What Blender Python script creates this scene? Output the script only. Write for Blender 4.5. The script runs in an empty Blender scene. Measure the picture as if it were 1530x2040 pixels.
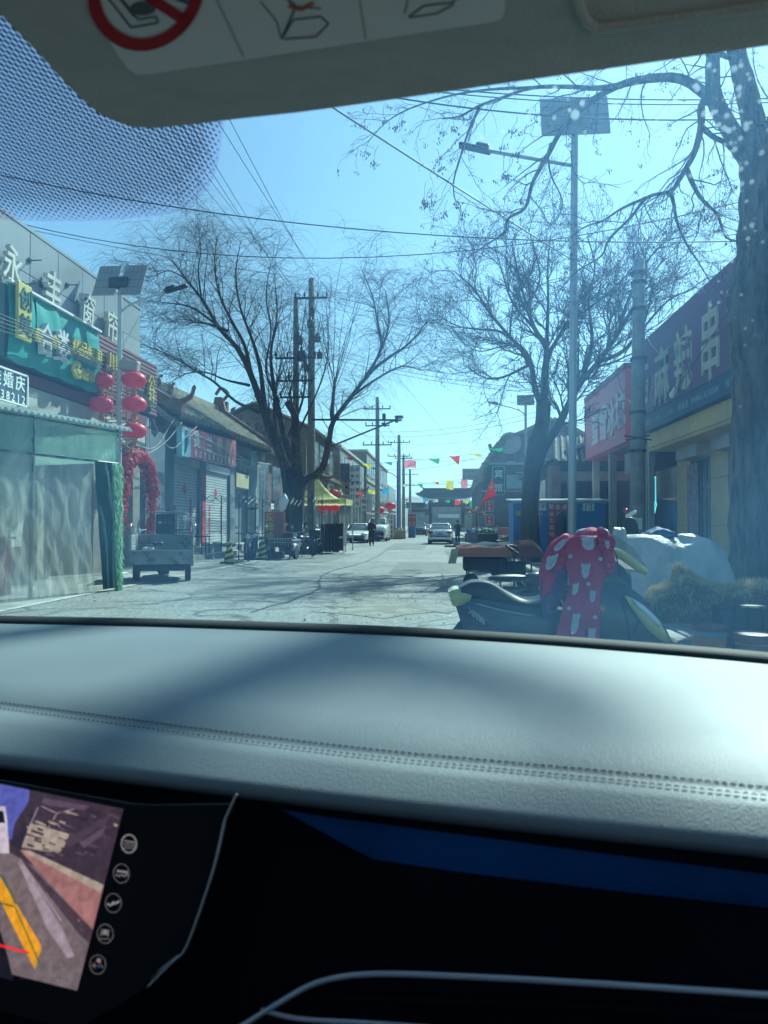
import bpy, math, random
from mathutils import Vector, Matrix, Euler
from math import sin, cos, pi, radians, atan2, sqrt
random.seed(7)
S = bpy.context.scene
COL = S.collection

# ---------------------------------------------------------------- camera, light, exposure
EYE = Vector((0.0, 0.0, 1.3))
F = 1420.0                       # focal length in photograph pixels (1530 x 2040)
YAW, PITCH = radians(4.63), radians(1.09)
cd = bpy.data.cameras.new('camera')
cam = bpy.data.objects.new('camera', cd); COL.objects.link(cam)
cam.location = EYE
cam.rotation_euler = (pi / 2 + PITCH, 0, YAW)
cd.sensor_fit = 'VERTICAL'; cd.sensor_height = 36.0; cd.sensor_width = 27.0
cd.lens = F / 2040 * 36
cd.clip_start = 0.02; cd.clip_end = 6000
cd.dof.use_dof = True; cd.dof.focus_distance = 25.0; cd.dof.aperture_fstop = 11.0
S.camera = cam
CR = cam.rotation_euler.to_matrix()

SUN_AZ, SUN_EL = radians(27), radians(43)      # azimuth to the right of +Y
sd = Vector((sin(SUN_AZ) * cos(SUN_EL), cos(SUN_AZ) * cos(SUN_EL), sin(SUN_EL)))
W = bpy.data.worlds.new('World'); S.world = W; W.use_nodes = True
wn = W.node_tree.nodes; wl = W.node_tree.links
sky = wn.new('ShaderNodeTexSky'); sky.sky_type = 'NISHITA'; sky.sun_disc = False
sky.sun_elevation = SUN_EL; sky.sun_rotation = SUN_AZ
sky.altitude = 900; sky.air_density = 1.0; sky.dust_density = 1.0; sky.ozone_density = 1.0
bg = wn['Background']; bg.inputs['Strength'].default_value = 0.070
tint = wn.new('ShaderNodeMix'); tint.data_type = 'RGBA'; tint.blend_type = 'MULTIPLY'; tint.inputs[0].default_value = 1
tint.inputs[7].default_value = (.68, .93, 1.05, 1)
wl.new(sky.outputs['Color'], tint.inputs[6]); wl.new(tint.outputs[2], bg.inputs['Color'])
ld = bpy.data.lights.new('sun', 'SUN'); ld.energy = 4.0; ld.angle = radians(0.55); ld.color = (1.0, 0.975, 0.94)
sun = bpy.data.objects.new('sun', ld); COL.objects.link(sun)
sun.rotation_euler = (-sd).to_track_quat('-Z', 'Y').to_euler()
sun.location = (0, 0, 60)
S.view_settings.view_transform = 'Standard'; S.view_settings.look = 'None'
S.view_settings.exposure = 1.15; S.view_settings.gamma = 1.0; S.view_settings.use_curve_mapping = False
S.render.engine = 'CYCLES'
cy = S.cycles
cy.use_denoising = True; cy.max_bounces = 10; cy.transparent_max_bounces = 24
cy.diffuse_bounces = 5; cy.glossy_bounces = 3; cy.transmission_bounces = 6; cy.volume_bounces = 0
cy.caustics_reflective = False; cy.caustics_refractive = False; cy.sample_clamp_indirect = 6

# ---------------------------------------------------------------- from a photograph pixel to a place in the street
def ray(px, py):
    return CR @ Vector(((px - 765) / F, -(py - 1020) / F, -1.0))
def G(px, py, z=0.0):                      # on the ground
    d = ray(px, py); return EYE + d * ((z - EYE.z) / d.z)
def at(px, py, Y):                         # at street distance Y
    d = ray(px, py); return EYE + d * (Y / d.y)
def atX(px, py, X):                        # on a facade plane
    d = ray(px, py); return EYE + d * (X / d.x)
def hitp(px, py, p, n):
    d = ray(px, py); return EYE + d * ((p - EYE).dot(n) / d.dot(n))

# ---------------------------------------------------------------- materials
def srgb(h):
    v = [int(h[i:i + 2], 16) / 255 for i in (0, 2, 4)]
    return tuple(c / 12.92 if c < .04045 else ((c + .055) / 1.055) ** 2.4 for c in v)
def mat(name, col, rough=.7, metal=0.0, var=.18, vs=2.0, bump=0.0, bs=60.0, spec=.4, col2=None, c2scale=1.0, c2lo=.5, c2hi=.7,
        emit=None, es=1.0, trans=0.0, stretch=None, coat=0.0):
    m = bpy.data.materials.new(name); m.use_nodes = True
    n = m.node_tree.nodes; l = m.node_tree.links
    b = n['Principled BSDF']
    b.inputs['Roughness'].default_value = rough; b.inputs['Metallic'].default_value = metal
    b.inputs['Specular IOR Level'].default_value = spec
    b.inputs['Coat Weight'].default_value = coat
    if trans: b.inputs['Transmission Weight'].default_value = trans
    tc = n.new('ShaderNodeTexCoord'); src = tc.outputs['Object']
    if stretch:
        mp = n.new('ShaderNodeMapping'); mp.inputs['Scale'].default_value = stretch
        l.new(src, mp.inputs['Vector']); src = mp.outputs['Vector']
    c = (*col, 1)
    if var > 0:
        nz = n.new('ShaderNodeTexNoise'); nz.inputs['Scale'].default_value = vs; nz.inputs['Detail'].default_value = 6
        l.new(src, nz.inputs['Vector'])
        mr = n.new('ShaderNodeMapRange'); mr.inputs[1].default_value = .3; mr.inputs[2].default_value = .7
        mr.inputs[3].default_value = 1 - var; mr.inputs[4].default_value = 1 + var
        l.new(nz.outputs['Fac'], mr.inputs[0])
        mx = n.new('ShaderNodeMix'); mx.data_type = 'RGBA'; mx.blend_type = 'MULTIPLY'; mx.inputs[0].default_value = 1
        mx.inputs[6].default_value = c; l.new(mr.outputs[0], mx.inputs[7])
        out = mx.outputs[2]
        if col2:
            n2 = n.new('ShaderNodeTexNoise'); n2.inputs['Scale'].default_value = c2scale; n2.inputs['Detail'].default_value = 8
            n2.inputs['Roughness'].default_value = .65
            l.new(src, n2.inputs['Vector'])
            r2 = n.new('ShaderNodeMapRange'); r2.inputs[1].default_value = c2lo; r2.inputs[2].default_value = c2hi
            l.new(n2.outputs['Fac'], r2.inputs[0])
            m2 = n.new('ShaderNodeMix'); m2.data_type = 'RGBA'; l.new(r2.outputs[0], m2.inputs[0])
            l.new(out, m2.inputs[6]); m2.inputs[7].default_value = (*col2, 1); out = m2.outputs[2]
        l.new(out, b.inputs['Base Color'])
        r3 = n.new('ShaderNodeMapRange'); r3.inputs[3].default_value = max(.02, rough - .1); r3.inputs[4].default_value = min(1, rough + .12)
        l.new(nz.outputs['Fac'], r3.inputs[0]); l.new(r3.outputs[0], b.inputs['Roughness'])
    else:
        b.inputs['Base Color'].default_value = c
    if bump > 0:
        nb = n.new('ShaderNodeTexNoise'); nb.inputs['Scale'].default_value = bs; nb.inputs['Detail'].default_value = 5
        l.new(src, nb.inputs['Vector'])
        bp = n.new('ShaderNodeBump'); bp.inputs['Strength'].default_value = bump; bp.inputs['Distance'].default_value = .02
        l.new(nb.outputs['Fac'], bp.inputs['Height']); l.new(bp.outputs['Normal'], b.inputs['Normal'])
    if emit:
        b.inputs['Emission Color'].default_value = (*emit, 1); b.inputs['Emission Strength'].default_value = es
    return m

# ---------------------------------------------------------------- mesh builder
class MB:
    def __init__(s): s.v = []; s.f = []; s.m = []
    def add(s, vs, fs, m=0):
        o = len(s.v); s.v += [tuple(v) for v in vs]; s.f += [tuple(i + o for i in f) for f in fs]; s.m += [m] * len(fs); return s
    def box(s, c, d, m=0, R=None):
        x, y, z = (a / 2 for a in d); c = Vector(c)
        vs = [Vector(p) for p in ((-x,-y,-z),(x,-y,-z),(x,y,-z),(-x,y,-z),(-x,-y,z),(x,-y,z),(x,y,z),(-x,y,z))]
        if R is not None: vs = [R @ v for v in vs]
        return s.add([c + v for v in vs], [(0,3,2,1),(4,5,6,7),(0,1,5,4),(1,2,6,5),(2,3,7,6),(3,0,4,7)], m)
    def bb(s, a, b, m=0):
        a, b = Vector(a), Vector(b); return s.box((a + b) / 2, [abs(q) for q in (b - a)], m)
    def rbox(s, c, d, r=.02, m=0, R=None):      # box with chamfered edges
        c = Vector(c); h = [a / 2 for a in d]; r = min(r, min(h) * .8); vs = []; idx = {}
        for sx in (-1, 1):
            for sy in (-1, 1):
                for sz in (-1, 1):
                    for k in range(3):
                        p = [sx * h[0], sy * h[1], sz * h[2]]
                        for j in range(3):
                            if j != k: p[j] -= (sx, sy, sz)[j] * r
                        idx[(sx, sy, sz, k)] = len(vs); vs.append(Vector(p))
        fs = []
        for k in range(3):
            i, j = [(1, 2), (2, 0), (0, 1)][k]
            for sg in (-1, 1):
                q = []
                for a, b in ((-1,-1),(1,-1),(1,1),(-1,1)):
                    t = [0, 0, 0]; t[k] = sg; t[i] = a; t[j] = b; q.append(idx[(*t, k)])
                fs.append(tuple(q if sg > 0 else q[::-1]))
        for k in range(3):                       # edge chamfers, the edge runs along axis k
            i, j = [(1, 2), (2, 0), (0, 1)][k]
            for a in (-1, 1):
                for b in (-1, 1):
                    q = []
                    for e, kk in ((-1, i), (1, i), (1, j), (-1, j)):
                        t = [0, 0, 0]; t[k] = e; t[i] = a; t[j] = b; q.append(idx[(*t, kk)])
                    fs.append(tuple(q))
        for sx in (-1, 1):
            for sy in (-1, 1):
                for sz in (-1, 1): fs.append(tuple(idx[(sx, sy, sz, k)] for k in range(3)))
        if R is not None: vs = [R @ v for v in vs]
        return s.add([c + v for v in vs], fs, m)
    def tube(s, pts, r, n=6, m=0, cap=True):
        pts = [Vector(p) for p in pts]; N = len(pts)
        rs = list(r) if isinstance(r, (list, tuple)) else [r] * N
        if len(rs) != N: rs = [rs[min(len(rs) - 1, int(i * len(rs) / N))] for i in range(N)]
        o = len(s.v); up = None
        for i, p in enumerate(pts):
            t = (pts[min(i + 1, N - 1)] - pts[max(i - 1, 0)])
            t = t.normalized() if t.length > 1e-9 else Vector((0, 0, 1))
            if up is None:
                up = Vector((0, 0, 1)) if abs(t.z) < .9 else Vector((1, 0, 0))
            a = t.cross(up); a = a.normalized() if a.length > 1e-6 else t.orthogonal().normalized()
            b = a.cross(t); up = b
            for k in range(n):
                w = 2 * pi * k / n
                q = p + (a * cos(w) + b * sin(w)) * rs[i]; s.v.append((q.x, q.y, q.z))
        for i in range(N - 1):
            for k in range(n):
                k2 = (k + 1) % n
                s.f.append((o + i*n + k, o + i*n + k2, o + (i+1)*n + k2, o + (i+1)*n + k)); s.m.append(m)
        if cap:
            s.f.append(tuple(o + k for k in range(n))[::-1]); s.m.append(m)
            s.f.append(tuple(o + (N-1)*n + k for k in range(n))); s.m.append(m)
        return s
    def cyl(s, a, b, r, n=12, m=0, r2=None): return s.tube([a, b], [r, r if r2 is None else r2], n, m)
    def lathe(s, c, prof, n=20, m=0, axis=(0, 0, 1), sq=(1, 1)):
        c = Vector(c); q = Vector((0, 0, 1)).rotation_difference(Vector(axis)); o = len(s.v)
        for r, z in prof:
            for k in range(n):
                w = 2 * pi * k / n; p = c + q @ Vector((r * cos(w) * sq[0], r * sin(w) * sq[1], z)); s.v.append((p.x, p.y, p.z))
        for i in range(len(prof) - 1):
            for k in range(n):
                k2 = (k + 1) % n; s.f.append((o+i*n+k, o+i*n+k2, o+(i+1)*n+k2, o+(i+1)*n+k)); s.m.append(m)
        for e, rev in ((0, True), (len(prof) - 1, False)):
            if prof[e][0] > 1e-4:
                f = tuple(o + e*n + k for k in range(n)); s.f.append(f[::-1] if rev else f); s.m.append(m)
        return s
    def ball(s, c, r, n=12, m=0, sc=(1, 1, 1), j=0.0):
        c = Vector(c); o = len(s.v); h = n // 2
        for i in range(h + 1):
            a = pi * i / h
            for k in range(n):
                w = 2 * pi * k / n; e = 1 + (random.uniform(-j, j) if j else 0)
                s.v.append((c.x + r*sc[0]*sin(a)*cos(w)*e, c.y + r*sc[1]*sin(a)*sin(w)*e, c.z + r*sc[2]*cos(a)*e))
        for i in range(h):
            for k in range(n):
                k2 = (k + 1) % n; s.f.append((o+i*n+k, o+(i+1)*n+k, o+(i+1)*n+k2, o+i*n+k2)); s.m.append(m)
        return s
    def prism(s, pts, dvec, m=0):                # polygon pushed along dvec
        pts = [Vector(p) for p in pts]; d = Vector(dvec); N = len(pts)
        fs = [tuple(range(N)), tuple(range(2*N - 1, N - 1, -1))] + [(i, i + N, (i+1) % N + N, (i+1) % N) for i in range(N)]
        return s.add(pts + [p + d for p in pts], fs, m)
    def grid(s, fn, nu, nv, m=0):
        o = len(s.v)
        for j in range(nv + 1):
            for i in range(nu + 1): s.v.append(tuple(fn(i / nu, j / nv)))
        for j in range(nv):
            for i in range(nu):
                a = o + j*(nu+1) + i; s.f.append((a, a+1, a+nu+2, a+nu+1)); s.m.append(m)
        return s
    def build(s, name, mats, parent=None, smooth=False, loc=None, world=False, bevel=0, solid=0, subsurf=0):
        me = bpy.data.meshes.new(name)
        off = Vector((0, 0, 0))
        if loc is not None and parent is None: off = Vector(loc)
        if world and parent is not None:
            p = parent
            while p is not None: off = off + p.location; p = p.parent
        vs = s.v if off.length == 0 else [(a - off.x, b - off.y, c - off.z) for a, b, c in s.v]
        me.from_pydata(vs, [], s.f)
        for mm in (mats if isinstance(mats, (list, tuple)) else [mats]): me.materials.append(mm)
        if max(s.m, default=0) > 0: me.polygons.foreach_set('material_index', s.m)
        if smooth is True: me.polygons.foreach_set('use_smooth', [True] * len(s.f))
        me.update()
        o = bpy.data.objects.new(name, me); COL.objects.link(o)
        if parent is not None: o.parent = parent
        elif loc is not None: o.location = off
        if smooth == 'auto':
            me.polygons.foreach_set('use_smooth', [True] * len(s.f)); me.set_sharp_from_angle(angle=radians(40))
        if name.endswith(('lettering', 'number', '_rim', 'branches', 'badge', '_bands', '_unit')): o['kind'] = 'stuff'
        if solid:
            q = o.modifiers.new('solid', 'SOLIDIFY'); q.thickness = solid; q.offset = 0
        if bevel:
            q = o.modifiers.new('bevel', 'BEVEL'); q.width = bevel; q.segments = 2; q.limit_method = 'ANGLE'
        if subsurf:
            q = o.modifiers.new('sub', 'SUBSURF'); q.levels = q.render_levels = subsurf
        return o

def tag(o, label=None, cat=None, group=None, kind=None):
    if label: o['label'] = label
    if cat: o['category'] = cat
    if group: o['group'] = group
    if kind: o['kind'] = kind
    return o
def thing(name, label, cat, loc=(0, 0, 0), rz=0.0, group=None):
    o = bpy.data.objects.new(name, None); COL.objects.link(o)
    o.location = loc; o.rotation_euler = (0, 0, rz); o.empty_display_size = .2
    return tag(o, label, cat, group)
def copytree(o, parent=None):
    c = o.copy(); COL.objects.link(c)
    if parent is not None: c.parent = parent
    for ch in list(o.children): copytree(ch, c)
    return c
_gly = {}
def glyph(ch, ext=.02, off=0.0):
    k = (ch, round(ext, 4), round(off, 4))
    if k not in _gly:
        c = bpy.data.curves.new('glyph', 'FONT'); c.body = ch; c.extrude = ext; c.offset = off
        c.align_x = 'CENTER'; c.align_y = 'CENTER'; c.resolution_u = 2
        o = bpy.data.objects.new('glyph', c); COL.objects.link(o)
        bpy.context.view_layer.update()
        dg = bpy.context.evaluated_depsgraph_get()
        me = bpy.data.meshes.new_from_object(o.evaluated_get(dg))
        vs = [tuple(v.co) for v in me.vertices]; fs = [tuple(p.vertices) for p in me.polygons]
        xs = [v[0] for v in vs] or [0]; ys = [v[1] for v in vs] or [0]
        cx, cy_ = (min(xs) + max(xs)) / 2, (min(ys) + max(ys)) / 2
        w, h = max(xs) - min(xs), max(ys) - min(ys)
        bpy.data.objects.remove(o)
        _gly[k] = ([(a - cx, b - cy_, c2) for a, b, c2 in vs], fs, w, h)
    return _gly[k]
def put_glyph(mb, ch, c, ux, uy, size, un=None, ext=.01, off=0.0, sx=1.0, slant=0.0, m=0, wid=None):
    """character `ch` centred at c, ux/uy its right and up unit vectors, size its height"""
    vs, fs, w, h = glyph(ch, 1.0, off)
    c, ux, uy = Vector(c), Vector(ux).normalized(), Vector(uy).normalized()
    un = ux.cross(uy).normalized()
    k = size / max(h, 1e-3) if wid is None else size / max(h, 1e-3)
    kx = k * sx if wid is None else wid / max(w, 1e-3)
    mb.add([c + ux * ((v[0] + v[1] * slant) * kx) + uy * (v[1] * k) + un * (v[2] * ext) for v in vs], fs, m)
def write(mb, text, a, b, up, size, ext=.006, off=0.0, m=0, sx=1.0, lift=.0):
    """spread the characters of text from a to b"""
    a, b, up = Vector(a), Vector(b), Vector(up).normalized(); d = b - a; ux = d.normalized()
    un = ux.cross(up).normalized()
    for i, ch in enumerate(text):
        if ch != ' ': put_glyph(mb, ch, a + d * ((i + .5) / len(text)) + un * lift, ux, up, size, ext=ext, off=off, m=m, sx=sx)
UP = Vector((0, 0, 1))
def lerp(a, b, t): return a + (b - a) * t
def catmull(pts, n=6):
    P = [Vector(p) for p in pts]
    if len(P) < 3: return P
    P = [P[0] * 2 - P[1]] + P + [P[-1] * 2 - P[-2]]; out = []
    for i in range(1, len(P) - 2):
        a, b, c, d = P[i-1:i+3]
        for k in range(n):
            t = k / n
            out.append(.5 * ((2*b) + (c - a)*t + (2*a - 5*b + 4*c - d)*t*t + (3*b - a - 3*c + d)*t**3))
    out.append(P[-2]); return out
# ================================================================ the car we sit in
leather = mat('dash_leather', (.17, .20, .215), rough=.48, var=.05, vs=4, bump=.17, bs=640, spec=.5)
softblack = mat('dash_black_plastic', (.006, .009, .015), rough=.75, var=.15, vs=9, bump=.2, bs=500, spec=.08)
pianoblack = mat('piano_black', (.003, .004, .006), rough=.4, var=0, spec=.12)
rubber = mat('windscreen_rubber', (.02, .022, .024), rough=.7, var=.2)
thread = mat('seam_thread', (.05, .055, .06), rough=.7, var=.2, vs=80)
chrome = mat('chrome_trim', (.85, .87, .9), rough=.3, metal=.35, var=.03)
bronze = mat('satin_trim', (.38, .36, .33), rough=.35, metal=1, var=.05)
skytrim = mat('trim_sky_reflection', (.005, .085, .27), rough=.6, var=.35, vs=5, spec=.1)  # glossy black trim, the sky's reflection put into its base colour as blue
fabric = mat('visor_fabric', (.66, .70, .65), rough=.95, var=.06, vs=30, bump=.5, bs=420, spec=.1, stretch=(1, 3, 1))
roofcloth = mat('headliner_cloth', (.5, .5, .48), rough=.95, var=.06, vs=30, spec=.1)
labelmat = mat('label_vinyl', (.80, .84, .80), rough=.6, var=.03)
labelred = mat('label_red', (.42, .006, .012), rough=.6, var=.03)
labelink = mat('label_ink', (.10, .12, .125), rough=.6, var=.03)
labelline = mat('label_line', (.42, .46, .42), rough=.6, var=.03)
labelpale = mat('label_pale_red', (.62, .16, .12), rough=.6, var=.03)

ROADX = radians(11.5)                            # the car stands turned to the right of the street axis
CF = Vector((sin(ROADX), cos(ROADX), 0)); CL = Vector((cos(ROADX), -sin(ROADX), 0))   # car forward, car right
car = thing('car', 'dark interior of a car with grey leather dashboard, touch screen and windscreen', 'car', (0, 0, 0))

def prow(pts, z, xs):
    """sample a traced edge, at height z, at the pixel columns xs"""
    out = []
    for x in xs:
        for (x0, y0), (x1, y1) in zip(pts, pts[1:]):
            if x <= x1 or (x1, y1) == pts[-1]:
                t = (x - x0) / (x1 - x0); out.append(G(x, y0 + (y1 - y0) * t, z)); break
    return out
def smooth_row(row):
    for _ in range(3): row = [row[0]] + [(row[i-1] + row[i] * 2 + row[i+1]) / 4 for i in range(1, len(row) - 1)] + [row[-1]]
    return row
XS = [-1000 + 70 * i for i in range(52)]
rA = prow([(-1000,1228),(-200,1229),(0,1233),(300,1238),(765,1253),(1100,1273),(1530,1307),(2640,1440)], 1.128, XS)
rA2 = prow([(-1000,1236),(-200,1238),(0,1242),(300,1248),(765,1264),(1100,1285),(1530,1321),(2640,1460)], 1.1265, XS)
rB = prow([(-1000,1290),(0,1325),(490,1365),(1000,1415),(1530,1470),(2640,1600)], 1.119, XS)
rC = prow([(-1000,1310),(0,1404),(380,1457),(765,1504),(1150,1539),(1530,1577),(2640,1700)], 1.106, XS)
rD = prow([(-1000,1385),(0,1496),(350,1535),(700,1577),(1100,1620),(1530,1662),(2640,1780)], 1.088, XS)
rA, rA2, rB, rC, rD = map(smooth_row, (rA, rA2, rB, rC, rD))
rC0 = [c + CF * .0035 for c in rC]; rC1 = [c + Vector((0, 0, -.0028)) for c in rC]; rC2 = [c - CF * .0035 - Vector((0, 0, .0008)) for c in rC]
rE = [d - CF * .012 + Vector((0, 0, -.006)) for d in rD]; rE2 = [d - CF * .008 + Vector((0, 0, -.013)) for d in rD]; rE3 = [d + CF * .02 + Vector((0, 0, -.018)) for d in rD]
rAB = [lerp(a, b, .5) + Vector((0, 0, .002)) for a, b in zip(rA2, rB)]
rBC = [lerp(a, b, .5) + Vector((0, 0, .004)) for a, b in zip(rB, rC)]
rCD = [lerp(a, b, .55) + Vector((0, 0, .004)) for a, b in zip(rC, rD)]
def loft(mb, rows, m=0):
    n = len(rows[0])
    mb.add([p for r in rows for p in r], [(j*n+i, (j+1)*n+i, (j+1)*n+i+1, j*n+i+1) for j in range(len(rows)-1) for i in range(n-1)], m)
mb = MB(); loft(mb, [rA2, rAB, rB, rBC, rC0, rC1, rC2, rCD, rD, rE, rE2, rE3])
dash = mb.build('dashboard', leather, car, smooth=True)
dash['label'] = 'grey leather dashboard top with a double seam, lit by the sun'
mb = MB(); loft(mb, [[p + Vector((0, 0, .0)) + CF * .03 for p in rA], [p + Vector((0, 0, .006)) for p in rA], [p + Vector((0, 0, .004)) - CF * .0 for p in rA2], [p + Vector((0, 0, -.004)) for p in rA2]])
mb.build('windscreen_seal', rubber, car, smooth=True)
# stitches: two rows of thread on either side of the seam
mb = MB()
def resample(row, step):
    out = []; acc = 0
    for a, b in zip(row, row[1:]):
        L = (b - a).length; t = acc
        while t < L: out.append((a + (b - a) * (t / L), (b - a).normalized())); t += step
        acc = t - L
    return out
for offs in (.0062, -.0068):
    row = [c + CF * offs + Vector((0, 0, .0012 if offs > 0 else -.0006)) for c in rC]
    for p, t in resample(row, .0058):
        mb.tube([p - t * .0021, p + Vector((0, 0, .0005)), p + t * .0021], [.0003, .0006, .0003], 5)
st = mb.build('stitching', thread, dash, smooth=True); st['kind'] = 'stuff'

# fascia below the roll
fas0 = rD[30] + CF * .012 + Vector((0, 0, -.018))
rec = Vector((0, 0, cos(radians(17)))) + CF * sin(radians(17))       # up along the reclined fascia
fasn = CL.cross(rec).normalized()
def fas(px, py, lift=0.0): return hitp(px, py, fas0 - fasn * 0 , fasn) + (EYE - hitp(px, py, fas0, fasn)).normalized() * lift
loZ = fas0 - rec * .62
mb = MB()
mb.grid(lambda u, v: (rE3[2] + CF * 0 + (rE3[-2] - rE3[2]) * u) + (- rec * .62) * v + (-CF * .0), 12, 6)
mb = MB(); topl = fas0 - CL * 1.3; topr = fas0 + CL * 1.1
mb.add([topl + rec * .004, topr + rec * .004, topr - rec * .62, topl - rec * .62], [(0, 3, 2, 1)])
mb.build('dashboard_fascia', softblack, car)
for q in (.28, .42):                                # shallow moulded ribs in the lower fascia
    mb = MB(); mb.tube([topl - rec*q + CL*.2, topr - rec*q], .006, 8); mb.build('fascia_rib', softblack, car, smooth=True)
def fpoly(name, pts, m, lift, parent=car, thick=0.003):
    P = [fas(x, y, lift) for x, y in pts]; mb = MB(); mb.prism(P, -fasn * 0 + (P[0] - EYE).normalized() * thick, 0)
    return mb.build(name, m, parent)
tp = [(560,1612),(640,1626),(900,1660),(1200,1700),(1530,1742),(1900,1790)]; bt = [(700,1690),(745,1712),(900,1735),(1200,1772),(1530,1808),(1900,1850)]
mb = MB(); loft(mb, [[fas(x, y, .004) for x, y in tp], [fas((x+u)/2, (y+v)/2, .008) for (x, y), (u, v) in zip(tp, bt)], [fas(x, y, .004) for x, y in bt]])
mb.build('sky_tinted_strip', skytrim, car, smooth=True)
mb = MB(); mb.tube(catmull([fas(x, y, .004) for x, y in [(470,1622),(520,1636),(570,1655),(640,1685),(735,1712)]]), [.0012]*25, 6)
mb.build('trim_edge', softblack, car, smooth=True)
chr_pts = [(380,2110),(480,2045),(560,1995),(620,1962),(680,1946),(760,1940),(900,1944),(1150,1957),(1530,1982),(1900,2010)]
mb = MB(); mb.tube(catmull([fas(x, y, .012) for x, y in chr_pts]), .0021, 10); mb.build('chrome_strip', chrome, car, smooth=True)
mb = MB(); mb.tube(catmull([fas(x, y, .010) for x, y in [(520,2012),(600,2030),(760,2040),(1000,2060),(1530,2110)]]), .0019, 8); mb.build('chrome_strip', chrome, car, smooth=True)
mb = MB(); mb.tube(catmull([fas(x, y, .006) for x, y in [(560,1985),(760,1990),(1150,2005),(1530,2025),(1900,2050)]]), .0035, 8); mb.build('vent_slat', softblack, car, smooth=True)
# little dimples in the lower fascia
mb = MB()
for i in range(40):
    for j in range(9):
        x = 700 + i * 24 + (j % 2) * 12; y = 1760 + j * 20 + (x - 700) * .07
        if y > 1940 or x > 1600: continue
        p = fas(x, y, .0012); mb.add([p - CL * .0028, p - rec * .0012, p + CL * .0028, p + rec * .0012], [(0, 1, 2, 3)])
o = mb.build('perforation', pianoblack, car); o['kind'] = 'stuff'

# ---- touch screen console
c0 = (247, 1612); z1 = .585; z2 = z1 * .912
def camp(px, py, z): return EYE + CR @ (Vector(((px - 765) / F, -(py - 1020) / F, -1.0)) * z)
S1, S2 = camp(247, 1610, z1), camp(155, 1970, z2)
su = (S1 - S2); sn = CL.cross(su).normalized()
def sc(px, py, lift=0.0):
    p = hitp(px, py, S1, sn); return p + sn * (lift if sn.dot(EYE - p) > 0 else -lift)
sface = sn if sn.dot(EYE - S1) > 0 else -sn
scr = MB(); scr.prism([sc(*p) for p in [(-500,1500),(0,1553),(262,1600),(300,1602),(465,1600),(448,1640),(425,1745),(378,1878),(352,1912),(292,1975),(150,2060),(-600,1860)]], -sface * .005)
scr.build('screen_housing', pianoblack, car, bevel=.002)
mb = MB()
mb.tube(catmull([sc(*p, .002) for p in [(474,1582),(466,1600),(456,1622),(449,1640),(437,1695),(424,1745),(401,1815),(378,1878),(366,1900),(352,1912),(325,1938),(297,1967)]]), .00115, 8)
mb.tube([sc(*p, .002) for p in [(358,1903),(330,1925),(304,1950)]], .0009, 6)
mb.build('console_trim', bronze, car, smooth=True)
def em(name, c, s=1.0):
    m = bpy.data.materials.new(name); m.use_nodes = True; n = m.node_tree.nodes
    b = n['Principled BSDF']; b.inputs['Base Color'].default_value = (.01, .01, .01, 1); b.inputs['Roughness'].default_value = .6
    nz = n.new('ShaderNodeTexNoise'); nz.inputs['Scale'].default_value = 160; nz.inputs['Detail'].default_value = 4
    mr = n.new('ShaderNodeMapRange'); mr.inputs[1].default_value = .3; mr.inputs[2].default_value = .7; mr.inputs[3].default_value = .42 * s; mr.inputs[4].default_value = .72 * s
    tc = n.new('ShaderNodeTexCoord'); m.node_tree.links.new(tc.outputs['Object'], nz.inputs['Vector'])
    m.node_tree.links.new(nz.outputs['Fac'], mr.inputs[0]); m.node_tree.links.new(mr.outputs[0], b.inputs['Emission Strength'])
    b.inputs['Emission Color'].default_value = (*c, 1); return m
EC = [em('screen_dark', (.035, .022, .035)), em('screen_sky', (.07, .08, .32)), em('screen_road', (.13, .10, .11)), em('screen_path', (.27, .12, .115)),
      em('screen_shadow', (.05, .03, .045)), em('screen_orange', (.62, .26, .012)), em('screen_green', (.0, .10, .02)), em('screen_red', (.75, .01, .01)),
      em('screen_white', (.42, .36, .42)), em('screen_black', (.006, .004, .01)), em('screen_cream', (.30, .24, .20)), em('screen_line', (.26, .2, .24)),
      em('screen_tree', (.02, .015, .03)), em('screen_wall', (.08, .05, .08))]
disp = MB(); LV = [0.0006]
CLIP = [(-300,1500),(247,1612),(155,1973),(-300,1860)]
def clip_poly(pts):
    for i in range(4):
        (ax_, ay_), (bx_, by_) = CLIP[i], CLIP[(i+1) % 4]; ins = lambda p: (bx_-ax_)*(p[1]-ay_) - (by_-ay_)*(p[0]-ax_) >= -1e-6; out = []
        for j, p in enumerate(pts):
            q = pts[j-1]
            if ins(p) != ins(q):
                d1 = (bx_-ax_)*(q[1]-ay_) - (by_-ay_)*(q[0]-ax_); d2 = (bx_-ax_)*(p[1]-ay_) - (by_-ay_)*(p[0]-ax_); t = d1/(d1-d2); out.append((q[0]+(p[0]-q[0])*t, q[1]+(p[1]-q[1])*t))
            if ins(p): out.append(p)
        pts = out
        if len(pts) < 3: return []
    return pts
def dp(pts, m):
    pts = clip_poly(pts)
    if not pts: return
    LV[0] += .00006
    P = [sc(x, y, LV[0]) for x, y in pts]; disp.add(P, [tuple(range(len(P)))], m)
dp([(-300,1500),(247,1612),(155,1973),(-300,1860)], 0)
dp([(-300,1500),(60,1574),(58,1598),(30,1640),(24,1672),(-300,1700)], 1)
dp([(-60,1600),(12,1607),(16,1640),(20,1700),(-60,1710)], 8)
dp([(-40,1610),(8,1616),(12,1640),(-40,1636)], 9)
dp([(24,1700),(247,1830),(155,1973),(-300,1860),(-300,1700)], 2)
dp([(38,1690),(60,1694),(208,1763),(186,1853)], 3)
dp([(60,1694),(208,1763),(202,1778),(48,1697)], 10)
dp([(36,1704),(44,1706),(187,1852),(180,1880),(160,1862)], 4)
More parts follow.
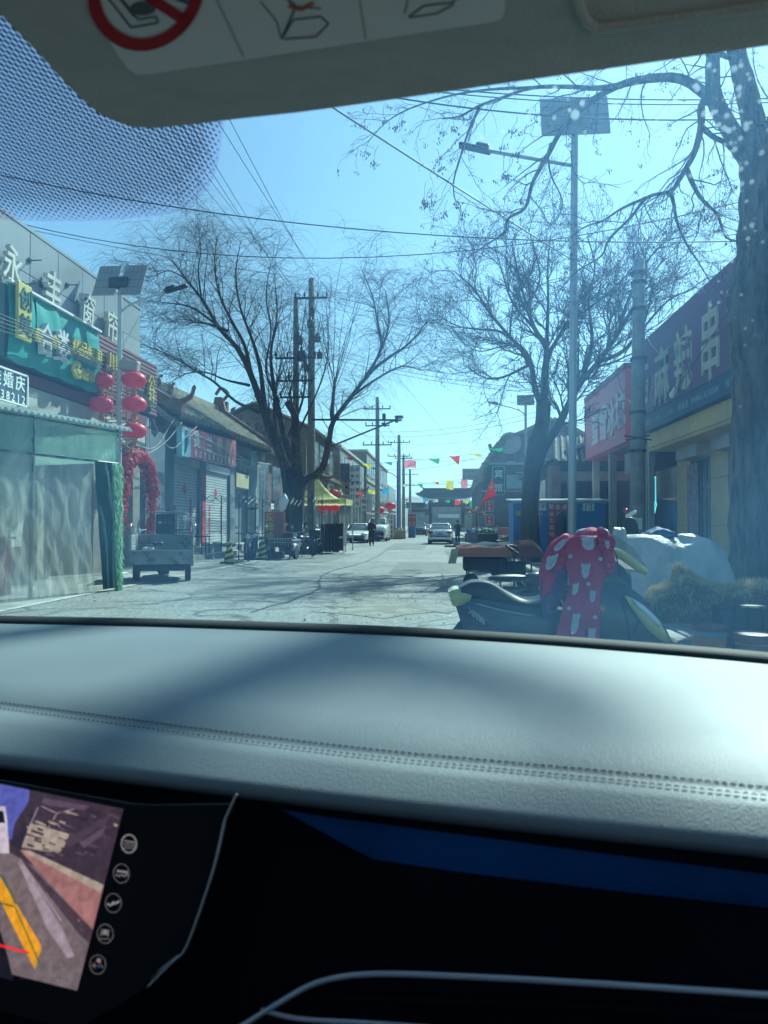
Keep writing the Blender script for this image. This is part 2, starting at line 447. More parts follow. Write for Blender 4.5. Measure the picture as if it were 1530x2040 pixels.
dp([(50,1640),(56,1645),(70,1662),(62,1690),(40,1694),(22,1680)], 12)
dp([(62,1640),(90,1647),(140,1662),(128,1690),(118,1700),(45,1688)], 10)
dp([(90,1590),(180,1606),(170,1614),(100,1605),(84,1600)], 13)
for a, b in (((78,1608),(60,1650)), ((116,1620),(80,1680)), ((84,1606),(114,1620)), ((116,1620),(150,1612)), ((60,1668),(86,1676))):
    dx, dy = b[0]-a[0], b[1]-a[1]; L = sqrt(dx*dx+dy*dy); nx, ny = -dy/L*.9, dx/L*.9
    dp([(a[0]+nx,a[1]+ny),(b[0]+nx,b[1]+ny),(b[0]-nx,b[1]-ny),(a[0]-nx,a[1]-ny)], 11)
rs_ = random.Random(5)
for _ in range(70):                              # broken detail of the filmed street: shop shade, paving, kerb grit
    x, y = rs_.uniform(60, 240), rs_.uniform(1610, 1700); w = rs_.uniform(4, 26); dp([(x,y),(x+w,y+w*.35),(x+w-1,y+w*.35+rs_.uniform(1.5,6)),(x-1,y+rs_.uniform(2,6))], rs_.choice((0,4,4,13,13,12,10)))
for _ in range(150):
    x, y = rs_.uniform(0, 190), rs_.uniform(1750, 1960); dp([(x,y),(x+rs_.uniform(1,4),y+1),(x+1,y+rs_.uniform(1.5,5))], rs_.choice((4,13,11,0)))
dp([(150,1675),(240,1625),(236,1640),(160,1690)], 4); dp([(180,1680),(230,1650),(226,1664),(190,1690)], 13)
for q in range(3): dp([(62+q*26,1710+q*38),(66+q*26,1712+q*38),(96+q*26,1756+q*38),(92+q*26,1756+q*38)], 11)
dp([(60,1716),(72,1724),(150,1850),(172,1900),(160,1905),(120,1850)], 11)
dp([(-100,1720),(0,1808),(18,1828),(30,1860),(42,1900),(52,1940),(60,1965),(-300,1960)], 9)
dp([(-30,1700),(0,1704),(108,1880),(106,1892),(96,1926),(88,1912),(0,1740)], 5)
def seg(a, b, w, m):
    dx, dy = b[0]-a[0], b[1]-a[1]; L = sqrt(dx*dx+dy*dy); nx, ny = -dy/L*w, dx/L*w
    dp([(a[0]+nx,a[1]+ny),(b[0]+nx,b[1]+ny),(b[0]-nx,b[1]-ny),(a[0]-nx,a[1]-ny)], m)
seg((-40,1730),(32,1745),1.5,6); seg((32,1745),(58,1800),1.5,6); seg((-40,1782),(56,1804),1.5,6); seg((56,1804),(110,1926),1.3,6)
seg((-80,1852),(84,1894),2.2,7)
disp.build('display', EC, car)['label'] = 'lit screen showing the reversing camera picture of road, path and coloured guide lines'
iw = em('icon_white', (.17, .16, .17)); ir = em('icon_red', (.4, .02, .02)); ig = em('icon_green', (.02, .2, .06)); ib = em('icon_blue', (.03, .05, .35))
def ring(mb, cx, cy_, rx, ry, w, m=0, n=28, sl=-.12):
    pts = []
    for k in range(n + 1):
        a = 2*pi*k/n; pts.append(((cx + rx*cos(a) + ry*sin(a)*sl, cy_ + ry*sin(a) + rx*cos(a)*.18), (cx + (rx-w)*cos(a) + (ry-w)*sin(a)*sl, cy_ + (ry-w)*sin(a) + (rx-w)*cos(a)*.18)))
    for a, b in zip(pts, pts[1:]): mb.add([sc(*q, .0015) for q in (a[0], b[0], b[1], a[1])], [(0, 1, 2, 3)], m)
def dot(mb, cx, cy_, r, m=0, n=10): mb.add([sc(cx + r*cos(2*pi*k/n), cy_ + r*sin(2*pi*k/n), .0015) for k in range(n)], [tuple(range(n))], m)
def bar(mb, a, b, w, m=0):
    dx, dy = b[0]-a[0], b[1]-a[1]; L = sqrt(dx*dx+dy*dy); nx, ny = -dy/L*w, dx/L*w
    mb.add([sc(x, y, .0015) for x, y in ((a[0]+nx,a[1]+ny),(b[0]+nx,b[1]+ny),(b[0]-nx,b[1]-ny),(a[0]-nx,a[1]-ny))], [(0,1,2,3)], m)
for i, (x, y) in enumerate([(259,1681),(244,1740),(228,1799),(212,1860),(197,1921)]):
    mb = MB(); ring(mb, x, y, 16, 19, 2.6 if i == 0 else .8)
    if i == 0:
        bar(mb, (x-10,y-6),(x+11,y-3),1)
        for a in range(3):
            for b in range(4): dot(mb, x - 9 + b*6 + (a % 2)*3, y + 0 + a*4.5, 1.6)
    elif i == 1:
        bar(mb, (x-9,y-5),(x+13,y-2),2.2)
        for b in range(5): dot(mb, x - 9 + b*5, y + 3 + (b % 2)*2, 2.0)
    elif i == 2:
        bar(mb, (x-12,y+1),(x-5,y+5),2); bar(mb, (x-5,y+5),(x-1,y),1.5); dot(mb, x, y, 3.6); bar(mb, (x+4,y+1),(x+12,y-4),2)
    elif i == 3:
        bar(mb, (x-6,y-10),(x-9,y+4),.9); bar(mb, (x+7,y-8),(x+5,y+5),.9); bar(mb, (x-2,y-8),(x-4,y+2),2); bar(mb, (x+2,y-8),(x+1,y+2),2)
        for b in range(4): dot(mb, x - 9 + b*5, y + 10, 1.4)
    else:
        dot(mb, x+2, y-8, 4.5); dot(mb, x-7, y+2, 2.6)
        for k in range(6): dot(mb, x-7+6*cos(k), y+2+6*sin(k), .9)
        dot(mb, x+5, y-1, 2, 1); dot(mb, x+9, y+4, 2, 2); dot(mb, x+3, y+4, 2, 3)
    mb.build('icon', [iw, ir, ig, ib], car)

# ---- sun visor with the airbag label
V0 = camp(800, 196, .50)
vt = (-CF * .955 + Vector((0, 0, .29))).normalized()                  # from the free edge back towards us
vn = CL.cross(vt).normalized()
if vn.dot(EYE - V0) < 0: vn = -vn
def vis(px, py, lift=0.0): return hitp(px, py, V0, vn) + vn * lift
edge = catmull([(x, y, 0) for x, y in [(-150,-230),(-60,-60),(0,27),(60,88),(115,148),(165,200),(205,230),(245,247),(290,255),(345,252),(480,236),(640,218),(1000,167),(1530,91),(2000,20)]], 4)
E2 = [vis(p.x, p.y) for p in edge]; B2 = [p + vt * .22 for p in E2]
EB = [p - vn * .018 + (-vt) * .0 for p in E2]
mb = MB(); loft(mb, [[p + vn * 0 for p in E2], B2]); N = len(E2)
EM = [p - vn * .007 - vt * .005 for p in E2]
loft(mb, [EB, EM, E2])
loft(mb, [EB, [p + vt * .22 for p in EB]])
visor = mb.build('sun_visor', fabric, car, smooth=True)
visor['label'] = 'grey cloth sun visor across the top with an airbag warning label'
def vpoly(name, pts, m, lift):
    P = [vis(x, y, lift) for x, y in pts]; mb = MB(); mb.prism(P, -vn * .0006); return mb.build(name, m, visor)
vpoly('warning_label', [(150,-80),(172,0),(200,52),(236,110),(252,132),(272,146),(300,146),(640,94),(980,42),(1000,34),(1006,20),(1003,-80)], labelmat, .0010)
mb = MB(); 
def vring(mb, cx, cy_, rx, ry, w, lift, n=40, tilt=-.25):
    P = []
    for k in range(n + 1):
        a = 2*pi*k/n
        P.append([vis(cx + (rx-q)*cos(a), cy_ + (ry-q)*sin(a) + (rx-q)*cos(a)*-.10, lift) for q in (0, w)])
    for a, b in zip(P, P[1:]): mb.add([a[0], b[0], b[1], a[1]], [(0, 1, 2, 3)])
vring(mb, 292, -32, 118, 130, 25, .0016)
mb.add([vis(x, y, .0016) for x, y in ((255,-60),(300,-20),(385,35),(372,52),(300,5),(238,-45))], [tuple(range(6))])
mb.build('prohibition_sign', labelred, visor)
mb = MB()
def vline(mb, pts, w, lift=.0014):
    for a, b in zip(pts, pts[1:]):
        dx, dy = b[0]-a[0], b[1]-a[1]; L = sqrt(dx*dx+dy*dy); nx, ny = -dy/L*w, dx/L*w
        mb.add([vis(x, y, lift) for x, y in ((a[0]+nx,a[1]+ny),(b[0]+nx,b[1]+ny),(b[0]-nx,b[1]-ny),(a[0]-nx,a[1]-ny))], [(0,1,2,3)])
vline(mb, [(196,-30),(228,8),(262,52),(316,42),(312,30),(276,36),(240,-10)], 2)
vline(mb, [(220,-30),(250,8),(268,30)], 2)
mb.add([vis(285 + 26*cos(a*pi/8), 14 + 14*sin(a*pi/8), .0013) for a in range(16)], [tuple(range(16))])
vline(mb, [(345,-10),(383,4)], 5)
mb.build('pictogram', labelink, visor)['kind'] = 'stuff'; mb = MB()
vline(mb, [(556,-20),(590,10),(562,74)], 2.0); vline(mb, [(562,74),(585,36),(640,30),(655,44),(630,70),(566,75)], 1.5); vline(mb, [(520,0),(552,40),(560,72)], 1.2)
vline(mb, [(590,10),(640,14)], 1.5)
mb.build('pictogram', labelink, visor)['kind'] = 'stuff'; mb = MB()
vline(mb, [(815,30),(845,8),(900,2),(916,-10)], 1.6); vline(mb, [(815,32),(870,24),(905,5)], 1.4); vline(mb, [(800,-30),(812,0),(806,24)], 1.2)
mb.build('pictogram', labelink, visor)['kind'] = 'stuff'
mb = MB(); vline(mb, [(575,8),(600,16),(625,2)], 4); mb.build('pictogram', labelpale, visor)
mb = MB(); vline(mb, [(415,-40),(486,110)], 1.6); mb.build('label_divider', labelline, visor); mb = MB(); vline(mb, [(712,-40),(729,75)], 1.6); mb.build('label_divider', labelline, visor)
mb = MB(); cov = [(1150,-30),(1156,10),(1166,34),(1185,50),(1215,52),(1530,10),(1800,-25)]
mb.tube(catmull([vis(x, y, .001) for x, y in cov]), .0028, 8); mb.build('mirror_cover', fabric, visor, smooth=True)

# ---- windscreen: clear tinted pane, its glare veil put in as scattering dust; dotted band near the mirror
WB = [p + CF * .035 + Vector((0, 0, -.022)) for p in rA]
def wtop(i):
    t = i / (len(WB) - 1); c = EYE + CL * lerp(-1.45, .62, t) + CF * (.38 - .08 * (2*t-1)**2) + Vector((0, 0, .43)); return c
WT = [wtop(i) for i in range(len(WB))]
def wpt(i, v):                                 # slight bow
    return lerp(WB[i], WT[i], v) + (Vector((0, 0, 1)) * .55 + CF * .8) * (.05 * sin(pi * v))
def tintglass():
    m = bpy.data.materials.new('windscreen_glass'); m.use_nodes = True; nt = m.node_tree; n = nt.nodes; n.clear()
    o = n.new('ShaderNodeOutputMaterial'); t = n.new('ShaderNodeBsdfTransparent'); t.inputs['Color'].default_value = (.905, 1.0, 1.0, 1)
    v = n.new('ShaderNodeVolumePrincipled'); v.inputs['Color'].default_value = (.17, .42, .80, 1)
    v.inputs['Density'].default_value = GLARE_VEIL; v.inputs['Absorption Color'].default_value = (0, .95, .95, 1); v.inputs['Anisotropy'].default_value = .55
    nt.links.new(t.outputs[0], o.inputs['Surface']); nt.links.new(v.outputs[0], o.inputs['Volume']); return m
GLARE_VEIL = 19.0  # density of the scattering volume that stands in for windscreen glare
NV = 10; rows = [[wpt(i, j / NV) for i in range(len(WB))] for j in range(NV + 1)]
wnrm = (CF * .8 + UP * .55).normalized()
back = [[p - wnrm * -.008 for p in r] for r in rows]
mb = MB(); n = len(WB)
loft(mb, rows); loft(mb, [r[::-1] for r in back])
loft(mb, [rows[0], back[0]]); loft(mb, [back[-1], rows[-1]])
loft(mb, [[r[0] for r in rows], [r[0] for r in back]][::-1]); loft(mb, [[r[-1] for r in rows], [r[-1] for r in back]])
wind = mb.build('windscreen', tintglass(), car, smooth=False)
import bmesh
bmm = bmesh.new(); bmm.from_mesh(wind.data); bmesh.ops.remove_doubles(bmm, verts=bmm.verts, dist=1e-6); bmesh.ops.recalc_face_normals(bmm, faces=bmm.faces); bmm.to_mesh(wind.data); bmm.free()
wind['label'] = 'large clear slightly blue windscreen, its glare veil put in as fine dust'
# points on the pane for printed dots and dried drops
wa, wb_, wc = rows[2][20], rows[8][20], rows[5][32]
def onpane(px, py, inset=.004):
    d = ray(px, py); best = None
    for j in range(NV):
        for i in range(n - 1):
            a, b, c, e = rows[j][i], rows[j][i+1], rows[j+1][i+1], rows[j+1][i]
            for tri in ((a, b, c), (a, c, e)):
                nn = (tri[1]-tri[0]).cross(tri[2]-tri[0]); dd = d.dot(nn)
                if abs(dd) < 1e-12: continue
                t = (tri[0]-EYE).dot(nn)/dd
                if t <= 0: continue
                p = EYE + d*t; ok = True
                for u in range(3):
                    if (tri[(u+1)%3]-tri[u]).cross(p-tri[u]).dot(nn) < -1e-9 : ok = False; break
                if ok: return p - wnrm * inset
    return None
def fritmat():
    m = bpy.data.materials.new('printed_dots'); m.use_nodes = True; nt = m.node_tree; n = nt.nodes; l = nt.links; n.clear()
    o = n.new('ShaderNodeOutputMaterial'); tr = n.new('ShaderNodeBsdfTransparent'); tr.inputs[0].default_value = (.92, .84, .95, 1)
    d = n.new('ShaderNodeBsdfPrincipled'); d.inputs['Base Color'].default_value = (.016, .014, .02, 1); d.inputs['Roughness'].default_value = .5
    uv = n.new('ShaderNodeUVMap'); uv.uv_map = 'UVMap'
    def wave(ax, ph):
        mp = n.new('ShaderNodeVectorMath'); mp.operation = 'DOT_PRODUCT'; l.new(uv.outputs[0], mp.inputs[0]); mp.inputs[1].default_value = ax
        s = n.new('ShaderNodeMath'); s.operation = 'SINE'; mu = n.new('ShaderNodeMath'); mu.operation = 'MULTIPLY'; mu.inputs[1].default_value = 2*pi
        l.new(mp.outputs['Value'], mu.inputs[0]); l.new(mu.outputs[0], s.inputs[0]); return s.outputs[0]
    a = wave((1, 0, 0), 0); b = wave((.5, .87, 0), 0)
    ad = n.new('ShaderNodeMath'); ad.operation = 'ADD'; l.new(a, ad.inputs[0]); l.new(b, ad.inputs[1])
    sep = n.new('ShaderNodeSeparateXYZ'); uv2 = n.new('ShaderNodeUVMap'); uv2.uv_map = 'fade'; l.new(uv2.outputs[0], sep.inputs[0])
    th = n.new('ShaderNodeMath'); th.operation = 'ADD'; l.new(ad.outputs[0], th.inputs[0]); l.new(sep.outputs[0], th.inputs[1])
    gt = n.new('ShaderNodeMapRange'); gt.inputs[1].default_value = -.18; gt.inputs[2].default_value = .12; l.new(th.outputs[0], gt.inputs[0])
    mx = n.new('ShaderNodeMixShader'); l.new(gt.outputs[0], mx.inputs[0]); l.new(d.outputs[0], mx.inputs[1]); l.new(tr.outputs[0], mx.inputs[2])
    l.new(mx.outputs[0], o.inputs[0]); return m
fr_in = [(-700,380),(-200,412),(0,425),(150,428),(280,421),(350,408),(392,385),(418,350),(432,305),(440,250),(452,180),(470,60),(490,-100)]
def shrink(p, q): return (p[0] + (200-p[0]) * 0 - q * (1 if p[0] > 300 else .2), p[1] - q * (1 if p[0] < 330 else .35))
fi = [(p.x, p.y) for p in catmull([(x, y, 0) for x, y in fr_in], 3)]
mb = MB(); lanes = []
for q, fd in ((-.012, 1.9), (.012, .6), (.04, .0), (.15, .0), (.35, .0), (.6, .0), (.9, .0)):
    lanes.append([(onpane(lerp(x, -250, q), lerp(y, -480, q)), fd) for x, y in fi])
ok = all(p is not None for r in lanes for p, _ in r)
vs = []; fades = []
for r in lanes:
    for p, fd in r:
        vs.append(p if p is not None else vs[-1]); fades.append(fd)
nn_ = len(fi)
mb.add(vs, [(j*nn_+i, j*nn_+i+1, (j+1)*nn_+i+1, (j+1)*nn_+i) for j in range(len(lanes)-1) for i in range(nn_-1)])
frit = mb.build('dotted_band', fritmat(), wind); frit['label'] = 'band of fine black printed dots at the upper left of the windscreen'
me = frit.data; uvl = me.uv_layers.new(name='UVMap'); fdl = me.uv_layers.new(name='fade')
PU = CL; PV = (wpt(20, 1) - wpt(20, 0)).normalized()
for lp in me.loops:
    p = Vector(vs[lp.vertex_index]); uvl.data[lp.index].uv = (p.dot(PU) / .0042, p.dot(PV) / .0042); fdl.data[lp.index].uv = (fades[lp.vertex_index], 0)
def dropmat():
    m = bpy.data.materials.new('dried_drop'); m.use_nodes = True; nt = m.node_tree; n = nt.nodes; n.clear(); l = nt.links
    o = n.new('ShaderNodeOutputMaterial'); t = n.new('ShaderNodeBsdfTranslucent'); t.inputs[0].default_value = (.8, .9, 1, 1)
    d = n.new('ShaderNodeBsdfDiffuse'); d.inputs[0].default_value = (.8, .9, 1, 1); a = n.new('ShaderNodeMixShader'); a.inputs[0].default_value = .35
    l.new(t.outputs[0], a.inputs[1]); l.new(d.outputs[0], a.inputs[2])
    tr = n.new('ShaderNodeBsdfTransparent'); b = n.new('ShaderNodeMixShader'); b.inputs[0].default_value = .30
    l.new(tr.outputs[0], b.inputs[1]); l.new(a.outputs[0], b.inputs[2]); l.new(b.outputs[0], o.inputs[0]); return m
mb = MB(); rnd = random.Random(3)
spots = [(1420+rnd.gauss(40, 45), 120+abs(rnd.gauss(0, 210)), rnd.uniform(.3, 1.0)) for _ in range(85)] + [(1146,228,1.6),(1105,176,.9),(1160,205,1),(1140,1260,.7)] + \
        [(rnd.uniform(900,1530), rnd.uniform(110,330), rnd.uniform(.3,.8)) for _ in range(40)] + [(rnd.uniform(1340,1530), rnd.uniform(350,700), rnd.uniform(.3,.7)) for _ in range(25)]
for x, y, r in spots:
    p = onpane(x, y, .001)
    if p is None or x > 1600: continue
    r *= .0021; k = rnd.uniform(0, 1)
    mb.add([p + PU * (r*cos(a*pi/4+k)) + PV * (r*sin(a*pi/4+k)*1.1) for a in range(8)], [tuple(range(8))])
o = mb.build('dried_drops', dropmat(), wind); o['kind'] = 'stuff'; o['label'] = 'dried water spots on the upper right of the windscreen'
# ---- the rest of the shell around us
def cp(l, f, z): return EYE + CL * l + CF * f + Vector((0, 0, z))
mb = MB()
mb.prism([cp(-1.5,.34,.44), cp(.62,.34,.44), cp(.66,-1.6,.42), cp(-1.5,-1.6,.42)], (0, 0, .05))
mb.build('roof', roofcloth, car)
for l in (-1.45, .62):
    mb = MB()
    mb.prism([cp(l, 1.3, -.20), cp(l, -1.7, -.16), cp(l, -1.7, -.75), cp(l, 1.3, -.75)], CL * .06)
    mb.build('door', softblack, car)
    mb = MB(); a, b = (WB[0], WT[0]) if l < 0 else (WB[-1], WT[-1])
    mb.tube([a, lerp(a, b, .5) + wnrm * .05, b, cp(l, .2, .42), cp(l, -1.6, .40)], .035, 8)
    mb.tube([cp(l + .02, -.45, -.2), cp(l + .02, -.5, .42)], .05, 8)
    mb.build('door_pillar', roofcloth, car, smooth=True)
mb = MB(); mb.prism([cp(-1.2, -1.6, .42), cp(.66, -1.6, .42), cp(.66, -1.9, -.75), cp(-1.2, -1.9, -.75)], -CF * .05); mb.build('rear_panel', softblack, car)
mb = MB(); mb.prism([cp(-1.25, 1.0, -.75), cp(.7, 1.0, -.75), cp(.7, -1.9, -.75), cp(-1.25, -1.9, -.75)], (0, 0, -.05)); mb.build('cabin_floor', softblack, car)
for l in (-.75, .1):
    mb = MB(); mb.rbox(cp(l, -.45, -.38), (.5, .52, .18), .05); mb.rbox(cp(l, -.75, -.02), (.5, .16, .62), .06)
    mb.build('seat', softblack, car)
paint = mat('car_paint', (.6, .6, .6), rough=.25, var=.02, coat=.6)
bo = MB(); bo.grid(lambda u, v: lerp(WB[4], WB[-12], u) + CF * (.05 + .95 * v) + Vector((0, 0, -.12 - .06 * v - .16 * v**3 - .04*(2*u-1)**4)), 10, 8)
bo.build('bonnet', paint, car, smooth=True)
# ================================================================ ground, road, pavements, hills
def groundmat():
    m = mat('dusty_ground', (.26, .245, .21), rough=.9, var=.2, vs=.4, bump=.4, bs=6, col2=(.17, .16, .14), c2scale=.15)
    return m
def asphalt():
    m = mat('worn_asphalt', (.215, .225, .225), rough=.70, var=.14, vs=.35, bump=.8, bs=42, spec=.35, col2=(.30, .30, .29), c2scale=.5, c2lo=.5, c2hi=.75)
    nt = m.node_tree; n = nt.nodes; l = nt.links; b = n['Principled BSDF']; src = b.inputs['Base Color'].links[0].from_socket
    tc = n.new('ShaderNodeTexCoord'); v = n.new('ShaderNodeTexVoronoi'); v.inputs['Scale'].default_value = 28; l.new(tc.outputs['Object'], v.inputs['Vector'])
    mr = n.new('ShaderNodeMapRange'); mr.inputs[3].default_value = .5; mr.inputs[4].default_value = 1.5; l.new(v.outputs['Color'], mr.inputs[0])
    mx = n.new('ShaderNodeMix'); mx.data_type = 'RGBA'; mx.blend_type = 'MULTIPLY'; mx.inputs[0].default_value = 1
    l.new(src, mx.inputs[6]); l.new(mr.outputs[0], mx.inputs[7])
    # cracks
    vc = n.new('ShaderNodeTexVoronoi'); vc.feature = 'DISTANCE_TO_EDGE'; vc.inputs['Scale'].default_value = .33
    nz = n.new('ShaderNodeTexNoise'); nz.inputs['Scale'].default_value = 1.2; nz.inputs['Detail'].default_value = 7; l.new(tc.outputs['Object'], nz.inputs['Vector'])
    va = n.new('ShaderNodeVectorMath'); va.operation = 'MULTIPLY_ADD'; l.new(nz.outputs['Color'], va.inputs[0]); va.inputs[1].default_value = (1.6, 1.6, 0); l.new(tc.outputs['Object'], va.inputs[2])
    l.new(va.outputs[0], vc.inputs['Vector'])
    r2 = n.new('ShaderNodeMapRange'); r2.inputs[1].default_value = .0; r2.inputs[2].default_value = .02; r2.inputs[3].default_value = .32; r2.inputs[4].default_value = 1; l.new(vc.outputs['Distance'], r2.inputs[0])
    m3 = n.new('ShaderNodeMix'); m3.data_type = 'RGBA'; m3.blend_type = 'MULTIPLY'; m3.inputs[0].default_value = 1
    l.new(mx.outputs[2], m3.inputs[6]); l.new(r2.outputs[0], m3.inputs[7]); l.new(m3.outputs[2], b.inputs['Base Color'])
    return m
mb = MB()
mb.grid(lambda u, v: (-1500 + 3000*u, -60 + 2400*v, -.02), 6, 8)
o = mb.build('ground', groundmat()); o['kind'] = 'structure'
mb = MB(); mb.grid(lambda u, v: (-6.8 + 9.2*u, -30 + 260*v, 0.0 + .0), 4, 40)
o = mb.build('road', asphalt()); o['kind'] = 'structure'
conc = mat('pale_concrete', (.30, .30, .285), rough=.85, var=.2, vs=.7, bump=.35, bs=18, col2=(.20, .195, .18), c2scale=.6)
def line_poly(pts, w, z): 
    mb = MB()
    L = [Vector((x - w/2, y, z)) for x, y in pts]; R_ = [Vector((x + w/2, y, z)) for x, y in pts]
    loft(mb, [R_, L]); return mb
whitepaint = mat('road_paint', (.55, .55, .52), rough=.7, var=.3, vs=3, bump=.2, bs=60, col2=(.25, .25, .24), c2scale=3, c2lo=.48, c2hi=.62)
o = line_poly([(-6.66 + .05*sin(y*.3), y) for y in range(4, 140, 2)], .13, .010).build('edge_line', whitepaint); o['kind'] = 'structure'
pl = thing('pavement', 'left', 'x'); del pl['label']; del pl['category']; pl['kind'] = 'structure'; pl.name = 'pavement_left'
mb = MB(); k = 0
for i, x0 in enumerate((-6.75, -8.35)):
    for j in range(24):
        y0 = 6 + j * 3.4; w = 1.57
        mb = MB(); mb.rbox((x0 - w/2 - .02, y0 + 1.7, -.055 + random.uniform(0, .006)), (w, 3.37, .13), .01)
        o = mb.build('concrete_slab', conc, pl)
mb = MB(); mb.bb((-16, 22.5, -.02), (-9.35, 150, .42)); mb.bb((-9.35, 22.5, -.02), (-8.95, 150, .2))
mb.build('shop_plinth', conc, pl)
dirt = mat('broken_dirt_patch', (.25, .25, .235), rough=.95, var=.3, vs=3, bump=.9, bs=22, col2=(.20, .195, .18), c2scale=2)
# rough, gravelly patch on the carriageway
mb = MB(); rnd = random.Random(5); c = G(800, 1212); cx, cy0 = c.x, c.y
pts = [(cx + (1.2 + rnd.uniform(-.4, .35))*cos(a*2*pi/26), cy0 + (.9 + rnd.uniform(-.4, .4))*sin(a*2*pi/26)) for a in range(26)]
mb.add([(x, y, .006) for x, y in pts] + [(cx, cy0, .03)], [(i, (i+1) % 26, 26) for i in range(26)])
o = mb.build('broken_asphalt', dirt); o['kind'] = 'structure'
oldp = mat('old_tar_patch', (.15, .155, .15), rough=.75, var=.2, vs=1.5, bump=.8, bs=40); tarl = mat('tar_seam', (.05, .052, .055), rough=.5, var=.2)
for x0, y0, w_, l_ in ((-4.9, 13.2, 1.7, 4.6), (-1.4, 19.5, 2.4, 5.5), (-5.6, 25, 1.5, 8), (.2, 29, 1.4, 9), (-3.2, 38, 2.2, 14)):
    q = [(x0 + rnd.uniform(-.1, .1), y0, .006), (x0 + w_, y0 + rnd.uniform(-.3, .3), .006), (x0 + w_ + .1, y0 + l_, .006), (x0 - .1, y0 + l_ + .2, .006)]
    mb = MB(); mb.add(q, [(0, 1, 2, 3)]); o = mb.build('road_patch', oldp); o['kind'] = 'structure'
for pts_ in ([(-6.2, 11.5), (-4, 12.2), (-2.2, 11.9), (.5, 13.1), (2.1, 13)], [(-2.9, 10.5), (-2.6, 14), (-3.1, 19), (-2.7, 27), (-3, 40)], [(-6.3, 20), (-3, 21), (0, 20.4), (2.2, 21.2)], [(-.4, 14), (.1, 18), (-.2, 26)]):
    C_ = catmull([(x + rnd.uniform(-.1, .1), y, .009) for x, y in pts_], 7); C_ = [p + Vector((rnd.uniform(-.05, .05), rnd.uniform(-.05, .05), 0)) for p in C_]
    mb = MB(); loft(mb, [[p + Vector((.022, .016, 0)) for p in C_], [p - Vector((.022, .016, 0)) for p in C_]]); o = mb.build('road_crack', tarl); o['kind'] = 'structure'
mb = MB()
for _ in range(260):
    x = rnd.gauss(cx, 1.1); y = rnd.gauss(cy0, 1.3); r = rnd.uniform(.006, .016)
    if x > 2.0: continue
    mb.ball((x, y, r*.3 + .01), r, 5, 0, (1, rnd.uniform(.7, 1.2), .7), .2)
for _ in range(400):
    y = rnd.uniform(8, 60); x = rnd.choice((-6.5 + rnd.gauss(0, .35), 2.1 + rnd.gauss(0, .25))); r = rnd.uniform(.006, .02)
    if x > 2.35: continue
    mb.ball((x, y, r*.3 + .008), r, 5, 0, (1, 1, .7), .2)
o = mb.build('gravel', conc); o['kind'] = 'stuff'; tag(o, 'loose grit and pebbles along the road edges and round the broken patch')
# right pavement with its kerb
pr = thing('pavement_right', None, None); pr['kind'] = 'structure'
tilemat = mat('pavement_tile', (.30, .30, .30), rough=.8, var=.25, vs=1.2, bump=.3, bs=40, col2=(.18, .175, .16), c2scale=1.2)
tilegrey = mat('pavement_tile_warm', (.34, .32, .28), rough=.8, var=.25, vs=1.2, bump=.3, bs=40, col2=(.2, .19, .17), c2scale=1.4)
mb = MB(); mb.bb((2.62, -10, -.02), (6.6, 150, .085)); mb.build('pavement_bed', conc, pr)
mb = MB(); mb.rbox((2.5, 0, 0), (.2, .98, .26), .02); k0 = mb.build('kerb_stone', conc, pr); k0.location = (0, 2.0, -.01)
for j in range(1, 40):
    c = k0.copy(); COL.objects.link(c); c.location = (rnd.uniform(-.008, .008), 2.0 + j, -.01 + rnd.uniform(-.004, .004))
mb = MB(); mb.rbox((0, 0, 0), (.39, .39, .05), .006); t0 = mb.build('tile', tilemat, pr); t1 = None
me2 = t0.data.copy(); me2.materials[0] = tilegrey
first = True
for i in range(9):
    for j in range(24):
        c = t0 if first else t0.copy()
        if not first: COL.objects.link(c)
        first = False
        if rnd.random() < .4: c.data = me2
        c.location = (2.84 + i*.4, 5.0 + j*.4, .085 + rnd.uniform(-.004, .005)); c.rotation_euler = (rnd.uniform(-.006, .006), rnd.uniform(-.006, .006), 0)
# hills
def hillmat():
    return mat('hill_scrub', (.10, .105, .085), rough=.95, var=.35, vs=.01, col2=(.17, .155, .12), c2scale=.02)
def hill(name, X0, X1, Y, H, seed):
    r = random.Random(seed); ph = [r.uniform(0, 6) for _ in range(6)]
    def h(u): return H * (.55 + .22*sin(u*7+ph[0]) + .14*sin(u*17+ph[1]) + .07*sin(u*39+ph[2]) + .03*sin(u*90+ph[3])) * min(1, 6*u) * max(0.0, min(1, 6*(1-u))) ** .5
    mb = MB(); mb.grid(lambda u, v: (X0 + (X1-X0)*u, Y + 500*(v-.5)*2, max(-3, h(u + .02*sin(v*9)) * max(0.0, 1 - abs(v-.5)*2) ** .8) - 2), 90, 12)
    o = mb.build(name, hillmat(), smooth=True); o['kind'] = 'structure'
hill('hills', -500, 900, 1500, 135, 4)
hill('hills', -1300, 1400, 2100, 150, 9)

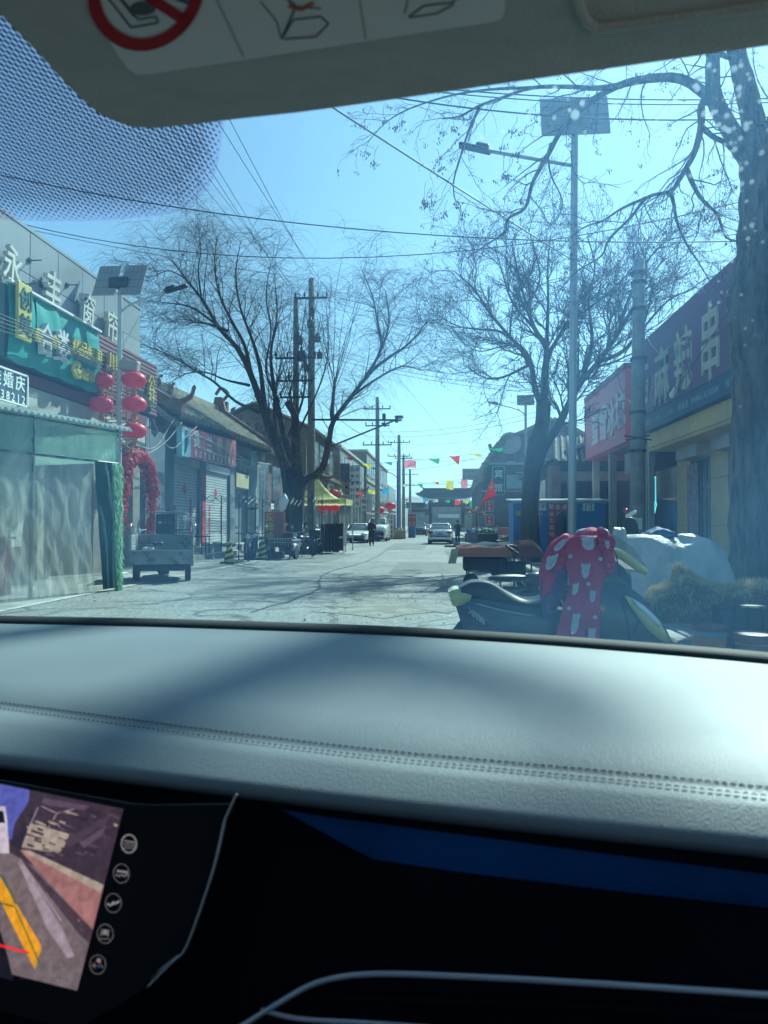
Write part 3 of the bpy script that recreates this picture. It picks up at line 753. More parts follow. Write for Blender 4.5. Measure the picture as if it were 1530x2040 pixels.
# ================================================================ shared materials
steel = mat('galvanised_steel', (.42, .44, .45), rough=.45, metal=.7, var=.15, vs=5)
greypaint = mat('grey_painted_steel', (.33, .35, .37), rough=.4, metal=.2, var=.12, vs=4)
white = mat('white_enamel', (.75, .76, .76), rough=.45, var=.08)
darkmetal = mat('dark_metal', (.035, .038, .042), rough=.5, metal=.3, var=.2)
blackplastic = mat('black_plastic', (.018, .019, .021), rough=.5, var=.2, vs=6)
tyre = mat('tyre_rubber', (.022, .022, .023), rough=.85, var=.25, vs=10)
pole_conc = mat('pole_concrete', (.27, .265, .245), rough=.85, var=.25, vs=2, bump=.3, bs=30, col2=(.15, .15, .14), c2scale=1.2)
cablemat = mat('black_cable', (.022, .024, .028), rough=.6, var=.1)
palecable = mat('pale_cable', (.42, .42, .38), rough=.6, var=.1)
bark_d = mat('dark_bark', (.055, .046, .038), rough=.95, var=.4, vs=3, bump=1.0, bs=22, stretch=(1, 1, .25))
bark_m = mat('brown_bark', (.085, .070, .056), rough=.95, var=.4, vs=4, bump=1.0, bs=26, stretch=(1, 1, .25))
bark_n = mat('furrowed_bark', (.15, .125, .105), rough=.95, var=.45, vs=7, bump=1.0, bs=34, stretch=(1, 1, .16), col2=(.05, .04, .035), c2scale=9, c2lo=.45, c2hi=.6)
twigmat = mat('willow_twig', (.12, .10, .062), rough=.9, var=.3, vs=2)
podmat = mat('seed_pod', (.13, .085, .055), rough=.85, var=.4, vs=3)
glassd = mat('dark_window_glass', (.03, .04, .045), rough=.08, var=.2, spec=.8)
def clearplastic(name, col, alpha, rough=.35, crease=0.0):
    m = bpy.data.materials.new(name); m.use_nodes = True; nt = m.node_tree; n = nt.nodes; l = nt.links; n.clear()
    o = n.new('ShaderNodeOutputMaterial'); b = n.new('ShaderNodeBsdfPrincipled'); b.inputs['Base Color'].default_value = (*col, 1); b.inputs['Roughness'].default_value = rough
    b.inputs['Specular IOR Level'].default_value = .6
    tl = n.new('ShaderNodeBsdfTranslucent'); tl.inputs[0].default_value = (*col, 1); a = n.new('ShaderNodeMixShader'); a.inputs[0].default_value = .5
    l.new(b.outputs[0], a.inputs[1]); l.new(tl.outputs[0], a.inputs[2])
    tr = n.new('ShaderNodeBsdfTransparent'); tr.inputs[0].default_value = (.88, .95, .93, 1); mx = n.new('ShaderNodeMixShader')
    tc = n.new('ShaderNodeTexCoord'); nz = n.new('ShaderNodeTexNoise'); nz.inputs['Scale'].default_value = 1.6; nz.inputs['Detail'].default_value = 7
    mp = n.new('ShaderNodeMapping'); mp.inputs['Scale'].default_value = (1.4, 1.4, .35); l.new(tc.outputs['Object'], mp.inputs[0]); l.new(mp.outputs[0], nz.inputs['Vector'])
    mr = n.new('ShaderNodeMapRange'); mr.inputs[1].default_value = .3; mr.inputs[2].default_value = .7; mr.inputs[3].default_value = max(0, alpha - .12); mr.inputs[4].default_value = min(1, alpha + .14)
    l.new(nz.outputs['Fac'], mr.inputs[0]); l.new(mr.outputs[0], mx.inputs[0]); l.new(tr.outputs[0], mx.inputs[1]); l.new(a.outputs[0], mx.inputs[2])
    n3 = n.new('ShaderNodeTexNoise'); n3.inputs['Scale'].default_value = 5; n3.inputs['Detail'].default_value = 6; l.new(mp.outputs[0], n3.inputs['Vector'])
    bp = n.new('ShaderNodeBump'); bp.inputs['Strength'].default_value = .7; bp.inputs['Distance'].default_value = .05; l.new(n3.outputs['Fac'], bp.inputs['Height'])
    l.new(bp.outputs[0], b.inputs['Normal']); l.new(bp.outputs[0], tl.inputs['Normal'])
    l.new(mx.outputs[0], o.inputs[0]); return m
def thincloth(name, col, tr=.5, rough=.7):
    m = mat(name, col, rough=rough, var=.1, vs=3); nt = m.node_tree; n = nt.nodes; l = nt.links; b = n['Principled BSDF']
    tl = n.new('ShaderNodeBsdfTranslucent'); l.new(b.inputs['Base Color'].links[0].from_socket, tl.inputs[0]); mx = n.new('ShaderNodeMixShader'); mx.inputs[0].default_value = tr
    l.new(b.outputs[0], mx.inputs[1]); l.new(tl.outputs[0], mx.inputs[2]); l.new(mx.outputs[0], n['Material Output'].inputs[0]); return m
def cloth(mb, fn, nu, nv, amp, seed, fr=(3, 5), m=0, crease=False):
    """draped sheet: fn(u, v) gives the place, pushed along its normal by soft folds"""
    r = random.Random(seed); w = [(r.uniform(-1, 1)*fr[0], r.uniform(-1, 1)*fr[1], r.uniform(0, 6), r.uniform(.3, 1)) for _ in range(9)]
    def f(u, v):
        p = Vector(fn(u, v)); e = .01
        nn = (Vector(fn(min(1, u+e), v)) - Vector(fn(max(0, u-e), v))).cross(Vector(fn(u, min(1, v+e))) - Vector(fn(u, max(0, v-e))))
        nn = nn.normalized() if nn.length > 1e-9 else Vector((0, 0, 1))
        wv = (lambda x: 1 - 2.2*abs(sin(x*.5))) if crease else sin
        s_ = sum(k * wv(2*pi*(a*u + b*v) + c + 1.2*sin(2*pi*(b*u - a*v)*.5)) for a, b, c, k in w) / 3
        return p + nn * amp * s_
    mb.grid(f, nu, nv, m)

# ================================================================ left side: booth with plastic sheets
A0, A1 = Vector((-7.42, 11.0, 0)), G(233, 1176)        # foot of the long side
A1 = Vector((A1.x, A1.y, 0)); ax = (A1 - A0).normalized(); bxn = Vector((-ax.y, ax.x, 0))    # away from the road
LA = (A1 - A0).length
booth = thing('market_booth', 'market booth wrapped in cloudy plastic sheets with a green curtain at its corner', 'booth', (A0.x, A0.y, 0))
def bp_(s, d, z): return A0 + ax * s + bxn * d + Vector((0, 0, z))
green_pvc = clearplastic('green_tinted_pvc', (.50, .74, .64), .78)
clear_pvc = clearplastic('cloudy_plastic', (.90, .95, .95), .48)
roofpvc = mat('ribbed_roof_sheet', (.66, .74, .68), rough=.4, var=.1)
frame_m = mat('booth_frame', (.10, .13, .13), rough=.5, metal=.4, var=.1)
S0 = -2.6
for s_ in (S0, -.9, .95, LA):
    for d in (0.02, 2.3):
        mb = MB(); mb.box(bp_(s_, d, 1.62), (.05, .05, 3.24)); mb.build('post', frame_m, booth, world=True)
for z in (2.55, 3.18):
    for d in (0.0, 2.3):
        mb = MB(); mb.tube([bp_(S0, d, z), bp_(LA, d, z)], .025, 4); mb.build('rail', frame_m, booth, world=True)
mb = MB(); nr = 46
def rf(u, v):
    s_ = S0 - .2 + (LA + .35 - S0) * u
    return bp_(s_, -.22 + 2.75 * v, 3.24 + .30 * sin(pi*.5*v) * 0 + .28 * v)
vsn = []
for j in (0, 1):
    for i in range(nr * 4 + 1):
        p = rf(i / (nr*4), j); p.z += (0, .045, .045, 0)[i % 4] ; vsn.append(p)
M_ = nr*4 + 1
mb.add(vsn + [v + Vector((0, 0, -.035)) for v in vsn], [(i, i+1, M_+i+1, M_+i) for i in range(M_-1)] + [(2*M_+i+1, 2*M_+i, i, i+1)[::-1] for i in range(M_-1)] + [(2*M_+i, 3*M_+i, 3*M_+i+1, 2*M_+i+1) for i in range(M_-1)])
mb.build('corrugated_roof', roofpvc, booth, world=True)
for a, b in ((S0, -.9), (-.88, .94), (.98, LA)):
    mb = MB(); cloth(mb, lambda u, v: bp_(a + (b-a)*u, -.015, 2.58 + .6*v), 16, 8, .02, int(a*10) + 40)
    mb.build('upper_panel', green_pvc, booth, smooth=True, world=True)
mb = MB(); cloth(mb, lambda u, v: bp_(LA + .01, .0 + 2.3*u, 2.58 + .6*v), 12, 8, .02, 3); mb.build('end_panel', green_pvc, booth, smooth=True, world=True)
for a, b, sd_ in ((S0, .2, 5), (.1, LA - .62, 6)):
    mb = MB(); cloth(mb, lambda u, v: bp_(a + (b-a)*(u if b < .5 else u - .05*sin(v*3)*u), -.03 - .05*(1-v), .02 + 2.56*v), 90, 60, .02, sd_, (7, 2.2), crease=True)
    mb.build('plastic_sheet', clear_pvc, booth, smooth=True, world=True)
greencloth = mat('green_tarpaulin', (.012, .06, .045), rough=.8, var=.25, vs=4)
mb = MB(); cloth(mb, lambda u, v: lerp(bp_(LA-.62 + .48*(1-v)*(.55) , .02, 0), bp_(LA-.02, -.02, 0), u) + Vector((0, 0, .05 + 2.5*v)), 14, 24, .05, 11, (2, .7))
mb.build('green_curtain', greencloth, booth, smooth=True, world=True)
mb = MB(); rnd = random.Random(8); fringe = mat('green_straw_fringe', (.22, .46, .26), rough=.8, var=.4, vs=9)
for _ in range(2600):
    v = rnd.uniform(0, 1); u = rnd.uniform(0, 1)
    s_ = lerp(LA - .24 + .14*(1-v), LA + .02, u); p = bp_(s_, -.05 - .06*rnd.random(), .05 + 2.5*v)
    t = Vector((0, 0, -1)) * rnd.uniform(.08, .2) + ax * rnd.uniform(-.07, .07) + bxn*rnd.uniform(-.06, .03); w = ax * .012
    mb.add([p - w, p + w, p + t], [(0, 1, 2)])
o = mb.build('fringe', fringe, booth, world=True); o['kind'] = 'stuff'
mb = MB(); mb.bb((-1, -1, -1), (1, 1, 1)); 
counter_m = mat('red_counter_cloth', (.34, .02, .03), rough=.7, var=.15); yellow = mat('yellow_lettering', (.62, .48, .06), rough=.6, var=.1)
# goods inside
cn = thing('counter', 'red fronted counter with yellow characters inside the plastic booth', 'counter', (A0.x, A0.y, 0))
mb = MB(); mb.prism([bp_(-.9, .25, .1), bp_(.75, .25, .1), bp_(.75, 1.0, .1), bp_(-.9, 1.0, .1)], (0, 0, .95)); mb.build('cabinet', counter_m, cn, world=True)
mb = MB(); mb.prism([bp_(-.95, .2, 1.06), bp_(.8, .2, 1.06), bp_(.8, 1.05, 1.06), bp_(-.95, 1.05, 1.06)], (0, 0, .05)); mb.build('worktop', steel, cn, world=True)
for i, ch in enumerate('热火'):
    mb = MB(); put_glyph(mb, ch, bp_(-.35 + i*.6, .235, .62), ax, UP, .5, ext=.004, off=.02); mb.build('character', yellow, cn, world=True)
greyb = mat('grey_carton', (.30, .31, .30), rough=.8, var=.2)
mb = MB(); mb.rbox(bp_(.1, .55, 1.27), (.7, .5, .3), .02, R=Matrix.Rotation(atan2(ax.y, ax.x), 3, 'Z'))
o = mb.build('carton', greyb, loc=bp_(.1, .55, 1.12)); tag(o, 'grey carton standing on the red counter inside the booth', 'carton')
whitecl = mat('white_cloth', (.66, .69, .70), rough=.8, var=.1, vs=3)
mb = MB(); cloth(mb, lambda u, v: bp_(-.3 + 2.1*u, 1.2 + .1*sin(6*u), .9 + 1.5*v), 20, 14, .08, 17, (3, .6))
o = mb.build('hanging_cloth', whitecl, smooth=True, loc=bp_(.5, 1.2, .9)); tag(o, 'white sheet hanging inside the plastic wrapped booth', 'cloth')
mb = MB(); cloth(mb, lambda u, v: bp_(S0 + (LA - S0)*u, 2.28, .05 + 3.1*v), 26, 14, .05, 18, (3, .6))
mb.build('back_sheet', mat('grey_tarp', (.22, .24, .24), rough=.7, var=.2), booth, smooth=True, world=True)

# ================================================================ left side: grey clad building
FX = -9.5
panel_m = [mat('grey_cladding_%s' % q, c, rough=.35, metal=.0, var=.07, vs=.6, spec=.6) for q, c in (('light', (.30, .31, .325)), ('mid', (.275, .285, .30)), ('dark', (.255, .265, .28)))]
joint = mat('dark_joint', (.06, .065, .07), rough=.9, var=.1)
gb = thing('shop_building', 'tall shop building clad in grey panels with big white characters', 'building', (FX, 14, 0))
mb = MB(); mb.bb((FX - .06, 6.0, 4.4), (FX - 8, 21.75, 8.0)); mb.build('wall', joint, gb, world=True)
yy = 6.0; rnd = random.Random(2)
ZT = [4.45, 5.3, 6.2, 7.1, 8.12]
for j in range(13):
    y0 = 6.0 + j * 1.212
    for z0, z1_ in zip(ZT, ZT[1:]):
        mb = MB(); mb.rbox((FX - .03 + rnd.uniform(-.004, .004), y0 + .606, (z0 + z1_)/2), (.05, 1.195, z1_ - z0 - .016), .005)
        mb.build('cladding_panel', panel_m[rnd.randrange(3)], gb, world=True)
mb = MB(); mb.bb((FX - .2, 21.76, 4.4), (FX - 8, 21.8, 8.0)); mb.build('side_wall', conc, gb, world=True)
mb = MB(); mb.bb((FX + .012, 5.95, 8.12), (FX - .3, 21.8, 8.2)); mb.build('coping', panel_m[1], gb, world=True)
brickred = mat('maroon_trim', (.16, .035, .045), rough=.6, var=.15)
mb = MB(); mb.bb((FX + .25, 6, 4.46), (FX - .3, 21.7, 4.72)); mb.build('trim_band', brickred, gb, world=True)
mb = MB(); mb.bb((FX + .2, 6, 3.75), (FX - .3, 21.7, 4.44)); mb.build('lower_band', mat('pale_band', (.42, .41, .37), rough=.7, var=.15), gb, world=True)
mb = MB(); mb.bb((FX - 1.2, 6, .2), (FX - 1.3, 21.7, 3.75)); mb.build('shopfront_glass', glassd, gb, world=True)
for y in (7.5, 10.5, 13.5, 16.3, 19.0, 21.5):
    mb = MB(); mb.bb((FX + .02, y - .25, 0), (FX - 1.2, y + .25, 3.75)); mb.build('pillar', mat('tiled_pillar_%d' % int(y), (.30, .29, .27), rough=.5, var=.15) if y < 8 else bpy.data.materials['tiled_pillar_7'], gb, world=True)
for y in (9.0, 12.0, 14.9, 17.6, 20.2):
    mb = MB(); mb.bb((FX - 1.17, y - .03, .2), (FX - 1.12, y + .03, 3.7)); mb.build('mullion', steel, gb, world=True)
wallwhite = mat('white_sign_character', (.52, .51, .46), rough=.5, var=.12)
for ch, px, py, hh in (('永', 22, 527, .95), ('丰', 103, 577, 1.05), ('窗', 173, 618, 1.05), ('帘', 222, 650, 1.0)):
    p = atX(px, py, FX + .16); mb = MB(); put_glyph(mb, ch, p, (0, 1, 0), UP, hh*.86, ext=.06, off=.012, wid=.66, slant=.12)
    c = mb.build('character', wallwhite, gb, world=True)
    mb = MB(); mb.cyl(p - Vector((.16, 0, .1)), p + Vector((0, 0, -.1)), .02, 6); mb.build('sign_bracket', darkmetal, gb, world=True)
for px, py in ((58, 519), (45, 566), (133, 568), (80, 568)):
    p = atX(px, py, FX); mb = MB(); mb.cyl(p, p + Vector((.3, 0, 0)), .014, 6); mb.box(p + Vector((.02, 0, 0)), (.03, .1, .1)); mb.build('bracket', darkmetal, gb, world=True)
# green sign
def fquad(x, p):          # four facade pixels -> points
    return [atX(a, b, x) for a, b in p]
tl, bl, tr_, br = fquad(FX + .5, [(22, 573), (22, 712), (201, 672), (201, 778)])
ys0, ys1 = tl.y, tr_.y; zt, zb = 6.42, 4.82
gs = thing('shop_sign', 'crumpled green fruit shop sign with yellow characters on the grey building', 'sign', (FX + .3, (ys0+ys1)/2, zb))
gcl = mat('green_banner_cloth', (.015, .27, .24), rough=.45, var=.15, vs=2)
def gsp(u, v): return Vector((FX + .42 + .06*sin(pi*v), ys0 + (ys1-ys0)*u, zb + (zt-zb)*v))
for i in range(4):
    mb = MB(); cloth(mb, lambda u, v: gsp((i+u*.992)/4, v) + Vector((.02*sin(pi*u), 0, -.05*sin(pi*u)*(1-v))), 12, 16, .022, 30 + i, (1.6, 1.4)); mb.build('banner_panel', gcl, gs, smooth=True, world=True)
mb = MB(); mb.bb((FX + .02, ys0, zb + .02), (FX + .36, ys1, zt - .02)); mb.build('sign_box', mat('sign_box_metal', (.10, .16, .16), rough=.5, var=.1), gs, world=True)
mb = MB(); mb.bb((FX + .36, ys0-.02, zt), (FX + .52, ys1+.02, zt + .05)); mb.build('sign_frame', white, gs, world=True)
ygold = mat('gold_letter', (.52, .44, .12), rough=.45, var=.1); pinkw = mat('pale_letter', (.62, .60, .62), rough=.45, var=.1); darkgreen = mat('dark_green_letter', (.01, .10, .09), rough=.5, var=.1)
def gpx(px, py, x=FX + .56): return atX(px, py, x)
mb = MB(); a = gpx(47, 622); mb.rbox(a, (.08, .52, 1.22), .02); mb.build('upright_plate', ygold, gs, world=True)
for i, ch in enumerate('创美'):
    mb = MB(); put_glyph(mb, ch, a + Vector((.05, 0, .28 - .56*i)), (0, 1, 0), UP, .46, ext=.012, off=.01); mb.build('character', darkgreen, gs, world=True)
for ch, px, py, s_ in (('合', 90, 676, .95), ('娄', 123, 690, .95)):
    mb = MB(); put_glyph(mb, ch, gpx(px, py), (0, 1, 0), UP, s_*.78, ext=.06, off=.012, wid=.56); mb.build('character', pinkw, gs, world=True)
for px, py in ((74, 668), (108, 682)):
    mb = MB(); mb.lathe(gpx(px, py, FX + .54), [(0, 0), (.155, 0), (.155, .06), (0, .075)], 20, 0, (1, 0, 0)); mb.build('yellow_disc', ygold, gs, world=True)
for i, ch in enumerate('精品鲜果'):
    mb = MB(); put_glyph(mb, ch, gpx(150 + i*15, 690 + i*7.4), (0, 1, 0), UP, .38, ext=.04, off=.006); mb.build('character', ygold, gs, world=True)
c = gpx(151, 737, FX + .56); mb = MB(); mb.lathe(c, [(0, 0), (.22, 0), (.22, .06), (0, .085)], 24, 0, (1, 0, 0)); sf = mb.build('smiling_disc', ygold, gs, world=True)
mb = MB()
for d in (-.09, .09): mb.ball(c + Vector((.09, d, .06)), .03, 8, 0, (.4, 1, 1.3))
mb.tube([c + Vector((.095, .13*cos(a), -.02 - .11*sin(a))) for a in [pi*q/8 for q in range(9)]], .012, 5); mb.build('smile', darkgreen, sf, world=True)
for i, ch in enumerate('超市'):
    mb = MB(); put_glyph(mb, ch, gpx(169 + i*14, 746 + i*5), (0, 1, 0), UP, .30, ext=.03, off=.006); mb.build('character', ygold, gs, world=True)
# small blue sign with number
c = atX(10, 768, FX + .9); ws = thing('shop_sign', 'small dark sign of wedding shop characters above the plastic booth', 'sign', c)
mb = MB(); mb.rbox(c, (.12, 1.3, .62), .02); mb.build('sign_plate', mat('slate_blue_plate', (.05, .09, .13), rough=.5, var=.1), ws, world=True)
mb = MB(); 
for a, b in (((.07,-.66,.30),(.09,.66,.33)), ((.07,-.66,-.33),(.09,.66,-.30)), ((.07,.63,-.33),(.09,.66,.33)), ((.07,-.66,-.33),(.09,-.63,.33))): mb.bb(c + Vector(a), c + Vector(b))
mb.build('sign_rim', white, ws, world=True)
mb = MB(); write(mb, '佳婚庆', c + Vector((.065, -.6, .12)), c + Vector((.065, .6, .12)), UP, .32, ext=.008, off=.008); mb.build('lettering', white, ws, world=True)
mb = MB(); write(mb, '538212', c + Vector((.065, -.45, -.2)), c + Vector((.065, .6, -.2)), UP, .17, ext=.008, off=.005); mb.build('number', white, ws, world=True)
# ribbed maroon fascia
rb0, rb1 = atX(199, 700, FX + .3).y, atX(315, 760, FX + .3).y
rs = thing('fascia_sign', 'maroon slatted fascia with upright pale characters beside the lanterns', 'sign', (FX + .2, (rb0+rb1)/2, 4.8))
mar = mat('maroon_slat', (.20, .085, .09), rough=.55, var=.15)
mb = MB(); mb.bb((FX, rb0, 4.82), (FX + .2, rb1, 6.5)); mb.build('backing', mat('maroon_backing', (.06, .03, .035), rough=.8, var=.1), rs, world=True)
ns = 14
for i in range(ns):
    z0 = 4.84 + (6.52-4.84)*i/ns; mb = MB(); mb.rbox((FX + .235, (rb0+rb1)/2, z0 + .05), (.07, rb1-rb0, .088), .008); mb.build('slat', mar, rs, world=True)
for i, ch in enumerate('公社'):
    mb = MB(); put_glyph(mb, ch, atX(300, 765 + i*30, FX + .34), (0, 1, 0), UP, .52, ext=.05, off=.01); mb.build('character', ygold, rs, world=True)
mb = MB(); put_glyph(mb, '川', atX(222, 722, FX + .34), (0, 1, 0), UP, .5, ext=.05, off=.01); mb.build('character', ygold, rs, world=True)
# the shop under it
ls = thing('shop_building', 'dark recessed shop front under the maroon slatted fascia', 'building', (FX - 2, 23, 0))
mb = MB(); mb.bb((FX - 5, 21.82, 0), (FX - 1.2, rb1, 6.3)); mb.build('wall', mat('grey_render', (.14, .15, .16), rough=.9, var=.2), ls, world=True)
mb = MB(); mb.bb((FX, rb0, 4.5), (FX - 1.2, rb1, 4.8)); mb.build('soffit', greypaint, ls, world=True)
mb = MB(); mb.bb((FX - 1.18, 22.2, .45), (FX - 1.1, 24.0, 3.6)); mb.build('glass_door', glassd, ls, world=True)
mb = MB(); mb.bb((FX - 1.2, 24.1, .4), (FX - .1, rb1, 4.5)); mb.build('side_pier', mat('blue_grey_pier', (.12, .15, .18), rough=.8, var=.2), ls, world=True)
# ================================================================ tiled-roof shop row on the left
tilegray = mat('grey_roof_tile', (.27, .235, .17), rough=.85, var=.3, vs=3, bump=.4, bs=20, col2=(.13, .12, .10), c2scale=2)
ridgem = mat('glazed_ridge', (.20, .09, .055), rough=.6, var=.35, vs=4, bump=.6, bs=12)
shutterm = mat('roller_shutter', (.42, .46, .47), rough=.5, metal=.2, var=.1, vs=2)
redpaper = mat('red_paper', (.42, .03, .04), rough=.7, var=.2, vs=4)
bluegrey = mat('blue_grey_render', (.13, .15, .17), rough=.9, var=.25, vs=1.5, bump=.3, bs=12)  # blue-grey render, tone varied at random
brickd = mat('dark_red_brickwork', (.15, .06, .045), rough=.9, var=.35, vs=5)
greybrick = mat('grey_brickwork', (.17, .165, .155), rough=.9, var=.3, vs=3, bump=.4, bs=14, col2=(.10, .095, .09), c2scale=1.5)
wood_d = mat('dark_wood', (.05, .035, .03), rough=.75, var=.3, vs=3)
lightband = mat('pale_plaster', (.44, .42, .38), rough=.85, var=.2, vs=1.5)
deck_shade = mat('shade_dark_deck', (.06, .055, .05), rough=.9, var=.3, vs=3)  # shade between the cover tiles, put into the deck colour
def tiled_slope(parent, e0, e1, r0, r1, pitch, name='roof_tiles', m=None, thick=.1):
    """roof slope between the eave e0-e1 and the ridge r0-r1, with rows of half-round cover tiles"""
    e0, e1, r0, r1 = map(Vector, (e0, e1, r0, r1)); L = (e1 - e0).length; n = max(2, int(L / pitch))
    nn = (e1 - e0).cross(r0 - e0).normalized()
    if nn.z < 0: nn = -nn
    mb = MB(); mb.prism([e0, e1, r1, r0], -nn * thick); mb.build('roof_deck', deck_shade, parent, world=True)
    mb = MB()
    for i in range(n + 1):
        t = i / n; a, b = lerp(e0, e1, t), lerp(r0, r1, t); ux = (e1 - e0).normalized() * pitch * .26
        K = 4; cs = []
        for k in range(K + 1):
            p = lerp(a, b, k / K)
            for q in range(2 if k not in (0, K) else 1):
                lift = .0 if q == 0 else .02
                cs.append(p + nn * lift)
        prof = [(-1, 0), (-.6, .8), (0, 1.1), (.6, .8), (1, 0)]
        o = len(mb.v)
        for p in cs:
            for x, y in prof: v = p + ux * x + nn * (y * pitch * .34); mb.v.append(tuple(v))
        for j in range(len(cs) - 1):
            for k in range(4): mb.f.append((o+j*5+k, o+j*5+k+1, o+(j+1)*5+k+1, o+(j+1)*5+k)); mb.m.append(0)
        mb.f.append(tuple(o + k for k in range(5))[::-1]); mb.m.append(0)
        # drip end disc
        mb.cyl(a + nn * pitch*.12 - (b - a).normalized()*.03, a + nn * pitch*.12, pitch * .3, 6)
    o = mb.build(name, m or tilegray, parent, world=True); o['kind'] = 'stuff'
tb = thing('tiled_roof_shop', 'low shop row with grey tiled roof, roller shutters and carved ridge ends', 'building', (-10.5, 31, 0))
Y0, Y1 = 24.6, 38.4
tiled_slope(tb, (-9.35, Y0 + .3, 5.25), (-9.35, Y1, 5.45), (-12.3, Y0 + .3, 7.05), (-12.3, Y1, 7.5), .5)
tiled_slope(tb, (-15.2, Y0 + .3, 5.25), (-15.2, Y1, 5.45), (-12.3, Y0 + .3, 7.05), (-12.3, Y1, 7.5), .5)
mb = MB(); mb.prism([(-12.45, Y0, 6.95), (-12.15, Y0, 6.95), (-12.15, Y0, 7.4), (-12.45, Y0, 7.4)], (0, Y1 - Y0, .45)); mb.build('ridge', tilegray, tb, world=True)
for y, k in ((Y0 - .1, 1), (Y1 - .3, .9)):
    zz = 0 if y < 30 else .25
    mb = MB(); P = [(-9.2, y, 5.3+zz), (-9.1, y, 5.75+zz), (-9.6, y, 5.85+zz), (-10.6, y, 6.5+zz), (-11.8, y, 7.35+zz), (-12.0, y, 8.0+zz*1.4), (-12.4, y, 8.1+zz), (-12.6, y, 7.3+zz), (-12.3, y, 6.9+zz), (-10.4, y, 5.8+zz)]
    mb.prism(P, (0, .3, 0)); mb.build('end_ridge', ridgem, tb, world=True)
    mb = MB()
    for t in (.1, .28, .46, .64, .82):
        p = lerp(Vector((-9.4, y + .15, 5.9+zz)), Vector((-11.9, y + .15, 7.5+zz)), t); mb.ball(p + Vector((0, 0, .12)), .13, 7, 0, (1, .8, 1.5), .3); mb.ball(p + Vector((.12, 0, .3)), .07, 6)
    mb.tube(catmull([(-12.0, y+.15, 7.9+zz), (-11.7, y+.15, 8.3+zz), (-12.1, y+.15, 8.6+zz), (-12.4, y+.15, 8.25+zz)]), .09, 6)
    mb.tube(catmull([(-9.3, y+.15, 5.7+zz), (-8.9, y+.15, 5.9+zz), (-8.75, y+.15, 6.3+zz)]), [.1]*7 + [.07]*5 + [.03], 6)
    o = mb.build('carved_figures', ridgem, tb, world=True); o['kind'] = 'stuff'
mb = MB(); mb.prism([(-9.9, Y0, .4), (-15, Y0, .4), (-15, Y0, 5.3), (-12.3, Y0, 7.0), (-9.9, Y0, 5.4)], (0, .3, 0)); mb.build('gable_wall', brickd, tb, world=True)
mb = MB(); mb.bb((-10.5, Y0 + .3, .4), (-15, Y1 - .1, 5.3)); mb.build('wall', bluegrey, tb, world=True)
mb = MB(); mb.bb((-9.7, Y0, 4.85), (-10.2, Y1, 5.2)); mb.build('eave_beam', wood_d, tb, world=True)
mb = MB()
for i in range(58): mb.box((-9.55, Y0 + .3 + i*.24, 5.18 + i*.0035), (.5, .08, .08))
o = mb.build('rafter_ends', wood_d, tb, world=True); o['kind'] = 'stuff'
def ypx(px, X): return atX(px, 1000, X).y
XS_ = -10.2
shA = (ypx(341, XS_), ypx(391, XS_)); shB = (ypx(405, XS_), ypx(452, XS_))
mb0 = None
for y0, y1 in (shA, shB):
    for k in range(28):
        z = .46 + k * .115
        mb = MB(); mb.prism([(XS_, y0, z), (XS_ + .03, y0, z + .012), (XS_ + .03, y0, z + .085), (XS_, y0, z + .105)], (0, y1 - y0, 0)); mb.build('shutter_slat', shutterm, tb, world=True)
    mb = MB(); mb.bb((XS_ - .06, y0 - .05, .4), (XS_ - .01, y1 + .05, 3.75)); mb.build('shutter_back', blackplastic, tb, world=True)
    mb = MB(); mb.bb((XS_ - .1, y0 - .1, 3.68), (XS_ + .12, y1 + .1, 4.0)); mb.build('shutter_box', shutterm, tb, world=True)
for px0, px1 in ((322, 339), (392, 404), (453, 462), (500, 511)):
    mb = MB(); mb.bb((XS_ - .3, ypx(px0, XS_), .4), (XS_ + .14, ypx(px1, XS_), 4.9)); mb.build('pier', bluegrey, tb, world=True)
for px, z0, z1, w in ((346, .9, 2.1, .18), (378, .9, 2.4, .2), (416, .9, 2.2, .16), (439, .9, 2.2, .16)):
    y = ypx(px, XS_); mb = MB()
    for q in range(5):
        mb.bb((XS_ + .035, y - w/2, z0 + (z1-z0)*q/5 + .02), (XS_ + .04, y + w/2, z0 + (z1-z0)*(q+1)/5 - .02))
    o = mb.build('red_couplet', redpaper, tb, world=True); o['kind'] = 'stuff'
for px in (366, 428):
    y = ypx(px, XS_); mb = MB(); mb.prism([(XS_ + .035, y - .24, 2.75), (XS_ + .035, y, 3.0), (XS_ + .035, y + .24, 2.75), (XS_ + .035, y, 2.5)], (.006, 0, 0)); mb.build('red_diamond_paper', redpaper, tb, world=True)
mb = MB(); y = ypx(398, XS_); mb.bb((XS_ + .15, y - .3, .6), (XS_ + .16, y + .3, 3.5)); mb.build('red_couplet', redpaper, tb, world=True)
mb = MB(); mb.bb((XS_ - .5, ypx(463, XS_), .4), (XS_ - .4, ypx(500, XS_), 3.2)); mb.build('glass_door', glassd, tb, world=True)
mb = MB(); mb.bb((XS_ - .4, ypx(463, XS_), 3.2), (XS_ + .2, ypx(500, XS_), 3.9)); mb.build('door_fascia', mat('dull_yellow_board', (.42, .37, .20), rough=.7, var=.15), tb, world=True)
mb = MB(); y0 = ypx(470, XS_); y1 = ypx(500, XS_)
for q in range(7): mb.bb((XS_ + .18, lerp(y0, y1, q/6) - .03, 3.9), (XS_ + .22, lerp(y0, y1, q/6) + .03, 4.8))
mb.bb((XS_ + .18, y0, 4.3), (XS_ + .22, y1, 4.36)); o = mb.build('window_grille', darkmetal, tb, world=True)
mb = MB(); mb.bb((-12.5, 38.0, 7.9), (-12.2, 38.3, 8.9)); 
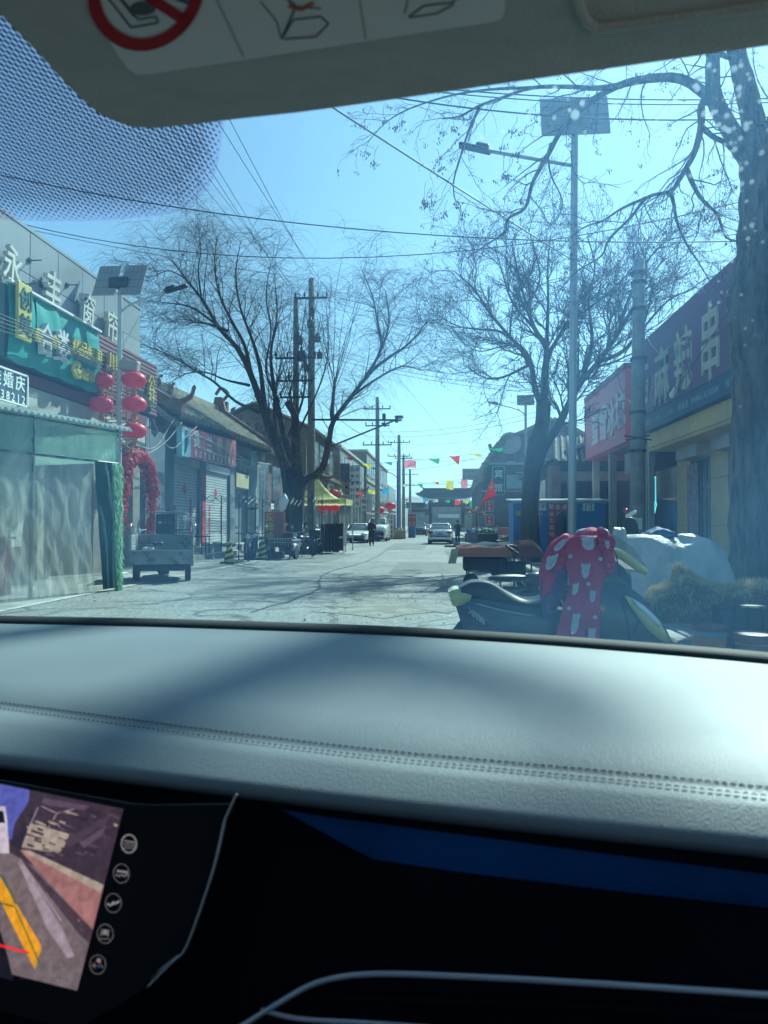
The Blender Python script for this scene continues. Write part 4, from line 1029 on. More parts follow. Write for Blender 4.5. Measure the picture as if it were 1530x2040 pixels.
mb.v = []; mb.f = []; mb.m = []; p = atX(449, 815, -12.3); mb.bb((p.x - .15, p.y - .15, 7.2), (p.x + .15, p.y + .15, 8.35)); mb.build('chimney', brickd, tb, world=True)
# its sign
SX = -9.25
y0, y1 = ypx(362, SX), ypx(470, SX)
ss = thing('shop_sign', 'red clothing shop sign with pale blue end under the tiled eave', 'sign', (SX, (y0+y1)/2, 3.7))
mb = MB(); mb.prism([(SX, y0 + .9, 3.82), (SX, y1, 3.95), (SX, y1, 5.12), (SX, y0 + .9, 4.9)], (-.2, 0, 0)); mb.build('sign_face', mat('dusty_pink_vinyl', (.40, .09, .12), rough=.5, var=.15), ss, world=True)
mb = MB(); mb.prism([(SX, y0, 3.78), (SX, y0 + .88, 3.82), (SX, y0 + .88, 4.9), (SX, y0, 4.86)], (-.2, 0, 0)); mb.build('sign_end', mat('pale_blue_vinyl', (.25, .52, .60), rough=.5, var=.15), ss, world=True)
mb = MB(); mb.tube([(SX + .01, y0 + .3, 3.95), (SX + .01, y0 + .42, 4.4), (SX + .01, y0 + .35, 4.75)], [.04, .09, .05], 5); mb.build('figure_print', mat('blue_print', (.03, .2, .42), rough=.5, var=0), ss, world=True)
gold = mat('dull_gold_letter', (.55, .42, .22), rough=.5, var=.1); signwhite = mat('printed_white', (.68, .68, .66), rough=.5, var=.08)
for i, (ch, px, pz) in enumerate((('美', 391, 4.55), ('兰', 416, 4.57), ('服', 436, 4.6), ('饰', 453, 4.63))):
    mb = MB(); put_glyph(mb, ch, (SX + .012, ypx(px, SX), pz), (0, 1, 0), UP, .62, ext=.01, off=.02, sx=1.1); mb.build('character', signwhite if i < 2 else gold, ss, world=True)
mb = MB(); write(mb, '精品男女服装批发零售', (SX + .012, ypx(384, SX), 4.02), (SX + .012, ypx(466, SX), 4.1), UP, .24, ext=.008, off=.005); mb.build('small_lettering', signwhite, ss, world=True)
mb = MB(); write(mb, '美三', (SX + .012, 0, 0), (SX + .012, 1, 0), UP, .1); mb = None

# ================================================================ generic town houses
stucco = [mat('town_render_%s' % a, c, rough=.9, var=.25, vs=.8, bump=.3, bs=10) for a, c in (('grey', (.17, .165, .155)), ('warm', (.22, .19, .155)), ('pale', (.26, .26, .25)), ('red', (.15, .07, .055)))]
winm = mat('town_window', (.06, .075, .09), rough=.15, var=.3, vs=1)
def house(label, x0, x1, y0, y1, z, m, roof='flat', side='E', floors=2, front=False, tiled=True, name='town_house'):
    h = thing(name, label, 'building', ((x0+x1)/2, (y0+y1)/2, 0))
    mb = MB(); mb.bb((x0, y0, 0), (x1, y1, z)); mb.build('wall', m, h, world=True)
    fx = x1 if side == 'E' else x0; sg = 1 if side == 'E' else -1
    fz = z / floors; nw = max(1, int((y1 - y0) / 2.6))
    wm = None
    for f in range(floors):
        for i in range(nw):
            yc = y0 + (i + .5) * (y1 - y0) / nw
            zb_, zt_ = (.5, fz - .7) if f == 0 else (f*fz + .7, (f+1)*fz - .6)
            mb = MB(); w = .95 if f else 1.05
            mb.bb((fx + sg*.04, yc - w, zb_), (fx - sg*.05, yc + w, zt_)); o = mb.build('window' if f else 'shop_window', winm, h, world=True)
            if i % 2 == 0 and y0 < 90:
                mb = MB(); mb.bb((fx + sg*.05, yc - .04, zb_), (fx + sg*.02, yc + .04, zt_)); mb.bb((fx + sg*.10, yc - w - .08, zb_ - .1), (fx, yc + w + .08, zb_)); mb.build('window_frame', greypaint, o, world=True)
        if f: mb = MB(); mb.bb((fx + sg*.14, y0, f*fz - .12), (fx, y1, f*fz + .12)); mb.build('string_course', lightband, h, world=True)
    if front:
        for f in range(1, floors):
            for i in range(2):
                xc = lerp(x0, x1, (i + .5)/2); mb = MB(); mb.bb((xc - .5, y0 - .04, f*fz + .8), (xc + .5, y0 + .05, (f+1)*fz - .7)); mb.build('window', winm, h, world=True)
    if roof == 'gable':
        xm = (x0 + x1)/2; rz = z + (x1 - x0)*.23
        for y in (y0, y1 - .2):
            mb = MB(); mb.prism([(x0, y, z), (x1, y, z), (xm, y, rz)], (0, .2, 0)); mb.build('gable', m, h, world=True)
        if tiled:
            tiled_slope(h, (x1 + .5, y0 - .3, z - .15), (x1 + .5, y1, z - .15), (xm, y0 - .3, rz), (xm, y1, rz), .45)
            tiled_slope(h, (x0 - .5, y0 - .3, z - .15), (x0 - .5, y1, z - .15), (xm, y0 - .3, rz), (xm, y1, rz), .45)
    else:
        mb = MB(); mb.bb((x0 - .15, y0 - .15, z), (x1 + .15, y1 + .15, z + .25)); mb.build('parapet', lightband if roof == 'flat' else m, h, world=True)
    return h
house('dim reddish shop behind the willow trunk, beyond the tiled roof row', -16, -10.2, 38.6, 48, 5.6, stucco[3], 'gable', floors=1)
house('grey gabled two storey house behind the yellow canopy tent', -17, -9.6, 50, 63, 8.3, stucco[0], 'gable', floors=2, front=True)
h3 = house('pale two storey building hung with upright billboards beyond the willow', -17, -9.2, 64, 84, 8.4, stucco[2], 'flat', floors=2, front=True)
house('long brown two storey block behind the row of utility poles', -17, -9.0, 85, 118, 10.2, stucco[1], 'flat', floors=3)
house('small pale gabled house at the far left end of the street', -16, -9.0, 120, 140, 8.2, stucco[2], 'gable', floors=2, tiled=False)
# little tiled porch roofs with upturned corners on the left
for lab, ya, yb, z, x in (('short tiled awning with upturned corner behind the yellow canopy', 52, 60, 4.6, -8.3), ('short tiled awning with upturned corner beside the first billboard', 66, 73, 4.7, -8.1)):
    h = thing('tiled_awning', lab, 'awning', (x - .7, (ya+yb)/2, z))
    tiled_slope(h, (x, ya, z), (x, yb, z), (x - 1.5, ya, z + .9), (x - 1.5, yb, z + .9), .3)
    for y in (ya, yb): mb = MB(); mb.tube(catmull([(x - 1.4, y, z + .95), (x - .3, y, z + .3), (x + .3, y, z + .3), (x + .7, y, z + .7)]), [.12]*12 + [.08]*6 + [.02], 6); mb.build('upturned_corner', ridgem, h, smooth=True, world=True)
# upright billboards on the left
def board(label, px0, px1, py0, py1, Y, m, text=None, tm=None, d=.12, name='billboard', cat='sign', rows=1):
    a, b = at(px0, py1, Y), at(px1, py0, Y)
    t = thing(name, label, cat, (a.x, Y, a.z)); mb = MB(); mb.bb((a.x, Y, a.z), (b.x, Y + d, b.z)); mb.build('panel', m, t, world=True)
    mb = MB()
    for p0, p1 in (((a.x-.03, b.z), (b.x+.03, b.z+.05)), ((a.x-.03, a.z-.05), (b.x+.03, a.z)), ((a.x-.05, a.z), (a.x, b.z)), ((b.x, a.z), (b.x+.05, b.z))): mb.bb((p0[0], Y - .03, p0[1]), (p1[0], Y + d + .01, p1[1]))
    mb.build('frame', steel, t, world=True)
    if text:
        n = len(text); w, h = b.x - a.x, b.z - a.z; mb = MB(); per = n // rows; vert = h > w
        for i, ch in enumerate(text):
            c, r = i // per, i % per
            if vert: pos = (b.x - w*(c + .5)/rows, Y - .012, b.z - h*(r + .5)/per); s_ = min(w/rows, h/per)*.75
            else: pos = (a.x + w*(r + .5)/per, Y - .012, b.z - h*(c + .5)/rows); s_ = min(w/per, h/rows)*.72
            put_glyph(mb, ch, pos, (1, 0, 0), UP, s_, ext=.008, off=.012)
        mb.build('lettering', tm, t, world=True)
    return t
ink = mat('sign_ink', (.03, .05, .09), rough=.6, var=0)
board('tall white billboard of closely printed columns on the pale building', 697, 717, 928, 1010, 63.5, signwhite, '批发零售家电五金建材灯具', ink, rows=2)
board('dark blue picture billboard beside the white one', 678, 696, 924, 962, 63.4, mat('dark_picture', (.04, .06, .10), rough=.5, var=.4, vs=2, col2=(.3, .3, .3), c2scale=1.3))
board('white notice panel low beside the near utility pole', 719, 731, 992, 1018, 62, signwhite, '超市', ink)
board('narrow pale panel right of the white notice', 732, 740, 986, 1018, 62, mat('pale_panel', (.4, .43, .43), rough=.6, var=.1))
board('small red festive board far down the left side', 813, 829, 1024, 1048, 80, redpaper, '年货大街', gold, rows=2)
board('blue upright board near the far parked cars', 814, 827, 1048, 1072, 76, mat('blue_board', (.03, .12, .30), rough=.6, var=.15))
# ================================================================ gate across the street
YG = 138.0
gw = thing('memorial_gate', 'dark timber gateway with sweeping tiled roof across the far street', 'gate', ((at(890, 1000, YG)).x, YG, 0))
gx = gw.location.x; gate_m = mat('gate_timber', (.07, .045, .045), rough=.7, var=.3, vs=.8); gate_t = mat('gate_tile', (.10, .11, .115), rough=.8, var=.25, vs=1)
for d in (-6.9, -3.1, 3.1, 6.9):
    mb = MB(); mb.cyl((gx + d, YG, 0), (gx + d, YG, 6.2 if abs(d) < 5 else 4.8), .38 if abs(d) < 5 else .3, 12); mb.build('column', gate_m, gw, world=True)
    mb = MB(); mb.rbox((gx + d, YG, .45), (1.2, 1.6, .9), .08); mb.build('column_base', conc, gw, world=True)
mb = MB(); mb.bb((gx - 3.6, YG - .25, 4.9), (gx + 3.6, YG + .25, 5.8)); mb.build('lintel', gate_m, gw, world=True)
for s_ in (-1, 1):
    mb = MB(); mb.bb((gx + s_*3.0, YG - .2, 3.9), (gx + s_*7.2, YG + .2, 4.5)); mb.build('side_lintel', gate_m, gw, world=True)
mb = MB(); mb.bb((gx - 1.7, YG - .35, 5.7), (gx + 1.7, YG - .2, 6.4)); mb.build('name_board', mat('gate_board', (.03, .05, .12), rough=.6, var=.1), gw, world=True)
mb = MB()
for i in range(26): mb.box((gx - 4.4 + i*.352, YG, 6.25), (.16, .9 + .2*(i % 2), .55))
o = mb.build('brackets', mat('gate_brackets', (.10, .14, .16), rough=.7, var=.3), gw, world=True); o['kind'] = 'stuff'
def gate_roof(cx, w, zb, zt, dep, wt, parent):
    for s_ in (-1, 1):
        mb = MB(); mb.grid(lambda u, v: (cx + lerp((2*u-1)*w, (2*u-1)*wt, v), YG + s_*dep*(1-v), zb + (zt-zb)*(v**1.35) + .9*abs(2*u-1)**5*(1-v)), 40, 6)
        mb.build('roof_slope', gate_t, parent, smooth=True, world=True, solid=.12)
    mb = MB(); n = int(w*2/.42)
    for i in range(n + 1):
        u = i/n; pts = [(cx + lerp((2*u-1)*w, (2*u-1)*wt, v), YG - dep*(1-v) - .02, zb + (zt-zb)*(v**1.35) + .9*abs(2*u-1)**5*(1-v) + .09) for v in (0, .25, .5, .75, 1)]
        mb.tube(pts, .075, 5)
    o = mb.build('roof_tiles', gate_t, parent, world=True); o['kind'] = 'stuff'
    mb = MB()
    for i in range(n + 1):
        u = i/n; mb.ball((cx + (2*u-1)*w, YG - dep - .06, zb + .9*abs(2*u-1)**5 - .02), .13, 6)
    o = mb.build('eave_discs', mat('eave_disc_%d' % int(w*10), (.45, .45, .42), rough=.6, var=.1), parent, world=True); o['kind'] = 'stuff'
    mb = MB(); mb.prism([(cx - wt - .2, YG - .15, zt - .1), (cx + wt + .2, YG - .15, zt - .1), (cx + wt + .3, YG - .15, zt + .6), (cx + wt - .1, YG - .15, zt + .35), (cx - wt + .1, YG - .15, zt + .35), (cx - wt - .3, YG - .15, zt + .6)], (0, .3, 0)); mb.build('ridge', gate_t, parent, world=True)
gate_roof(gx, 5.9, 6.5, 8.2, 1.7, 4.4, gw); gate_roof(gx - 6.0, 2.3, 4.5, 5.4, 1.3, 1.6, gw); gate_roof(gx + 6.0, 2.3, 4.5, 5.4, 1.3, 1.6, gw)
house('plain pale building behind the gateway closing the street', gx - 9, gx + 9, 170, 185, 6.0, stucco[2], 'flat', floors=2, front=True, side='E')
mb = MB(); mb.bb((gx - 1.8, 168.4, 3.1), (gx + 3.2, 168.6, 4.0)); o = mb.build('banner', signwhite, loc=(gx + .7, 168.5, 3.1)); tag(o, 'white banner on the building seen through the gateway', 'banner')

# ================================================================ right side
# purple fronted shop
RX = 6.0
def ypr(px, X=RX): return atX(px, 900, X).y
ps = thing('shop_building', 'yellow fronted shop at the right with deep ledge and glass doors', 'building', (RX + 2, 16, 0))
yel = mat('yellow_stone_cladding', (.62, .45, .17), rough=.55, var=.14, vs=1.2, col2=(.45, .33, .15), c2scale=1.5, c2lo=.55)
yA, yB = 6.0, 21.3
mb = MB(); mb.bb((RX + 1.1, yA, .05), (RX + 7, yB, 6.9)); mb.build('wall', mat('tan_wall', (.26, .21, .14), rough=.85, var=.2, vs=1.5), ps, world=True)
for j in range(13):
    y0 = yA + j * 1.176; mb = MB(); mb.rbox((RX + .10, y0 + .588, 3.74), (.26, 1.165, .42), .008); mb.build('ledge_panel', yel, ps, world=True)
mb = MB(); mb.bb((RX + .02, yA, 3.45), (RX + 1.12, yB, 3.53)); mb.build('soffit', yel, ps, world=True)
for i, (p0, p1) in enumerate(((1281, 1295), (1328, 1334), (1336, 1350), (1392, 1408), (1414, 1428))):
    pass
colY = [20.9, 18.3, 15.7, 13.1, 10.5, 7.9]
for y in colY:
    for z0, z1 in ((.1, 1.3), (1.31, 2.5), (2.51, 3.44)):
        mb = MB(); mb.rbox((RX + .98, y, (z0+z1)/2), (.22, 1.15, z1 - z0), .006); mb.build('column_panel', yel, ps, world=True)
alu = mat('aluminium_frame', (.40, .42, .42), rough=.4, metal=.6, var=.1)
for a, b in zip(colY[1:], colY):
    y0, y1 = a + .59, b - .59
    mb = MB(); mb.bb((RX + 1.02, y0, .35), (RX + 1.06, y1, 3.1)); o = mb.build('window', glassd, ps, world=True)
    mb = MB()
    for q in (0, .25, .5, .75, 1): mb.bb((RX + .96, lerp(y0, y1, q) - .03, .3), (RX + 1.03, lerp(y0, y1, q) + .03, 3.12))
    for z in (.3, 2.3, 3.08): mb.bb((RX + .965, y0, z), (RX + 1.02, y1, z + .06))
    mb.build('frame', alu, o, world=True)
    mb = MB(); mb.bb((RX + .5, y0 - .1, 3.1), (RX + 1.05, y1 + .1, 3.44)); mb.build('shutter_box', lightband, ps, world=True)
    mb = MB(); mb.bb((RX + .9, y0, .06), (RX + 1.1, y1, .34)); mb.build('sill_wall', yel, ps, world=True)
coping = mat('brown_parapet_tile', (.22, .12, .08), rough=.75, var=.3, vs=3)
mb = MB(); mb.bb((RX + .12, yA, 3.96), (RX + 1.15, yB, 6.75)); mb.build('upper_wall', coping, ps, world=True)
nb = 36
for i in range(nb):
    y0 = yA + (yB-yA)*i/nb; mb = MB(); mb.prism([(RX - .12, y0 + .01, 6.62), (RX - .12, y0 + (yB-yA)/nb - .01, 6.62), (RX + 1.2, y0 + (yB-yA)/nb - .01, 7.2), (RX + 1.2, y0 + .01, 7.2)], (0, 0, .07)); mb.build('coping_tile', coping, ps, world=True)
purple = mat('purple_sign_vinyl', (.17, .05, .12), rough=.45, var=.12, vs=.7); navy = mat('navy_sign_strip', (.025, .055, .12), rough=.45, var=.12)
pg = thing('shop_sign', 'large purple restaurant sign with tall brushed gold characters', 'sign', (RX, 15, 4))
mb = MB(); mb.bb((RX - .16, 7.0, 4.46), (RX + .1, 21.2, 6.62)); mb.build('sign_face', purple, pg, world=True)
mb = MB(); mb.bb((RX - .19, 7.0, 3.98), (RX + .1, 21.2, 4.44)); mb.build('sign_strip', navy, pg, world=True)
mb = MB(); mb.bb((RX - .21, 7.0, 4.44), (RX - .15, 21.2, 4.465)); mb.build('strip_line', bluegrey, pg, world=True)
cream = mat('brushed_gold_letter', (.52, .48, .36), rough=.5, var=.15, vs=3)
for ch, px, py, s_, w in (('麻', 1318, 748, 1.55, 1.5), ('辣', 1361, 716, 1.55, 1.5), ('串', 1415, 680, 1.75, 1.15), ('香', 1474, 640, 1.5, 1.3)):
    p = atX(px, py, RX - .175); mb = MB(); put_glyph(mb, ch, p, (0, -1, 0), UP, s_, ext=.02, off=.012, wid=w*.86, slant=-.0); mb.build('character', cream, pg, world=True)
for px, py, ch in ((1288, 747, '一'), (1287, 782, '品'), (1460, 605, '回味')):
    p = atX(px, py, RX - .175); big = len(ch) > 1; hh = .62 if not big else .7
    mb = MB(); mb.rbox(p, (.03, .34 if not big else .55, hh), .01); mb.build('seal', cream, pg, world=True)
    mb = MB()
    for k, c_ in enumerate(ch): put_glyph(mb, c_, p + Vector((-.02, 0, (.17 - .34*k) if big else 0)), (0, -1, 0), UP, .28, ext=.004, off=.01)
    mb.build('seal_character', purple, pg, world=True)
mb = MB(); write(mb, '麻辣串川味小吃店铺', (RX - .175, 20.2, 6.0), (RX - .175, 20.2 - .001, 4.7), UP, .001) if False else None
for k in range(10):
    p = atX(1300, 735 + k*9, RX - .17); put_glyph(mb, '麻辣串特色小吃传承'[k % 9], p, (0, -1, 0), UP, .11, ext=.004)
mb.build('small_lettering', cream, pg, world=True)
mb = MB(); y = 21.0
while y > 9: 
    write(mb, '麻辣串', (RX - .192, y, 4.2), (RX - .192, y - .75, 4.2), UP, .2, ext=.004); write(mb, 'MAMALACHUAN', (RX - .192, y - .95, 4.2), (RX - .192, y - 2.6, 4.2), UP, .15, ext=.004, off=.003); y -= 2.95
mb.build('strip_lettering', mat('pale_blue_letter', (.32, .40, .46), rough=.5, var=0), pg, world=True)
# window posters, neon arrow on the narrow bay
mb = MB(); mb.bb((RX + .86, 19.75, .5), (RX + .87, 20.6, 3.0)); o = mb.build('poster', mat('poster_print', (.30, .22, .26), rough=.6, var=.6, vs=5, col2=(.45, .07, .09), c2scale=3), loc=(RX + .86, 20, .5)); tag(o, 'tall printed poster with red prints on the narrow bay', 'poster')
neon = mat('neon_tube', (.3, .9, .9), rough=.4, var=0, emit=(.2, .7, .8), es=.5)
p = atX(1303, 975, RX + .8); mb = MB()
P = [(0, .22, .45), (0, -.2, .5), (0, -.2, -.5), (0, -.32, -.62), (0, -.05, -.95), (0, -.1, -.5), (0, .2, -.48), (0, .22, .45)]
mb.tube([p + Vector(q)*.8 for q in P], .02, 5); o = mb.build('neon_outline', neon, loc=p); tag(o, 'small turquoise neon arrow outline on the shop bay', 'neon sign')
# neighbouring pink sign shop
pk = thing('shop_building', 'shop front with dark interior beneath the faded pink sign', 'building', (RX + 2, 25, 0))
mb = MB(); mb.bb((RX + 1.6, 21.35, .05), (RX + 7, 29.6, 6.2)); mb.build('wall', mat('deep_red_wall', (.13, .035, .045), rough=.8, var=.2), pk, world=True)
mb = MB(); mb.bb((RX + .05, 21.4, 3.9), (RX + 1.6, 29.5, 4.0)); mb.build('soffit', mat('red_soffit', (.33, .06, .07), rough=.5, var=.15), pk, world=True)
mb = MB(); mb.bb((RX + .05, 21.4, .1), (RX + .2, 21.55, 6.0)); mb.build('corner_post', greypaint, pk, world=True)
for y in (23.2, 26.6, 29.4):
    mb = MB(); mb.bb((RX + .1, y - .12, .1), (RX + .34, y + .12, 3.9)); mb.build('post', lightband, pk, world=True)
mb = MB(); mb.bb((RX + 1.5, 22, .3), (RX + 1.58, 29, 3.2)); mb.build('glass_front', glassd, pk, world=True)
for q in range(8): mb = MB(); mb.bb((RX + .4, 22.2, 3.1 + q*.09), (RX + .46, 25.6, 3.17 + q*.09)); mb.build('shutter_slat', shutterm, pk, world=True)
pks = thing('shop_sign', 'faded pink shop sign with white rounded characters beside the concrete pole', 'sign', (RX, 26, 4))
pink = mat('faded_pink_vinyl', (.60, .115, .16), rough=.45, var=.08, vs=.8)
yP0, yP1 = ypr(1253), ypr(1171)
mb = MB(); mb.bb((RX - .1, yP0, 4.0), (RX + .12, yP1, 6.35)); mb.build('sign_face', pink, pks, world=True)
mb = MB(); mb.bb((RX - .14, yP0, 6.35), (RX + .3, yP1, 6.55)); mb.bb((RX - .11, yP1, 4.0), (RX + .12, yP1 + .08, 6.5)); mb.build('sign_rim', mat('deep_red_trim', (.25, .015, .03), rough=.5, var=.1), pks, world=True)
for ch, px, pz in (('蜜', 1192.5, 5.0), ('雪', 1209, 5.02), ('冰', 1225.5, 5.04), ('城', 1243.5, 5.1)):
    mb = MB(); put_glyph(mb, ch, (RX - .12, ypr(px), pz), (0, -1, 0), UP, 1.28, ext=.02, off=.035, wid=1.22); mb.build('character', mat('pale_pink_letter', (.70, .60, .64), rough=.5, var=.05) if px < 1200 else bpy.data.materials['pale_pink_letter'], pks, world=True)
# low house beyond the blue booth
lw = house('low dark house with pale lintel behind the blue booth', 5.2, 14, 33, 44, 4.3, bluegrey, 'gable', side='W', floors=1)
mb = MB(); a, b = at(1096, 958, 32.9), at(1225, 939, 32.9); mb.bb((a.x, 32.85, a.z), (b.x + 2, 33.0, b.z)); mb.build('pale_lintel', lightband, lw, world=True)
for i in range(5):
    a = at(1100 + i*27, 995, 32.9); mb = MB(); mb.bb((a.x, 32.9, 1.0), (a.x + .5, 33.0, 3.25)); mb.build('window', winm, lw, world=True)
mb = MB(); mb.bb((4.9, 32.4, .0), (5.3, 33.6, 4.0)); mb.build('corner_pillar', mat('pinkish_pillar', (.30, .20, .17), rough=.8, var=.2), lw, world=True)
tiled_slope(lw, (5.0, 31.8, 4.15), (14, 31.8, 4.15), (5.4, 34.5, 5.5), (14, 34.5, 5.5), .3)
# tall grey inn
inn = thing('inn_building', 'large grey brick inn with curved roof end and green upright sign', 'building', (9, 64, 0))
YI = 58.0
a, b = at(964, 1000, YI), at(1185, 1000, YI); zE = at(965, 950, YI).z
def zp(px, py): p = at(px, py, YI); return (p.x, YI, p.z)
prof = [(a.x, YI, 0), zp(962, 962), zp(972, 925), zp(988, 893), zp(1000, 880), zp(1046, 862), zp(1070, 850), zp(1100, 838), zp(1128, 850), zp(1160, 868), zp(1190, 885), (b.x + 3, YI, 0)]
mb = MB(); mb.prism(prof[::-1], (0, 22, 0)); mb.build('wall', greybrick, inn, world=True)
mb = MB(); rp = [Vector(p) for p in prof[1:-1]]
for p, q in zip(rp, rp[1:]):
    d = (q - p).normalized(); n_ = Vector((-d.z, 0, d.x)); mb.prism([p + Vector((0, -.5, 0)), q + Vector((0, -.5, 0)), q + n_*.25 + Vector((0, -.5, 0)), p + n_*.25 + Vector((0, -.5, 0))], (0, 23, 0))
mb.build('roof_edge', tilegray, inn, world=True)
mb = MB(); mb.tube(catmull([zp(985, 900), zp(978, 893), zp(975, 884)]), [.22]*6 + [.16]*6 + [.05], 6); mb.build('upturned_corner', ridgem, inn, smooth=True, world=True)
for px0, px1, py0, py1 in ((1011, 1024, 903, 919), (1082, 1092, 925, 965), (1100, 1118, 915, 935), (1030, 1040, 925, 940), (1060, 1072, 925, 940)):
    p, q = at(px0, py1, YI), at(px1, py0, YI); mb = MB(); mb.bb((p.x, YI - .05, p.z), (q.x, YI + .1, q.z)); o = mb.build('window', winm, inn, world=True)
    mb = MB(); mb.bb((p.x - .08, YI - .12, p.z - .1), (q.x + .08, YI, p.z)); mb.build('sill', lightband, o, world=True)
mb = MB(); mb.cyl(at(1016, 883, YI - .2), at(1016, 883, YI + 1), .9, 20); mb.build('roof_ventilator', greypaint, inn, world=True)
mb = MB(); p, q = at(990, 890, YI-.3), at(1006, 880, YI-.3); mb.bb((p.x, YI - .4, p.z), (q.x, YI + 1, q.z)); mb.build('roof_box', mat('tan_box', (.30, .25, .2), rough=.8, var=.1), inn, world=True)
for z in (4.0, 6.2):
    mb = MB(); mb.bb((a.x - .2, YI - .15, z), (b.x + 3, YI, z + .18)); mb.build('string_course', greypaint, inn, world=True)
board('dark green upright sign with pale characters on the grey inn', 982, 1004, 930, 985, 57.4, mat('dark_green_board', (.02, .12, .11), rough=.5, var=.1), '宾馆', signwhite)
board('arched pale glass panel beneath the green inn sign', 1010, 1038, 948, 972, 57.3, mat('pale_glass_panel', (.25, .36, .40), rough=.2, var=.2))
for i, (px0, px1, py0, py1, m_, lab) in enumerate(((968, 982, 1000, 1018, redpaper, 'small maroon board above the fruit stalls, upper of the pair'), (968, 982, 1026, 1044, redpaper, 'small maroon board above the fruit stalls, lower of the pair'))): board(lab, px0, px1, py0, py1, 50, m_, '水果', gold)
house('dim shop row running beyond the grey inn to the gateway', 8.0, 16, 82, 130, 6.8, stucco[0], 'gable', side='W', floors=2, front=True)
# blue booth
YB = 27.2
a, b = at(1023, 1110, YB), at(1206, 997, YB)
bl = thing('blue_booth', 'blue sheet metal booth with scalloped white roof edge behind the leaning tree', 'booth', ((a.x+b.x)/2, YB, .085))
bluem = mat('blue_sheet_metal', (.02, .17, .48), rough=.45, var=.15, vs=1)
mb = MB(); mb.bb((a.x, YB, .085), (b.x, YB + 1.9, b.z - .05)); mb.build('cabin', bluem, bl, world=True)
n = 7
for i in range(n):
    x0 = lerp(a.x, b.x, i/n); mb = MB(); mb.rbox(((x0 + (b.x-a.x)/n/2), YB - .012, (b.z + .1)/2), ((b.x-a.x)/n - .02, .02, b.z - .25), .006); mb.build('wall_panel', bluem, bl, world=True)
mb = MB(); nn_ = 44
for i in range(nn_):
    x = lerp(a.x - .1, b.x + .1, i/nn_); w = (b.x - a.x + .2)/nn_
    mb.tube([(x + w/2, YB - .22, b.z + .0), (x + w/2, YB + 2.1, b.z + .12)], w*.42, 6)
o = mb.build('ribbed_roof', white, bl, world=True); o['kind'] = 'stuff'
mb = MB(); mb.bb((a.x - .05, YB - .1, b.z - .1), (b.x + .05, YB - .03, b.z - .03)); mb.build('fascia', greypaint, bl, world=True)
def notice(px0, px1, py0, py1, lab, m_, txt=None, tm=None, rows=1):
    p, q = at(px0, py1, YB - .04), at(px1, py0, YB - .04); t = thing('notice', lab, 'notice', (p.x, YB - .04, p.z))
    mb = MB(); mb.bb((p.x, YB - .045, p.z), (q.x, YB - .03, q.z)); mb.build('sheet', m_, t, world=True)
    if txt:
        mb = MB(); per = len(txt)//rows
        for i, ch in enumerate(txt):
            c_, r_ = i // per, i % per; w, h_ = (q.x-p.x)/per, (q.z-p.z)/rows
            put_glyph(mb, ch, (p.x + w*(r_+.5), YB - .05, q.z - h_*(c_+.5)), (1, 0, 0), UP, min(w, h_)*.8, ext=.003, off=.01)
        mb.build('lettering', tm, t, world=True)
notice(1066, 1088, 1000, 1017, 'white notice on the blue booth just right of the leaning tree', white, '告示', ink)
notice(1161, 1184, 1001, 1018, 'white notice with a small mark at the right of the blue booth', white, '门', ink)
notice(1027, 1037, 1018, 1027, 'small yellowish label on the left end of the blue booth', ygold)
notice(1064, 1082, 1019, 1029, 'narrow strip of white characters on the blue booth', bluem, '卫医院', signwhite)
p, q = at(1092, 1083, YB - .07), at(1131, 1003, YB - .07)
rb = thing('red_banner', 'red upright banner of pale characters hung on the blue booth', 'banner', (p.x, YB - .07, p.z))
mb = MB(); mb.bb((p.x, YB - .075, p.z), (q.x + .1, YB - .06, q.z)); mb.build('banner_cloth', mat('banner_red', (.42, .05, .05), rough=.6, var=.15), rb, world=True)
W3 = (q.x - p.x)/3; H6 = (q.z - p.z)/6
for i, ch in enumerate('聚友餐'): mb = MB(); put_glyph(mb, ch, (p.x + W3*(i+.5), YB - .08, q.z - H6*.5), (1, 0, 0), UP, H6*.8, ext=.004, off=.01); mb.build('character', signwhite, rb, world=True)
for i, ch in enumerate('本各家特'): mb = MB(); put_glyph(mb, ch, (p.x + W3*.55, YB - .08, q.z - H6*(i+1.6)), (1, 0, 0), UP, H6*.78, ext=.004, off=.01); mb.build('character', signwhite, rb, world=True)
for i, ch in enumerate('店承宴'): mb = MB(); put_glyph(mb, ch, (p.x + W3*1.6, YB - .08, q.z - H6*(i+1.6)), (1, 0, 0), UP, H6*.7, ext=.004, off=.01); mb.build('character', gold, rb, world=True)
mb = MB(); c = at(1119, 1050, YB - .16); mb.ball(c, .5, 10, 0, (.42, .2, 1.15), .03); o = mb.build('punching_bag', darkmetal, smooth=True, loc=c - Vector((0, 0, .55))); tag(o, 'long dark bundle hanging in front of the red banner', 'bundle')
